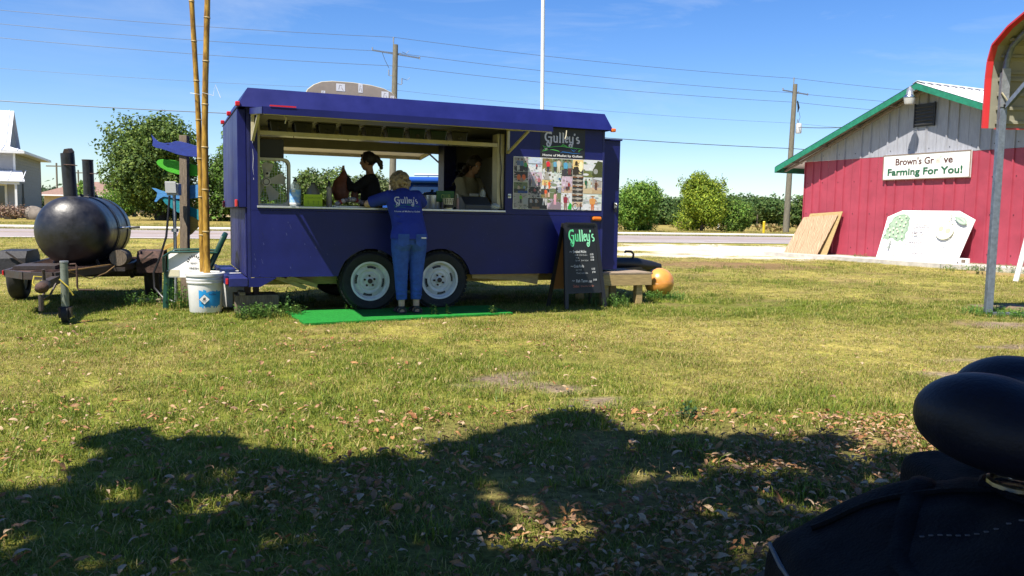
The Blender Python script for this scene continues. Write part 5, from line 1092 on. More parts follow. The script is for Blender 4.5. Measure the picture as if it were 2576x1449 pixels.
cab = obj("extension_cord", MB().tube([(-4.19, 9.98, 1.30), (-4.20, 9.95, 1.05), (-4.22, 9.93, .80), (-4.29, 9.9, .55), (-4.36, 9.88, .36), (-4.34, 9.85, .18), (-4.22, 9.8, .07), (-4.05, 9.75, .02)], .014, 8), M['dark'], smooth=True); tag(cab, "thick black power cord hanging from the grey outlet box to the grass", "cord")
# green chair
gc = thing("plastic_chair", "dark green plastic garden chair behind the bamboo bucket", "chair", (-3.82, 9.62, 0), R(-72))
for x, y in ((-.25, -.22), (.25, -.22), (-.25, .24), (.25, .24)): obj("leg", MB().tube([(x * 1.08, y * 1.1, 0), (x, y, .42)], [(.022, .035), (.03, .04)], 8), M['chair'], gc)
obj("seat", MB().box((-.26, -.24, .40), (.26, .24, .43)), M['chair'], gc, bevel=.012)
mb = MB()
for i in range(6): a = -.21 + .07 * i; mb.add([(a, .24, .44), (a + .05, .24, .44), (a * 1.15 + .05, .38, .80), (a * 1.15, .38, .80)], [(0, 1, 2, 3)])
o = obj("back_slats", mb, M['chair'], gc); sl = o.modifiers.new("s", 'SOLIDIFY'); sl.thickness = .015
obj("back_rail", MB().tube([(-.27, .22, .44), (-.30, .32, .66), (-.24, .39, .82), (0, .41, .86), (.24, .39, .82), (.30, .32, .66), (.27, .22, .44)], [(.014, .03)] * 7, 8), M['chair'], gc, smooth=True)
for s in (-1, 1): obj("armrest", MB().tube([(s * .29, .32, .64), (s * .32, .1, .655), (s * .32, -.18, .65), (s * .30, -.25, .60), (s * .28, -.25, .42)], [(.032, .014)] * 5, 8), M['chair'], gc, smooth=True)
# white SALAD board leaning on the chair
sb = thing("salad_board", "white board with black lettering reading SALAD leaning on the green chair", "sign", (-3.72, 9.30, .36), R(2)); obj("panel", MB().box((-.215, 0, .0), (.215, .012, .29), rot=(R(-5), 0, 0), piv=(0, 0, 0)), M['white'], sb, bevel=.002)
pr = Print(.0002)
for i in range(9): a = PI * (.08 + .84 * i / 8); pr.stroke([(.075 + .06 * math.cos(a), .165 + .07 * math.sin(a)), (.075 + .085 * math.cos(a), .165 + .095 * math.sin(a))], .012, (.02, .02, .02))
pr.text("READY", .075, .155, .022, (.05, .05, .05), bold=.02, width=.08); pr.text("FRESH", .075, .095, .024, (.03, .03, .03), bold=.02, width=.10); pr.text("Fish-Cut", .075, .060, .022, (.18, .18, .18), width=.10, shear=.2); pr.text("SALAD", .075, .018, .032, (.02, .02, .02), bold=.035, width=.115)
o = pr.obj("lettering", sb); o.rotation_euler = (R(-5), 0, 0); o.location = (0, -.0025, 0)
obj("beige_patch", MB().box((-.22, -.004, .01), (-.09, -.001, .085), rot=(R(-5), 0, 0), piv=(0, 0, 0)), M['cream'], sb)
# bucket with lid
def bucket(name, label, x, y, s=1.0):
    t = thing(name, label, "bucket", (x, y, 0), rnd.uniform(0, 1), "white plastic buckets by the bamboo")
    obj("pail", MB().lathe([(0, .0), (.165 * s, .0), (.17 * s, .01), (.187 * s, .32 * s), (.195 * s, .322 * s), (.200 * s, .335 * s), (.196 * s, .345 * s), (.198 * s, .352 * s), (.203 * s, .37 * s), (.198 * s, .378 * s), (.200 * s, .40 * s)], 44), M['bucket'], t, smooth=True)
    obj("lid", MB().lathe([(.200 * s, .403 * s), (.212 * s, .405 * s), (.214 * s, .435 * s), (.206 * s, .445 * s), (.190 * s, .445 * s), (.185 * s, .435 * s), (0, .435 * s)], 44), M['bucket'], t, smooth=True); return t
B1 = bucket("bamboo_bucket", "white lidded plastic bucket with a torn blue label holding the bamboo poles", -3.431, 9.08)
B1.rotation_euler = (0, 0, 0)
def wrapc(r0, r1, z0, z1, a0, a1, n, m, name, parent, ragged=0, seed=3):
    q = random.Random(seed); mb = MB()
    for i in range(n):
        a = R(a0 + (a1 - a0) * i / n); b = R(a0 + (a1 - a0) * (i + 1) / n); u = z1 - (q.random() * ragged); l = z0 + (q.random() * ragged); rr = lambda z: r0 + (r1 - r0) * z / .32
        mb.add([(rr(l) * math.cos(a), rr(l) * math.sin(a), l), (rr(l) * math.cos(b), rr(l) * math.sin(b), l), (rr(u) * math.cos(b), rr(u) * math.sin(b), u), (rr(u) * math.cos(a), rr(u) * math.sin(a), u)], [(0, 1, 2, 3)])
    return obj(name, mb, m, parent)
wrapc(.171, .188, .055, .262, 268, 348, 16, mat("blue_bucket_label", (.01, .22, .58), .5, var=.3, vscale=11, col2=(.02, .33, .70)), "blue_label", B1, .03)
dm = [(.0, -.058), (.058, 0), (0, .058), (-.058, 0)]; pr = Print(.0003); pr.poly(dm, (.05, .05, .05)); pr.poly([(a * .92, b * .92) for a, b in dm], (.75, .75, .75)); pr.poly([(-.016, -.004), (-.008, .022), (0, .012), (.006, .032), (.016, .004), (.010, -.006)], (.02, .02, .02)); pr.rect(-.022, -.014, .022, -.009, (.02, .02, .02)); [pr.rect(-.018, -.022 - .007 * i, .018, -.019 - .007 * i, (.3, .3, .3)) for i in range(2)]
o = pr.obj("hazard_diamond", B1); o.location = (.055, -.1812, .155); o.rotation_euler = (R(3), 0, R(16))
pr = Print(.0003); pr.text("ProChlor", 0, 0, .020, (.02, .05, .20), bold=.02, width=.085); o = pr.obj("label_lettering", B1); o.location = (.131, -.137, .20); o.rotation_euler = (R(3), 0, R(46))
bucket("spare_bucket", "second white bucket mostly hidden behind the bamboo bucket", -3.32, 9.66, .92)
def bamboo(name, label, p0, p1, r, seed, nodes):
    q = random.Random(seed); t = thing(name, label, "bamboo pole", p0, 0, "tall bamboo poles standing in the bucket"); d = Vector(p1) - Vector(p0); mb = MB(); n = nodes; pts = []; rs = []
    for i in range(n * 3 + 1):
        f = i / (n * 3); w = .012 * math.sin(f * 7 + seed); pts.append(tuple(d * f + Vector((w, w * .5, 0)))); rs.append(r * (1 - .25 * f) * (1.04 if i % 3 == 0 else .98))
    obj("culm", mb.tube(pts, rs, 14), M['bamboo'], t, smooth=True)
    for i in range(1, n):
        p = Vector(pts[i * 3]); obj("node_ring", MB().tube([p - d.normalized() * .010, p - d.normalized() * .004, p + d.normalized() * .006], [rs[i * 3] * 1.02, rs[i * 3] * 1.17, rs[i * 3] * 1.02], 14), M['bamboo_ring'], t, smooth=True)
    return t
bamboo("bamboo_pole", "right thicker bamboo pole rising out of the white bucket", (-3.425, 9.08, .436), (-3.33, 9.04, 4.6), .037, 2, 9)
bamboo("bamboo_pole", "left slimmer bamboo pole, paler yellow, behind the bucket", (-3.50, 9.24, .0), (-3.60, 9.20, 4.7), .033, 5, 11)
o = obj("tie_string", MB().tube([(-3.60, 9.17, 2.42), (-3.53, 9.14, 2.41), (-3.47, 9.20, 2.40), (-3.40, 9.0, 2.405), (-3.30, 9.05, 2.38), (-3.28, 9.06, 2.50), (-3.22, 9.05, 2.36)], .003, 5), M['white']); tag(o, "white string tying the two bamboo poles together", "string")
# ------------------------------------------------------------------ barn (local: x along the gable wall, y into the building)
BRZ = R(-64.36); BO = Vector((9.899, 24.833, 0))
BN = thing("farm_barn", "red and grey ribbed metal barn with a green trimmed gable roof", "barn", tuple(BO), BRZ)
def B(name, mb, m, parent=None, **k): return obj(name, mb, m, parent or BN, **k)
XL, XR, PKX, PKZ, SL = -1.45, 7.05, 2.82, 4.76, .392
def roofz(x): return PKZ - SL * abs(x - PKX)
def ribbed(name, x0, x1, z0, zf_, m, pitch=.305, w=.032, d=.034, y=0.0, label=None):
    cols = [(x0, y)]; x = math.ceil((x0 - XL + 1e-6) / pitch) * pitch + XL
    while x < x1 - .02:
        if x > x0 + .02: cols += [(x - w, y), (x - w * .55, y - d), (x + w * .55, y - d), (x + w, y)]
        x += pitch
    cols.append((x1, y)); mb = MB()
    if PKX > x0 and PKX < x1 and callable(zf_): cols.append((PKX, y)); cols.sort()
    for (xa, ya) in cols: z1 = zf_(xa) if callable(zf_) else zf_; mb.v += [(xa, ya, z0), (xa, ya, z1)]
    n = len(cols); mb.f = [(2 * i, 2 * i + 2, 2 * i + 3, 2 * i + 1) for i in range(n - 1)]; mb.c = [(1, 1, 1)] * (n - 1)
    o = B(name, mb, m, fix=False); s = o.modifiers.new("s", 'SOLIDIFY'); s.thickness = .004; s.offset = -1; return o
x = XL
while x < XR - .05:
    x1 = min(x + .915, XR); o = ribbed("red_panel", x + .003, x1 - .003, .12, 2.97, M['red_wall'])
    ribbed("grey_panel", x + .003, x1 - .003, 2.975, lambda q_: max(2.98, roofz(q_) - .05), M['grey_wall'], y=-.006)
    x = x1
scr = MB().sphere((0, 0, 0), .013, 6, 4).mesh("screw_head")
sx = XL + .1
while sx < XR:
    for z in (.35, 1.35, 2.3, 3.12):
        if abs(sx - round(sx / .305) * .305) >= 0:
            o = link("screw", scr, M['dark'], BN); o.location = (sx, -.006 if z < 3 else -.012, z)
    sx += .61
B("corner_flashing", MB().box((XL - .03, -.03, .12), (XL, .10, 2.97)), M['red_wall'])
B("side_wall", MB().box((XL, .02, .12), (XL + .05, 11, 2.80)), M['red_wall']); B("side_wall", MB().box((XR - .05, .02, .12), (XR, 11, 2.9)), M['red_wall']); B("back_wall", MB().prism([(XL, .12), (XR, .12), (XR, roofz(XR) - .1), (PKX, PKZ - .1), (XL, roofz(XL) - .1)], 'y', 11, 11.05), M['red_wall'])
OH = .50; XE0, XE1 = -2.24, 7.88
for sgn, xe in ((-1, XE0), (1, XE1)):
    # roof sheet with raised ribs running down the slope
    ze = roofz(xe); n = 40; mb = MB()
    for i in range(n + 1):
        y = -OH + (12 + OH) * i / n
        mb.v += [(PKX, y, PKZ + .05), (xe, y, ze + .05)]
    mb.f = [(2 * i, 2 * i + 1, 2 * i + 3, 2 * i + 2) for i in range(n)]; mb.c = [(1, 1, 1)] * n
    o = B("roof_sheet", mb, M['roofw']); s = o.modifiers.new("s", 'SOLIDIFY'); s.thickness = .006
    for i in range(40):
        y = -OH + .15 + i * .32; B("roof_rib", MB().add([(PKX, y - .04, PKZ + .056), (xe, y - .04, ze + .056), (xe, y + .04, ze + .056), (PKX, y + .04, PKZ + .056), (PKX, y - .02, PKZ + .10), (xe, y - .02, ze + .10), (xe, y + .02, ze + .10), (PKX, y + .02, PKZ + .10)], [(0, 1, 5, 4), (4, 5, 6, 7), (7, 6, 2, 3), (0, 4, 7, 3), (1, 2, 6, 5)]), M['roofw'])
    fz = .17
    B("green_bargeboard", MB().add([(PKX, -OH - .03, PKZ + .06), (xe, -OH - .03, ze + .06), (xe, -OH - .03, ze + .06 - fz), (PKX, -OH - .03, PKZ + .06 - fz), (PKX, -OH, PKZ + .06), (xe, -OH, ze + .06), (xe, -OH, ze + .06 - fz), (PKX, -OH, PKZ + .06 - fz)], [(0, 1, 2, 3), (7, 6, 5, 4), (0, 4, 5, 1), (1, 5, 6, 2), (2, 6, 7, 3), (3, 7, 4, 0)]), M['green_trim'])
    B("eave_board", MB().box((xe - .03 if sgn < 0 else xe + .002, -OH - .032, ze - .13), (xe - .002 if sgn < 0 else xe + .03, 12, ze + .05)), M['green_trim'])
    B("edge_strip", MB().add([(PKX, -OH - .04, PKZ + .066), (xe, -OH - .04, ze + .066), (xe, -OH + .05, ze + .08), (PKX, -OH + .05, PKZ + .08)], [(0, 1, 2, 3)]), mat("dark_edge", (.02, .03, .06), .5) if sgn < 0 else M['roofw'])
    for f in (.18, .42, .66, .88):
        xx = PKX + (xe - PKX) * f; B("lookout", MB().beam((xx, -OH + .02, roofz(xx) - .06), (xx, .0, roofz(xx) - .06), .05, .07), M['soffit'])
    B("rafter", MB().beam((PKX, -.10, PKZ - .07), (xe, -.10, ze - .07), .05, .08, up=(0, 1, 0)), M['soffit'])
    B("soffit_strip", MB().add([(PKX, -OH, PKZ + .03), (xe, -OH, ze + .03), (xe, -.02, ze + .03), (PKX, -.02, PKZ + .03)], [(0, 1, 2, 3)]), M['soffit'])
B("ridge_cap", MB().prism([(-.16, PKZ + .0 + .055), (0, PKZ + .115), (.16, PKZ + .055), (0, PKZ + .125)], 'y', -OH, 12), M['roofw']).location = (PKX, 0, 0)
lv = B("louvre_vent", MB().box((2.46, -.05, 3.72), (3.06, -.012, 4.32)), M['dark'])
for i in range(6): B("louvre_slat", MB().box((2.49, -.10, 3.765 + i * .09), (3.03, -.052, 3.775 + i * .09), rot=(R(-32), 0, 0)), mat("slat_%d" % i, (.05, .055, .07), .5), lv)
mb = MB(); mb.box((2.44, -.075, 3.70), (2.47, -.051, 4.34)); mb.box((3.05, -.075, 3.70), (3.08, -.051, 4.34)); B("louvre_frame", mb, M['dark'], lv)
B("slab_edge", MB().box((XL - .6, -1.05, -.02), (XR + 1, 11, .10)), M['concrete']); B("sill_plate", MB().box((XL, -.035, .101), (XR, .02, .121)), M['wood_top'])
# floodlight at the gable peak
fl = thing("yard_light", "grey dome yard light fixed below the barn's gable peak", "light", tuple(BO + Matrix.Rotation(BRZ, 3, 'Z') @ Vector((2.76, -.68, 4.36))), BRZ)
fl.scale = (.72,) * 3; obj("housing", MB().lathe([(0, .50), (.05, .50), (.06, .44), (.11, .42), (.12, .24), (.15, .20)], 20), M['galv'], fl, smooth=True); obj("reflector", MB().lathe([(.15, .20), (.20, .14), (.21, .10), (.205, .08)], 24), M['chrome'], fl, smooth=True); obj("refractor", MB().lathe([(.20, .08), (.18, -.08), (.16, -.14), (0, -.15)], 24), mat("frosted_lens", (.55, .55, .52), .25, alpha=.9), fl, smooth=True); obj("arm", MB().tube([(0, .06, .33), (.05, .16, .36)], .03, 8), M['galv'], fl)
# main sign
si = thing("barn_sign", "white rectangular sign reading Brown's Grove Farming For You!", "sign", tuple(BO + Matrix.Rotation(BRZ, 3, 'Z') @ Vector((2.87, -.06, 2.30))), BRZ)
W_, H_ = 2.66, .70
obj("sign_panel", MB().box((-W_ / 2, -.02, 0), (W_ / 2, .03, H_)), M['white'], si, bevel=.004); mb = MB()
for a, b, c, d in ((-W_ / 2, 0, W_ / 2, .022), (-W_ / 2, H_ - .022, W_ / 2, H_), (-W_ / 2, .022, -W_ / 2 + .022, H_ - .022), (W_ / 2 - .022, .022, W_ / 2, H_ - .022)): mb.box((a, -.03, b), (c, -.021, d))
obj("border", mb, mat("thin_brown_border", (.22, .16, .12), .6), si)
pr = Print(.0006); br = (.085, .028, .022); gr = (.012, .11, .045)
pr.text("Brown's Gr", -.33, .405, .185, br, bold=.035, width=1.20); pr.text("ve", .70, .405, .185, br, bold=.035, width=.27)
pr.ell(.40, .475, .075, .075, (.75, .55, .48), 20); pr.ell(.40, .475, .062, .062, (.80, .66, .56), 20); [pr.stroke([(.40, .475), (.40 + .06 * math.cos(a), .475 + .06 * math.sin(a))], .006, (.72, .50, .42)) for a in np.arange(0, 6.28, .785)]; pr.poly([(.43, .56), (.47, .60), (.52, .60), (.48, .565)], (.55, .70, .55))
pr.text("Farming For You!", -.02, .13, .185, gr, bold=.035, width=2.28)
o = pr.obj("lettering", si); o.location = (0, -.0215, 0)
# big painted citrus board leaning on the wall
def leaned(name, label, cat, poly, m, base_y, lean, th=.02, loc_z=.10):
    x0 = sum(a for a, b in poly) / len(poly); t = thing(name, label, cat, tuple(BO + Matrix.Rotation(BRZ, 3, 'Z') @ Vector((x0, base_y, loc_z))), BRZ)
    o = obj("board", MB().prism([(a - x0, b) for a, b in poly], 'y', 0, th), m, t, bevel=.003); o.rotation_euler = (-lean, 0, 0); return t, o, x0
cpoly = [(1.79, -.0), (4.26, -.01), (4.49, 1.16), (4.0, 1.39), (2.28, 1.40), (1.85, 1.21)]
M['boardw'] = mat("whitewashed_board", (.80, .79, .76), .7, var=.06, vscale=6)
ct, cbo, cx0 = leaned("citrus_board", "large white hand painted citrus board leaning against the red barn", "sign", cpoly, M['boardw'], -.46, R(15))
pr = Print(.0006); inkc = (.20, .18, .20); C_ = lambda x, y: (1.80 + (x - 160) / (1790 - 160) * 2.68 - cx0, (1230 - y) / (1230 - 262) * 1.40 + .0)
q = random.Random(2); tp = [(440, 340), (520, 335), (590, 360), (640, 420), (632, 480), (660, 540), (645, 600), (660, 650), (625, 720), (640, 800), (600, 880), (545, 850), (500, 890), (440, 850), (400, 820), (350, 815), (310, 860), (240, 830), (195, 850), (200, 770), (240, 720), (215, 650), (260, 600), (245, 530), (300, 480), (310, 410), (370, 370)]
pr.poly([C_(*p) for p in tp], (.24, .34, .24)); pr.poly([C_(400 + (x - 400) * .85, 600 + (y - 600) * .85) for x, y in tp], (.30, .40, .29))
for _ in range(60): x, y = q.uniform(240, 620), q.uniform(380, 800); a, b = C_(x, y); pr.stroke([(a, b), (a + .05, b + q.uniform(-.01, .01))], .006, (.18, .27, .18) if q.random() < .6 else (.42, .50, .38))
for x, y in ((450, 400), (575, 390), (410, 505), (505, 455), (590, 505), (495, 555), (575, 572), (385, 625), (270, 605), (455, 637), (560, 660), (325, 668), (485, 688), (400, 710), (340, 765), (480, 785), (585, 785), (240, 730)): a, b = C_(x, y); pr.ell(a, b, .021, .025, (.74, .76, .50), 10)
pr.stroke([C_(370, 1035), C_(385, 980), C_(388, 900), C_(378, 840)], [.08, .05, .035, .03], (.25, .28, .25)); pr.stroke([C_(385, 930), C_(430, 880), C_(460, 850)], .018, (.3, .32, .3)); pr.stroke([C_(385, 910), C_(340, 870), C_(315, 850)], .016, (.3, .32, .3))
for i, ch in enumerate("FROM TREE TO YOU"):
    f = i / 15; x = 665 + f * 630; y = 395 - 48 * math.sin(f * PI * .92) + (35 * f if f > .5 else 0); a, b = C_(x, y); 
    if ch != ' ': pr.text(ch, a, b - .01, .075, inkc, width=.045 if ch != 'M' else .06, rot=R(20 - 50 * f))
for s_, x, y, w in (("NAVELS", 915, 560, .44), ("TANGELOS", 905, 650, .60), ("HAMLINS", 855, 745, .56), ("VALENCIAS", 855, 850, .66), ("GRAPEFRUIT", 800, 940, .62), ("CITRUS", 890, 1110, .50)):
    a, b = C_(x, y); pr.text(s_, a, b, .085 if s_ != "CITRUS" else .11, inkc, width=w, shear=.15, bold=.012)
# orange with a leaf, plain fruit shape
a, b = C_(1350, 640); pr.ell(a, b, .26, .25, (.80, .80, .58), 26); pr.ell(a, b, .235, .225, (.82, .82, .66), 26)
for x, y in ((1280, 618), (1410, 652)): a, b = C_(x, y); pr.ell(a, b, .072, .070, (.33, .35, .27), 16); pr.ell(a, b, .055, .055, (.42, .44, .33), 14)
pr.stroke([C_(1380, 352), C_(1415, 360), C_(1410, 430), C_(1395, 485)], [.02, .03, .022, .03], (.26, .28, .22)); lf = [C_(*p) for p in ((1420, 385), (1480, 385), (1560, 380), (1640, 410), (1690, 460), (1700, 520), (1650, 535), (1580, 515), (1520, 470), (1475, 405))]
pr.poly(lf, (.26, .36, .27)); pr.poly([C_(1580 + (x - 1580) * .82, 455 + (y - 455) * .82) for x, y in ((1480, 385), (1560, 380), (1640, 410), (1690, 460), (1700, 520), (1650, 535), (1580, 515), (1520, 470))], (.40, .50, .40)); [pr.stroke([C_(1490 + 25 * i, 410 + 12 * i), C_(1560 + 18 * i, 415 + 15 * i)], .007, (.22, .3, .22)) for i in range(6)]
for pts in (((1160, 830), (1105, 850), (1090, 880), (1088, 915)), ((1400, 880), (1385, 900), (1410, 920), (1405, 950), (1375, 975), (1385, 995)), ((1535, 730), (1580, 745), (1605, 705)), ((1150, 545), (1128, 570), (1145, 610)), ((1445, 798), (1515, 800)), ((1450, 530), (1520, 528))): pr.stroke([C_(*p) for p in pts], .020, (.30, .31, .28))
for x0_, x1_ in ((480, 590), (640, 700), (800, 980), (1100, 1170)): pr.stroke([C_(x0_, 1150 + (x0_ - 158) * .068), C_((x0_ + x1_) / 2, 1140 + ((x0_ + x1_) / 2 - 158) * .068), C_(x1_, 1155 + (x1_ - 158) * .068)], [.01, .035, .01], (.33, .31, .29))
o = pr.obj("painted_picture", ct, M['printm']); o.rotation_euler = (-R(15), 0, 0); o.location = (0, -.002, .0)
st = thing("foot_block", "short white block at the right foot of the citrus board", "block", tuple(BO + Matrix.Rotation(BRZ, 3, 'Z') @ Vector((4.40, -.36, .10))), BRZ); obj("block", MB().box((-.12, -.06, 0), (.12, .06, .14)), M['white'], st, bevel=.01); obj("hollow", MB().box((-.03, -.068, .03), (.08, -.061, .11)), M['wood_grey'], st)
leaned("plywood_sheet", "front plywood sheet with swirling grain leaning near the barn's left corner", "plywood", [(-1.60, 0), (-.22, 0), (.10, 1.30), (-1.24, 1.20)], M['ply'], -.62, R(20))
leaned("plywood_sheet", "rear plywood sheet peeking out behind the front one at the barn", "plywood", [(-1.35, 0), (.02, 0), (.20, 1.37), (-1.06, 1.29)], M['wood_new'], -.48, R(16))
lp_ = thing("leaning_post", "white post with an orange tip leaning at the right edge near the barn", "post", (9.97, 16.1, 0)); obj("post", MB().tube([(0, 0, 0), (.22, .05, 1.0), (.30, .07, 1.35)], .05, 10), M['white'], lp_); obj("orange_tip", MB().tube([(.20, .045, .90), (.25, .055, 1.12)], .052, 10), M['orange'], lp_)
edge = obj("garden_edging", MB().beam((10.4, 18.6, .02), (13.0, 15.2, .02), .10, .06), M['wood_new']); tag(edge, "wooden edging board lying along the slab at the barn's right foot", "edging board")
weed("weed_patch", "weeds growing along the barn slab beside the leaning white post", 10.9, 18.9, .18, 90, .9, 31, ls=.06); weed("weed_patch", "small weeds at the foot of the barn wall between the boards", *(BO + Matrix.Rotation(BRZ, 3, 'Z') @ Vector((1.0, -.12, 0)))[:2], .2, 30, .25, 32, ls=.05)
weed("weed_patch", "bright weeds around the foot of the carport post", 6.05, 10.1, .10, 140, .4, 33, cols=((.13, .28, .04), (.10, .22, .03)), ls=.03)

# ------------------------------------------------------------------ carport
CP = thing("carport", "metal carport with red edge trim and galvanised post at the right edge", "carport", (5.8, 10.25, 0))
prof = [(0, 2.31), (.0, 2.62), (.0, 2.92), (-.02, 3.12), (-.09, 3.30), (-.38, 3.45), (-.70, 3.545), (-1.3, 3.70), (-2.2, 3.93), (-3.2, 4.1), (-4.3, 4.15), (-5.2, 4.0)]   # y,z : curves over towards the viewer
def skin(x0, x1, off, name, m, th):
    mb = MB()
    for y, z in prof: mb.v += [(x0, y + off, z), (x1, y + off, z)]
    n = len(prof); mb.f = [(2 * i, 2 * i + 1, 2 * i + 3, 2 * i + 2) for i in range(n - 1)]; mb.c = [(1, 1, 1)] * (n - 1); o = obj(name, mb, m, CP); s = o.modifiers.new("s", 'SOLIDIFY'); s.thickness = th; s.offset = 0; return o
skin(0, 7, .0, "roof_skin", M['cream_sheet'], .006)
for i in range(len(prof) - 1):
    (y0, z0), (y1, z1) = prof[i], prof[i + 1]; d = Vector((0, y1 - y0, z1 - z0)); L_ = d.length; nn = Vector((0, -d.z, d.y)).normalized() * (1 if True else -1)
    a = Vector((-.012, y0, z0)); b = Vector((-.012, y1, z1)); t_ = Vector((.075, 0, 0)); k = nn * .012
    obj("red_trim", MB().add([a - k + Vector((0, 0, .002)), b - k - d.normalized() * .004, b - k - d.normalized() * .004 + t_, a - k + t_, a + k, b + k, b + k + t_, a + k + t_], [(0, 1, 2, 3), (7, 6, 5, 4), (0, 4, 5, 1), (1, 5, 6, 2), (2, 6, 7, 3), (3, 7, 4, 0)]), M['red_trim'], CP)
for i, z in enumerate((2.36, 2.53, 2.70, 2.88)):
    obj("sheet_rib", MB().box((.14, -.035, z), (7, -.008, z + .045)), M['cream_sheet'], CP, bevel=.006)
for k in range(2, len(prof) - 1):
    (y0, z0), (y1, z1) = prof[k], prof[k + 1]; m_ = ((y0 + y1) / 2, (z0 + z1) / 2 - .035); obj("sheet_rib", MB().beam((.14, m_[0], m_[1]), (7, m_[0], m_[1]), .05, .03), M['cream_sheet'], CP)
obj("bottom_trim", MB().box((.14, -.02, 2.30), (7, .012, 2.312)), M['red_trim'], CP)
obj("post", MB().box((.14, -.11, -.02), (.225, -.04, 2.98)), M['galv_d'], CP, bevel=.006)
pb = obj("post_bracket", MB().box((.13, -.118, 2.56), (.232, -.112, 3.02)), M['galv'], CP)
obj("bow", MB().tube([(.18, -.075, 2.9), (.19, -.09, 3.12), (.20, -.16, 3.28), (.20, -.42, 3.40), (.2, -1.2, 3.60), (.2, -2.2, 3.86)], .035, 10), M['galv_d'], CP, smooth=True)
obj("brace", MB().beam((.20, -.12, 2.56), (.48, -.95, 3.42), .05, .05), M['galv_d'], CP); obj("bolt", MB().sphere((.19, -.125, 2.58), .025, 8, 6), M['dark'], CP); obj("tie_wire", MB().tube([(.13, -.13, 2.73), (.17, -.14, 2.67), (.22, -.14, 2.60), (.2, -.14, 2.55)], .01, 6), M['cream'], CP)
obj("post", MB().box((6.7, -.11, -.02), (6.78, -.04, 2.98)), M['galv_d'], CP); obj("base_rail", MB().box((.14, -.11, -.01), (6.8, -.045, .03)), M['galv_d'], CP)
obj("post", MB().box((.14, -2.3, -.02), (.2, -2.24, 3.9)), M['galv_d'], CP).location = (6.4, 0, 0)

# ------------------------------------------------------------------ menu board
mbd = thing("menu_board", "black A-frame chalkboard menu headed Gulley's with wooden rear leaf", "menu board", (.845, 10.20, 0), R(30))
hb = 1.06; wt, wb_ = .225, .29
front = [(-wt, hb - .01), (wt, hb - .01), (wb_, .02), (-wb_, .02)]
def lean_part(name, mb, m, ang, parent, **k): o = obj(name, mb, m, parent, **k); o.rotation_euler = (ang, 0, 0); o.location = (0, 0, 0); return o
fa = R(-9); y_f = -.17
F_ = bpy.data.objects.new("x", None); bpy.data.objects.remove(F_)
def FP(name, mb, m, **k): o = obj(name, mb, m, mbd, **k); o.location = (0, y_f, 0); o.rotation_euler = (fa, 0, 0); return o
for s in (-1, 1): FP("front_leg", MB().add([(s * wb_ - .025, 0, 0), (s * wb_ + .025, 0, 0), (s * wt + .02, 0, hb), (s * wt - .03, 0, hb), (s * wb_ - .025, .03, 0), (s * wb_ + .025, .03, 0), (s * wt + .02, .03, hb), (s * wt - .03, .03, hb)], [(0, 1, 2, 3), (7, 6, 5, 4), (0, 4, 5, 1), (1, 5, 6, 2), (2, 6, 7, 3), (3, 7, 4, 0)]), M['dark'])
FP("top_rail", MB().box((-wt, -.003, hb - .03), (wt, .03, hb + .012)), M['dark']); FP("bottom_rail", MB().box((-.262, .002, .19), (.262, .028, .215)), M['dark'])
FP("slate", MB().add([(-.258, .006, .215), (.258, .006, .215), (.21, .006, hb - .03), (-.21, .006, hb - .03), (-.258, .02, .215), (.258, .02, .215), (.21, .02, hb - .03), (-.21, .02, hb - .03)], [(0, 1, 2, 3), (7, 6, 5, 4), (0, 4, 5, 1), (1, 5, 6, 2), (2, 6, 7, 3), (3, 7, 4, 0)]), M['chalk'])
pr = Print(.0002); ch = (.60, .62, .62); gch = (.10, .55, .25)
gulleys(pr, -.195, .84, .39, .135, .017, gch, (.25, .72, .42))
def tild(x, z): pr.stroke([(x, z), (x + .012, z + .01), (x + .025, z), (x + .038, z + .008)], .005, ch)
tild(-.20, .70); pr.text("Smoked Mullet", -.05, .69, .036, ch, bold=.01, width=.20, shear=.1); tild(-.195, .52); pr.text("Crab Rolls", -.075, .51, .033, ch, bold=.01, width=.15, shear=.1); tild(-.19, .34); pr.text("Fish Tacos", -.045, .325, .036, ch, bold=.01, width=.17, shear=.1)
for s_, x, z, w in (("Half", -.10, .655, .05), ("2 fish & juice", .0, .655, .12), ("Whole", -.09, .62, .05), ("Spread", -.09, .588, .06), ("5oz w/ crackers", .02, .588, .11), ("per roll", -.08, .472, .085), ("Meal", -.09, .43, .055), ("2 ea & 2 sides", .0, .43, .11)): pr.text(s_, x, z, .020, (.42, .44, .44), width=w)
for s_, x, z in (("$ 5.00", .13, .66), ("$ 9.00", .135, .625), ("$ 6.00", .135, .592), ("$ 4.00", .14, .478), ("$ 9.00", .145, .438), ("$ 9.00", .155, .34)): pr.text(s_, x, z, .024, ch, bold=.02, width=.05)
pr.stroke([(.05, .335), (.105, .338)], .004, ch); pr.stroke([(.05, .322), (.105, .325)], .004, ch)
pr.text("Sides:", -.135, .262, .034, (.50, .16, .10), width=.09, shear=.2); pr.text("Cheese Grits / Cole Slaw", .03, .266, .022, (.50, .20, .14), width=.20, shear=.1)
o = pr.obj("chalk_writing", mbd, M['printm']); o.location = (0, y_f + .0050, .001); o.rotation_euler = (fa, 0, 0)
def BP(name, mb, m, **k): o = obj(name, mb, m, mbd, **k); o.location = (0, .20, 0); o.rotation_euler = (R(9.5), 0, 0); return o
for s in (-1, 1): BP("rear_leg", MB().add([(s * .32 - .02, 0, 0), (s * .32 + .02, 0, 0), (s * .235 + .02, 0, hb), (s * .235 - .02, 0, hb), (s * .32 - .02, .03, 0), (s * .32 + .02, .03, 0), (s * .235 + .02, .03, hb), (s * .235 - .02, .03, hb)], [(0, 1, 2, 3), (7, 6, 5, 4), (0, 4, 5, 1), (1, 5, 6, 2), (2, 6, 7, 3), (3, 7, 4, 0)]), M['dark'])
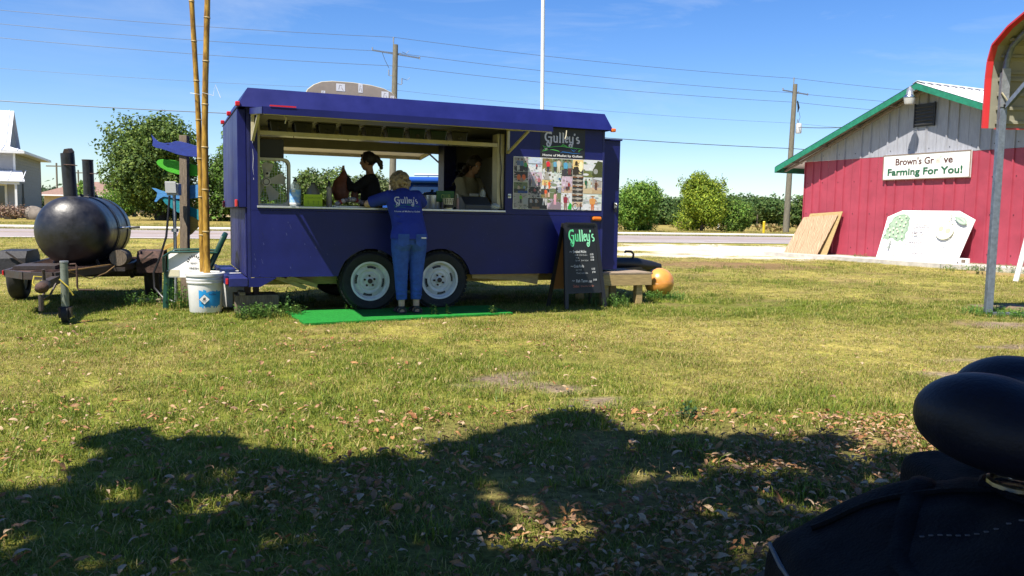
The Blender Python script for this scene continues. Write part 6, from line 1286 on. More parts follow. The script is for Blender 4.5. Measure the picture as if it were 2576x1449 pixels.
BP("rear_panel", MB().add([(-.30, .006, .22), (.30, .006, .22), (.22, .006, hb - .03), (-.22, .006, hb - .03), (-.30, .02, .22), (.30, .02, .22), (.22, .02, hb - .03), (-.22, .02, hb - .03)], [(0, 1, 2, 3), (7, 6, 5, 4), (0, 4, 5, 1), (1, 5, 6, 2), (2, 6, 7, 3), (3, 7, 4, 0)]), mat("brown_hardboard", (.30, .13, .04), .6))
obj("hinge_bar", MB().box((-.20, -.02, hb - .025), (.20, .035, hb - .01)), M['dark'], mbd)

# ------------------------------------------------------------------ utility poles and wires
def upole(label, x, y, h, r, tf=False):
    aw = 1.2 if tf else 1.75
    t = thing("utility_pole", label, "utility pole", (x, y, 0), R(15.5), "wooden utility poles along the road"); obj("pole", MB().tube([(-.25, 0, 0), (0, 0, h)], [r * 1.25, r * .85], 12), M['pole'], t, smooth=True)
    ca = obj("crossarm", MB().beam((-aw, 0, h - .70 + aw * .1), (aw + .1, 0, h - .70 - aw * .1), .10, .10), M['galv_d'], t)
    for a in (-aw, aw + .1, .35): obj("insulator", MB().lathe([(0, -.05), (.06, -.05), (.05, .05), (.06, .12), (0, .16)], 8, (a, 0, h - .68 - a * .125)), M['galv'], ca)
    obj("top_pin", MB().tube([(-.12, 0, h - .2), (-.16, 0, h + .15), (-.15, 0, h + .55)], [.03, .05, .07], 7), M['galv'], t)
    if not tf:
        for s, z in ((-1, h - 2.0), (1, h - 2.6)): obj("arrester", MB().tube([(0, 0, z - .3), (s * .45, 0, z - .35), (s * .5, 0, z - .3), (s * .5, 0, z + .1)], [.02, .03, .05, .05], 6), M['galv'], t)
        obj("jumper_wire", MB().tube([(-1.0, 0, h - .65), (-.8, 0, h - 1.2), (-.48, 0, h - 1.8)], .02, 5), M['wire'], t); obj("jumper_wire", MB().tube([(.5, 0, h - .5), (.8, 0, h - .62), (1.0, 0, h - .4)], .02, 5), M['wire'], t); obj("jumper_wire", MB().tube([(.5, 0, h - 2.5), (.9, 0, h - 2.6), (1.1, 0, h - 2.4)], .02, 5), M['wire'], t)
    else:
        tr_ = obj("transformer", MB().lathe([(0, 0), (.24, 0), (.26, .05), (.26, .75), (.22, .85), (0, .88)], 16, (.55, 0, h - 4.2)), mat("pale_transformer", (.55, .56, .58), .4), t, smooth=True); obj("bushing", MB().tube([(.45, 0, h - 3.35), (.42, 0, h - 3.0)], .05, 6), M['galv'], tr_); obj("fuse_cutout", MB().tube([(.3, 0, h - 1.4), (.45, 0, h - 2.0), (.38, 0, h - 2.4)], [.06, .10, .03], 6), M['dark'], t); obj("jumper_wire", MB().tube([(.5, 0, h - 2.3), (.65, 0, h - 2.8), (.5, 0, h - 3.3)], .02, 5), M['wire'], t)
upole("weathered utility pole rising behind the trailer's roof sign", -9.2, 63.5, 13.9, .23); upole("utility pole with a pale transformer left of the barn", 24.35, 72.3, 12.9, .22, True)
def wire(label, pts, sag, r=.014):
    mb = MB(); allp = []
    for a, b in zip(pts[:-1], pts[1:]):
        a, b = Vector(a), Vector(b)
        for i in range(13):
            f = i / 12; p = a.lerp(b, f); p.z -= sag * 4 * f * (1 - f)
            if not allp or i: allp.append(tuple(p))
    o = obj("power_line", mb.tube(allp, r, 5), M['wire'], fix=False); return tag(o, label, "power line", "overhead power lines along the road")
def wp(dz): return [(-42.5, 54.5, 14.5 + dz[0]), (-9.2 + dz[4], 63.5, dz[1]), (24.35 + dz[4], 72.3, dz[2]), (58, 81, dz[3])]
names5 = ["topmost power line, carried on the pole tops", "second power line from the top, at the crossarm's left end", "third power line from the top, below the crossarms", "faint fourth power line, just above the trailer roof sign", "lowest and thickest line, meeting the trailer's rear corner"]
for nm, (z0, z1, z2, z3, dx), r in zip(names5, ((.15, 14.45, 13.4, 12.9, -.15), (-.7, 13.4, 12.2, 12.0, -1.0), (-1.6, 12.3, 11.35, 11.0, .1), (-3.7, 10.5, 9.55, 9.2, 0), (-5.9, 8.35, 7.35, 7.1, .2)), (.016, .016, .016, .010, .030)):
    wire(nm, [(-42.5, 54.5, 14.4 + z0), (-9.2 + dx, 63.5, z1), (24.35 + dx, 72.3, z2), (58, 81, z3)], .28, r)
wire("twisted service cable running from the transformer to the barn roof", [(24.8, 72.2, 9.2), (20.5, 30.0, 6.0)], .5, .03)
wire("dark cable rising from the barn roof behind the carport trim", [(17.0, 22.6, 4.62), (13.4, 14.0, 6.1)], .1, .02)
# flagpole behind the trailer
fp = thing("flag_pole", "slim white pole rising above the trailer roof", "pole", (.75, 15.0, 0)); obj("shaft", MB().tube([(-.22, 0, 0), (-.30, 0, 6.2)], .034, 14), M['white'], fp, smooth=True); obj("base_collar", MB().tube([(-.22, 0, 0), (-.22, 0, .12)], .08, 14), M['galv'], fp)
ym = thing("yellow_marker", "yellow utility marker post beyond the road", "marker post", (20.34, 66.3, 0)); obj("post", MB().tube([(0, 0, 0), (0, 0, .9)], .10, 8), mat("yellow_post", (.62, .45, .01), .5), ym); obj("cap", MB().tube([(0, 0, .9), (0, 0, .98)], [.12, .06], 8), mat("yellow_cap", (.7, .5, .02), .5), ym)
sk = thing("survey_stake", "small white stake in the dry field left of the yellow marker", "stake", (20.6, 82, 0)); obj("stake", MB().box((-.08, -.04, 0), (.08, .04, .7)), M['white'], sk)
# blue van seen through the serving window
vn = thing("parked_van", "blue van parked behind the trailer, seen through the serving window", "van", (-1.2, 15.6, 0), R(8))
vb = mat("van_blue", (.015, .075, .33), .25, coat=.6, var=.08)
bp_ = [(-1.55, .35), (-1.62, .85), (-1.45, 1.20), (-1.02, 1.60), (-.88, 1.76), (2.6, 1.80), (2.7, 1.2), (2.72, .35)]
mb = MB(); n = len(bp_)
for y, k in ((-.85, 0), (-.80, 1), (.80, 1), (.85, 0)):
    for a, b in bp_: mb.v.append((a, y if b < 1.25 else y * .88, b + (.03 if k and b > 1.5 else 0)))
mb.f = [tuple(range(n)), tuple(reversed(range(3 * n, 4 * n)))] + [(l_ * n + i, (l_ + 1) * n + i, (l_ + 1) * n + (i + 1) % n, l_ * n + (i + 1) % n) for l_ in range(3) for i in range(n)]; mb.c = [(1, 1, 1)] * len(mb.f)
obj("body", mb, vb, vn, bevel=.03)
def vq(name, pts, m): obj(name, MB().prism(pts, 'y', -.905, -.856), m, vn)
gl = mat("tinted_van_glass", (.02, .05, .12), .08, spec=.9); obj("side_window", MB().add([(-.95, -.80, 1.24), (.10, -.80, 1.24), (.10, -.762, 1.64), (-.72, -.762, 1.64)], [(0, 1, 2, 3)]), gl, vn).location = (0, -.035, 0); obj("side_window", MB().add([(.25, -.80, 1.24), (1.3, -.80, 1.24), (1.3, -.762, 1.66), (.25, -.762, 1.66)], [(0, 1, 2, 3)]), gl, vn).location = (0, -.035, 0)
obj("windscreen", MB().add([(-1.46, -.68, 1.22), (-1.46, .68, 1.22), (-1.0, .66, 1.63), (-1.0, -.66, 1.63)], [(0, 1, 2, 3)]), gl, vn).location = (-.03, 0, .02); obj("roof_rail", MB().tube([(-.7, -.70, 1.83), (2.4, -.70, 1.86)], .02, 6), M['alu'], vn); obj("awning_roll", MB().tube([(-.85, -.80, 1.72), (2.5, -.80, 1.76)], .045, 10), vb, vn); obj("mirror", MB().box((-.95, -1.02, 1.25), (-.83, -.87, 1.42)), M['dark'], vn, bevel=.02)
for x in (-.95, 1.9): w = obj("wheel", MB().lathe([(0, -.09), (.2, -.09), (.31, -.09), (.33, -.05), (.33, .09), (0, .09)], 24, ax='y'), M['rubber'], vn, smooth=True); w.location = (x, -.80, .33); obj("wheel_rim", MB().lathe([(0, -.10), (.18, -.095), (.2, -.092)], 20, ax='y'), M['alu'], w)
for x in (-.95, 1.9): w = obj("wheel", MB().lathe([(0, -.09), (.31, -.09), (.33, -.05), (.33, .09), (0, .09)], 24, ax='y'), M['rubber'], vn, smooth=True); w.location = (x, .80, .33)

# ------------------------------------------------------------------ houses on the left
H = thing("grey_house", "two-storey pale grey clapboard house with white metal roofs at the left edge", "house", (-48.6, 80, 0), R(201.8))
# local: +x left along the front wall, +y towards the viewer -> keep depth negative
gw = mat("shaded_clapboard", (.30, .31, .28), .8, var=.08, vscale=2); gf = mat("lit_grey_clapboard", (.36, .36, .38), .8, var=.06, vscale=2); rfw = mat("white_standing_seam", (.62, .64, .68), .4); tri = mat("white_house_trim", (.74, .74, .74), .5)  # same clapboard twice: side tone has shade painted in, front tone sunlight
def Hh(name, mb, m, parent=None, **k): return obj(name, mb, m, parent or H, **k)
DH = 15.0; WH_ = 14.0; ez = 6.35
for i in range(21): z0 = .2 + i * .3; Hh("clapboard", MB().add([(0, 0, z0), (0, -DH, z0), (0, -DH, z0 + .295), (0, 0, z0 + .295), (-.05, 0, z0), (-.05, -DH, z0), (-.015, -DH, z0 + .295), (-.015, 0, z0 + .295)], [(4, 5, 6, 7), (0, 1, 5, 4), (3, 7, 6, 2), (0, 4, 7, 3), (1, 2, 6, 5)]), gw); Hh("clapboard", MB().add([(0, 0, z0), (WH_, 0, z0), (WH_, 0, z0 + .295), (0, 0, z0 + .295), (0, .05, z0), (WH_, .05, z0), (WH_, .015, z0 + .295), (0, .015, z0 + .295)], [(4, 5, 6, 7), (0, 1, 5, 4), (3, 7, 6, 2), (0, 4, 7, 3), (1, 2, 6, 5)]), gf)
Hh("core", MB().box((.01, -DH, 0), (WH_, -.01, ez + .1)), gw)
o_ = 1.0
roofp = [(-o_, o_, ez + .12), (WH_ + o_, o_, ez + .12), (WH_ + o_, -DH - o_, ez + .12), (-o_, -DH - o_, ez + .12), (WH_ / 2, -DH / 2 + 1.5, ez + 2.6), (WH_ / 2, -DH / 2 - 1.5, ez + 2.6)]
Hh("lower_roof", MB().add(roofp, [(0, 1, 4), (1, 2, 5, 4), (2, 3, 5), (3, 0, 4, 5), (0, 3, 2, 1)]), rfw); Hh("eave_trim", MB().box((-o_, -DH - o_, ez - .12), (WH_ + o_, o_, ez + .10)), tri)
for i in range(12):
    x = -.4 + i * 1.3; f = 1 - abs(x - WH_ / 2) / (WH_ / 2 + o_); Hh("roof_seam", MB().beam((x, o_ - .02, ez + .16), (x, o_ - f * (DH / 2 - .5), ez + .16 + f * 2.45), .06, .08), rfw)
# steep upper gable
ug = [(3.2, ez + .3), (9.2, ez + .3), (6.2, 11.6)]
Hh("upper_gable_wall", MB().prism([(-5.0, ez + .2), (-10.8, ez + .2), (-7.9, 10.9)], 'x', 1.5, 1.7), gw)
Hh("upper_roof", MB().add([(1.2, -4.6, ez + .4), (1.2, -7.9, 11.1), (12, -7.9, 11.1), (12, -4.6, ez + .4), (1.2, -11.2, ez + .4), (12, -11.2, ez + .4)], [(0, 1, 2, 3), (1, 4, 5, 2)]), rfw)
for i in range(6): x = 1.6 + i * 1.5; Hh("roof_seam", MB().beam((x, -4.6, ez + .45), (x, -7.9, 11.15), .06, .08), rfw)
Hh("porch_roof", MB().add([(-1.2, 2.6, 3.55), (WH_, 2.6, 3.55), (WH_, .05, 4.6), (-.6, .05, 4.6), (-1.2, 2.6, 3.45), (WH_, 2.6, 3.45), (WH_, .05, 4.5), (-.6, .05, 4.5)], [(0, 1, 2, 3), (7, 6, 5, 4), (0, 4, 5, 1), (3, 2, 6, 7), (0, 3, 7, 4)]), rfw)
for i in range(9): x = -1.0 + i * 1.2; Hh("roof_seam", MB().beam((x, 2.58, 3.58), (x + .05, .1, 4.63), .06, .07), rfw)
Hh("porch_beam", MB().box((-.7, 2.2, 3.2), (WH_, 2.4, 3.44)), tri)
for x in (-.5, 3.8, 8.0): Hh("porch_post", MB().box((x, 2.2, .2), (x + .18, 2.38, 3.2)), tri)
wnd = Hh("front_window", MB().box((.9, .06, 1.0), (3.2, .12, 3.1)), M['glass_d']); mb = MB(); mb.box((.7, .06, .85), (.9, .16, 3.25)); mb.box((3.2, .06, .85), (3.4, .16, 3.25)); mb.box((.9, .06, 3.1), (3.2, .16, 3.25)); mb.box((.9, .06, .85), (3.2, .16, 1.0)); Hh("window_frame", mb, tri, wnd)
wnd = Hh("front_window", MB().box((5.6, .06, 1.0), (7.6, .12, 3.1)), M['glass_d'])
dp = Hh("downpipe", MB().tube([(-.12, -3.2, 3.4), (-.12, -3.2, .3)], .07, 6), mat("dark_pipe", (.10, .11, .10), .6)); Hh("meter", MB().box((-.25, -3.4, 1.4), (-.05, -3.0, 2.0)), mat("grey_meter", (.16, .17, .16), .5))
Hh("corner_board", MB().box((-.06, -.02, .1), (.12, .07, ez - .12)), tri); Hh("corner_board", MB().box((-.06, -DH, .1), (-.01, -DH + .15, ez - .12)), mat("red_brown_trim", (.2, .1, .09), .7))
H2 = thing("tan_house", "low tan house with a brown hipped roof behind the smoker chimneys", "house", (-63.5, 120, 0), R(6)); tw_ = mat("tan_stucco", (.62, .50, .30), .85, var=.06); rb_ = mat("brown_shingle_roof", (.24, .15, .115), .9, var=.2, vscale=3)
obj("walls", MB().box((-5, 0, 0), (12, 8, 2.9)), tw_, H2); obj("hip_roof", MB().add([(-6, -1, 2.9), (13, -1, 2.9), (13, 9, 2.9), (-6, 9, 2.9), (-1, 4, 5.0), (6.2, 4, 5.0)], [(0, 1, 5, 4), (1, 2, 5), (2, 3, 4, 5), (3, 0, 4), (0, 3, 2, 1)]), rb_, H2); obj("fascia_board", MB().box((-6.05, -1.05, 2.72), (13.05, -1.0, 2.92)), tri, H2)
for x0_, x1_ in ((-3.2, -1.2), (1.0, 2.0), (3.0, 6.4), (8.5, 10)):
    w = obj("window", MB().box((x0_, -.03, .9), (x1_, .02, 2.3)), M['glass_d'], H2); mb = MB(); mb.box((x0_, -.05, 1.55), (x1_, -.031, 1.63)); obj("window_bar", mb, tri, w)
H3 = thing("white_roofed_shed", "long low building with a bright white roof right of the tan house", "shed", (-56.0, 128, 0), R(4)); obj("walls", MB().box((0, 0, 0), (16, 6, 2.4)), tw_, H3); obj("roof", MB().add([(-.8, -.8, 2.4), (17, -.8, 2.4), (17, 3, 3.9), (-.8, 3, 3.9), (-.8, 7, 2.4), (17, 7, 2.4)], [(0, 1, 2, 3), (3, 2, 5, 4), (0, 3, 4), (1, 5, 2), (0, 4, 5, 1)]), mat("cream_white_roof", (.80, .77, .66), .6), H3)
for i, (x, y, h) in enumerate(((-98, 176, 10.5), (-104, 196, 10.0), (-91, 190, 7.8))):
    t = thing("distant_pole", "small far utility pole, %s of three above the tan house roof" % ("leftmost tallest", "middle", "rightmost")[(0, 1, 2)[i]], "utility pole", (x, y, 0), 0, "far utility poles above the tan house"); obj("pole", MB().tube([(0, 0, 0), (0, 0, h)], .2, 6), M['pole'], t); obj("crossarm", MB().box((-2.2, -.1, h - .8), (2.2, .1, h - .55)), M['pole'], t)
# rocks, rubble and dry brush in front of the grey house
rk = mat("field_rock", (.20, .17, .14), .95, var=.3, vscale=2, bump=.4)
for i, (x, s, lab) in enumerate(((-41.8, .95, "large rounded grey rock at the corner of the grey house"), (-43.9, .6, "smaller rock left of the large rounded rock"), (-39.6, .5, "low rock among the rubble right of the large rock"), (-46.5, .5, "low rock beside the dry brush at the left edge"))):
    m_ = MB().sphere((0, 0, 0), (s, s * .7, s * .8), 14, 9); m_.v = [tuple(Vector(v) * (1 + .25 * noise.noise(Vector(v) * 1.3 + Vector((i, 0, 0))))) for v in m_.v]; o = obj("rock", m_, rk, smooth=True); o.location = (x, 71.5, s * .45); tag(o, lab, "rock", "rocks in front of the grey house")
for i, (x, l_, a) in enumerate(((-40.2, 2.2, .2), (-39.2, 1.8, -.35), (-38.0, 1.6, .5), (-40.8, 1.4, -.1))): o = obj("timber_scrap", MB().beam((-l_ / 2, 0, 0), (l_ / 2, 0, .5 * a + .2), .35, .25), M['wood_top'] if i % 2 else M['rust']); o.location = (x, 72.2, .35); tag(o, ("longest", "tilted", "short", "leftmost")[i] + " piece of scrap timber in the pile beside the rocks", "scrap timber", "scrap pile by the grey house")
kind(link("dry_brush", crown_mesh([(-47 + i * .7, 71.2, .6, .8, .6, .75) for i in range(7)], 2600, .10, [(.30, .20, .15), (.36, .24, .18), (.22, .17, .10)], 9, .8, floor=.02), M['foliage']), 'stuff')
# ------------------------------------------------------------------ people
def tshirt_print(parent, shirt_me, cx, cz, w, depth0=-1.0):
    """lettering shrunk onto the back of the shirt"""
    bvh = BVHTree.FromPolygons([v.co for v in shirt_me.vertices], [tuple(p.vertices) for p in shirt_me.polygons])
    pr = Print(0.0); s = w / .40; wh = (.62, .65, .72)
    pr.step = .00012
    gulleys(pr, cx - .175 * s, cz + .045 * s, .345 * s, .085 * s, .0125 * s, wh); mullet(pr, cx - .19 * s, cz - .035 * s, .38 * s, .055 * s, (.03, .25, .10), (.03, .15, .45), wh)
    pr.text("Home of Mullet by Gullett", cx, cz - .085 * s, .022 * s, wh, bold=.02, width=.37 * s)
    nv = []
    for (x, y, z) in pr.mb.v:
        hit = bvh.ray_cast(Vector((x, -2, z)), Vector((0, 1, 0)))
        nv.append((x, (hit[0].y if hit[0] else -.1) - .003 + y, z))
    pr.mb.v = nv; return pr.obj("shirt_print", parent, M['printm'])
def hand(mb, wrist, d, up, side, s=1.0, curl=.6):
    """palm, four fingers and a thumb added to the body"""
    w = Vector(wrist); d = Vector(d).normalized(); up = Vector(up).normalized(); r = d.cross(up).normalized() * side
    mb.tube([w, w + d * .035 * s, w + d * .075 * s], [(.024 * s, .016 * s), (.036 * s, .015 * s), (.036 * s, .013 * s)], 8)
    for i, L in enumerate((.062, .070, .066, .052)):
        o = r * ((i - 1.5) * .019 * s); a = w + d * .070 * s + o; b = a + d * L * .5 * s - up * .10 * curl * L; c = b + (d * (1 - curl * .8) - up * curl).normalized() * L * .5 * s
        mb.tube([a, b, c], [.0085 * s, .008 * s, .0065 * s], 6)
    a = w + d * .02 * s - r * .030 * s; mb.tube([a, a - r * .025 * s + d * .025 * s, a - r * .028 * s + d * .052 * s - up * .012], [.011 * s, .0095 * s, .0075 * s], 6)
def head_shape(mb, c, yaw, s=1.0, tilt=0.0):
    """skull, jaw, nose, ears, lips around centre c, looking along +y turned by yaw"""
    m_ = Matrix.Translation(Vector(c)) @ Matrix.Rotation(yaw, 4, 'Z') @ Matrix.Rotation(tilt, 4, 'X'); t = MB()
    t.sphere((0, -.01, .02), (.074 * s, .093 * s, .098 * s), 20, 14); t.sphere((0, .025, -.045), (.052 * s, .062 * s, .062 * s), 16, 10); t.sphere((0, .052, -.085), (.026 * s, .026 * s, .020 * s), 10, 6)
    t.tube([(0, .078, .022), (0, .100, -.012), (0, .088, -.022)], [.009, .014, .012], 7); t.sphere((0, .082, -.046), (.022, .010, .006), 10, 6); t.sphere((0, .080, -.058), (.020, .010, .007), 10, 6)
    t.sphere((0, .074, .036), (.050, .014, .009), 12, 6)
    for sx_ in (-1, 1): t.sphere((sx_ * .076 * s, -.005, -.008), (.010, .020, .032), 10, 8)
    mb.v += [tuple(m_ @ Vector(v)) for v in t.v] if False else []
    o = len(mb.v); mb.v += [tuple(m_ @ Vector(v)) for v in t.v]; mb.f += [tuple(i + o for i in f) for f in t.f]; mb.c += t.c
    return m_
def eyes(m_, parent, s=1.0):
    for sx_ in (-1, 1):
        p = m_ @ Vector((sx_ * .031 * s, .074 * s, .012)); e = obj("eye", MB().sphere(tuple(p), .0115, 10, 8), mat("eye_white", (.6, .6, .58), .25), parent, smooth=True)
        obj("iris", MB().sphere(tuple(m_ @ Vector((sx_ * .031 * s, .0805 * s, .012))), .0062, 8, 6), M['dark'], e)
def hairmesh(m_, tufts, voxel, name, m, parent, sm_=1):
    mb = MB()
    for (c, r) in tufts: mb.sphere(tuple(m_ @ Vector(c)), r, 8, 6)
    return link(name, remesh(mb, voxel, sm_, name), m, parent)

# --- customer leaning on the counter
CU = thing("person", "person in royal blue T-shirt and blue jeans leaning on the serving counter, back turned", "person", TP(1.700, -.355), TA)
b = MB()
for s, fx in ((-1, -.085), (1, .085)):
    b.tube([(fx, -.03, .06), (fx, -.02, .20), (fx * 1.02, -.015, .30), (fx * 1.0, -.01, .48), (fx * 1.08, .0, .70), (fx * 1.0, .0, .88)], [.034, .040, .054, .055, .074, .088], 14)
    b.tube([(fx, -.065, .040), (fx, -.02, .045), (fx, .06, .035), (fx * 1.1, .13, .026), (fx * 1.12, .165, .022)], [(.030, .030), (.034, .036), (.040, .024), (.043, .018), (.036, .012)], 10)
    for k in range(5): b.tube([(fx * 1.12 + s * (k - 2) * .0155, .14, .022), (fx * 1.12 + s * (k - 2) * .017, .19 - .007 * k, .018)], [.0095 - .0006 * k, .008 - .0006 * k], 6)
b.tube([(.0, .0, .84), (.0, .0, .95), (-.005, .03, 1.06), (-.02, .07, 1.18), (-.035, .115, 1.30), (-.045, .14, 1.37), (-.048, .16, 1.41), (-.050, .185, 1.46)], [(.165, .12), (.172, .125), (.150, .115), (.158, .11), (.165, .10), (.10, .075), (.052, .052), (.050, .052)], 18)
for sh, el, wr, sd2 in (((-.205, .13, 1.325), (-.415, .30, 1.232), (-.20, .46, 1.235), -1), ((.125, .13, 1.335), (.265, .30, 1.235), (.12, .47, 1.235), 1)):
    b.tube([(sh[0] * .7 - .01, sh[1], sh[2]), sh, tuple((Vector(sh) + Vector(el)) / 2), el], [.05, .052, .047, .040], 12); b.tube([el, tuple((Vector(el) * .55 + Vector(wr) * .45)), wr], [.040, .038, .026], 12)
    hand(b, wr, (Vector(wr) - Vector(el)), (0, 0, 1), sd2, 1.0, .25)
hm = head_shape(b, (-.052, .215, 1.472), R(8), 1.0, R(-14))
link("body", remesh(b, .0085, 3, "body"), M['skin_p'], CU); eyes(hm, CU)
jn = mat("blue_denim", (.028, .085, .36), .85, var=.28, vscale=11, bump=.35, bscale=120); tsm = mat("royal_blue_cotton", (.012, .032, .30), .85, var=.15, vscale=7, bump=.25, bscale=55)
j = MB()
for s, fx in ((-1, -.088), (1, .088)):
    j.tube([(fx * .92, -.022, .165), (fx * .95, -.02, .20), (fx * 1.0, -.018, .30), (fx * 1.02, -.012, .47), (fx * 1.08, -.01, .62), (fx * 1.12, -.01, .74), (fx * 1.0, -.01, .86)], [(.062, .058), (.060, .058), (.068, .066), (.078, .076), (.092, .090), (.105, .110), (.112, .118)], 20)
    j.sphere((fx * 1.02, -.055, .80), (.105, .095, .105), 16, 10)
    for k in range(7): z = .22 + .06 * k; j.tube([(fx - .06, -.055 - .002 * k, z), (fx, -.088, z + .012 * (-1) ** k), (fx + .06, -.055, z - .004)], .009, 6)
j.tube([(0, -.01, .78), (0, -.01, .88), (0, .0, 1.0)], [(.190, .125), (.208, .135), (.190, .128)], 20)
jo = link("jeans", remesh(j, .0085, 5, "jeans"), jn, CU)
for s in (-1, 1): pk = MB(); pk.prism([(-.062, .065), (.062, .065), (.062, -.05), (0, -.08), (-.062, -.05)], 'y', -.004, .0); o = obj("back_pocket", pk, jn, jo, bevel=.002); o.location = (s * .098, -.148, .845); o.rotation_euler = (R(4), 0, R(s * 12))
t = MB()
t.tube([(.0, -.012, .845), (.0, -.012, .90), (.0, .0, .99), (-.01, .035, 1.09), (-.025, .07, 1.19), (-.038, .108, 1.29), (-.046, .125, 1.35), (-.049, .150, 1.395)], [(.214, .158), (.212, .150), (.190, .140), (.186, .135), (.196, .130), (.198, .115), (.140, .090), (.070, .066)], 26)
for sh, el in (((-.205, .12, 1.32), (-.375, .265, 1.252)), ((.125, .12, 1.33), (.235, .262, 1.252))): t.tube([(sh[0] * .6, sh[1], sh[2] - .01), sh, tuple((Vector(sh) + Vector(el)) / 2), el], [.080, .076, .070, .066], 16)
for k, (z, a) in enumerate(((1.02, .05), (.955, -.03), (1.10, .04), (.90, .02), (1.16, -.04))): t.tube([(-.17, -.10 + .03 * k * .5, z + a * .4), (-.02, -.145 + (z - .9) * .32, z - a * .3), (.16, -.09 + (z - .95) * .3, z + a * .2)], .010, 6)
tsme = remesh(t, .0085, 6, "tshirt"); ts = link("tshirt", tsme, tsm, CU); tshirt_print(ts, tsme, -.03, 1.215, .31)
obj("white_tag", MB().box((.10, -.168, .858), (.155, -.160, .874)), M['white'], ts)
q = random.Random(3); tf = []
for _ in range(230):
    v = Vector((q.gauss(0, 1), q.gauss(0, 1), q.gauss(0, 1))).normalized()
    if v.y > .35 and v.z < .45: continue
    if v.z < -.75: continue
    tf.append(((v.x * .106, v.y * .118 - .018, v.z * .115 + .012), q.uniform(.014, .026)))
tf.append(((0, -.015, .02), .092))
M['hair_b'] = mat("sandy_grey_curls", (.34, .27, .17), .7, var=.5, vscale=38, bump=.6, bscale=90, col2=(.14, .10, .06))
hairmesh(hm, tf, .0065, "curly_hair", M['hair_b'], CU)
for s, fx in ((-1, -.085), (1, .085)):
    sn = obj("sandal", MB().prism([(-.04, -.10), (.04, -.10), (.048, .06), (.052, .15), (.03, .205), (-.03, .205), (-.05, .15), (-.045, .06)], 'z', .0165, .030), M['dark'], CU, bevel=.005); sn.location = (fx * 1.05, 0, 0)
    for y, h in ((.11, .062), (.03, .085), (-.075, .075)): obj("strap", MB().tube([(-.046, y, .028), (-.038, y, h * .8), (0, y + .005, h), (.038, y, h * .8), (.046, y, .028)], [(.012, .004)] * 5, 6), M['dark'], sn)
    obj("ankle_strap", MB().lathe([(.038, .075), (.041, .080), (.041, .090), (.038, .095)], 14, (-.0 - fx * .05, -.03, 0)), M['dark'], sn)
CU.location.z = 0
# --- worker in black with a ponytail, facing left
W1 = thing("person", "person in black long sleeves with a ponytail lifting a bag inside the trailer", "person", TP(1.60, 1.02, .455), TA + R(68))
dk = mat("black_knit", (.012, .011, .014), .9, bump=.2, bscale=80); tr2 = mat("dark_trousers", (.015, .016, .022), .9)
HB = .455
b = MB()
for s in (-1, 1):
    b.tube([(s * .09, 0, .05), (s * .09, 0, .25), (s * .09, .01, .45), (s * .09, 0, .75)], [.036, .05, .055, .085], 12); b.tube([(s * .09, -.05, .04), (s * .09, .08, .035), (s * .09, .17, .022)], [(.035, .035), (.042, .026), (.035, .014)], 10)
b.tube([(0, 0, .72), (0, 0, .85), (0, .01, .98), (0, .015, 1.08), (0, .01, 1.14), (0, .02, 1.20), (0, .03, 1.26)], [(.16, .11), (.13, .10), (.16, .10), (.16, .085), (.09, .06), (.048, .048), (.046, .048)], 16)
for sh, el, wr, s in (((-.18, .01, 1.10), (-.24, .20, .96), (-.17, .30, 1.16), -1), ((.18, .01, 1.10), (.21, .18, .95), (.12, .33, 1.06), 1)):
    b.tube([(sh[0] * .5, 0, 1.10), sh, el], [.045, .046, .036], 12); b.tube([el, wr], [.036, .025], 12); hand(b, wr, (Vector(wr) - Vector(el)), (0, 1, .2), s, 1.0, .8)
hm = head_shape(b, (0, .045, 1.325), 0, 1.0, R(-8)); link("body", remesh(b, .009, 3, "body"), M['skin'], W1); eyes(hm, W1)
t = MB(); t.tube([(0, 0, .66), (0, 0, .78), (0, 0, .90), (0, .01, 1.02), (0, .01, 1.11), (0, .012, 1.17)], [(.185, .15), (.175, .145), (.165, .135), (.185, .12), (.165, .10), (.062, .058)], 20)
for sh, el, wr in (((-.18, .01, 1.10), (-.24, .20, .96), (-.185, .285, 1.12)), ((.18, .01, 1.10), (.21, .18, .95), (.135, .31, 1.04))): t.tube([(sh[0] * .5, 0, 1.08), sh, el], [.07, .066, .052], 14); t.tube([el, wr], [.052, .040], 12)
link("black_top", remesh(t, .009, 5, "black_top"), dk, W1)
t = MB(); [t.tube([(s * .09, 0, .06), (s * .09, 0, .40), (s * .095, 0, .74)], [(.07, .07), (.08, .08), (.10, .11)], 14) for s in (-1, 1)]; t.tube([(0, 0, .66), (0, 0, .80)], [(.18, .13), (.17, .12)], 16); link("trousers", remesh(t, .012, 3, "trousers"), tr2, W1)
M['hair_d'] = mat("dark_hair", (.018, .012, .009), .5, var=.3, vscale=40, bump=.4, bscale=120, stretch=(1, 1, .3))
tf = [((0, -.022, .03), .098)]
for _ in range(120):
    v = Vector((q.gauss(0, 1), q.gauss(0, 1), q.gauss(0, 1))).normalized()
    if v.y > .15 and v.z < .55: continue
    if v.z < -.5: continue
    tf.append(((v.x * .082, v.y * .100 - .012, v.z * .100 + .022), q.uniform(.010, .016)))
tf += [((0, -.105 - .009 * k, .045 - .005 * k * k * .8), .026 + .010 * math.sin(k / 6 * PI)) for k in range(7)] + [((q.uniform(-.02, .02), -.14 - q.uniform(0, .04), -.01 - q.uniform(0, .08)), .013) for _ in range(16)]
hairmesh(hm, tf, .0075, "ponytail_hair", M['hair_d'], W1)
for s in (-1, 1): obj("shoe", MB().tube([(s * .09, -.07, .045), (s * .09, .02, .05), (s * .09, .12, .04), (s * .09, .19, .03)], [(.04, .044), (.046, .048), (.05, .038), (.042, .028)], 10), M['dark'], W1, smooth=True)
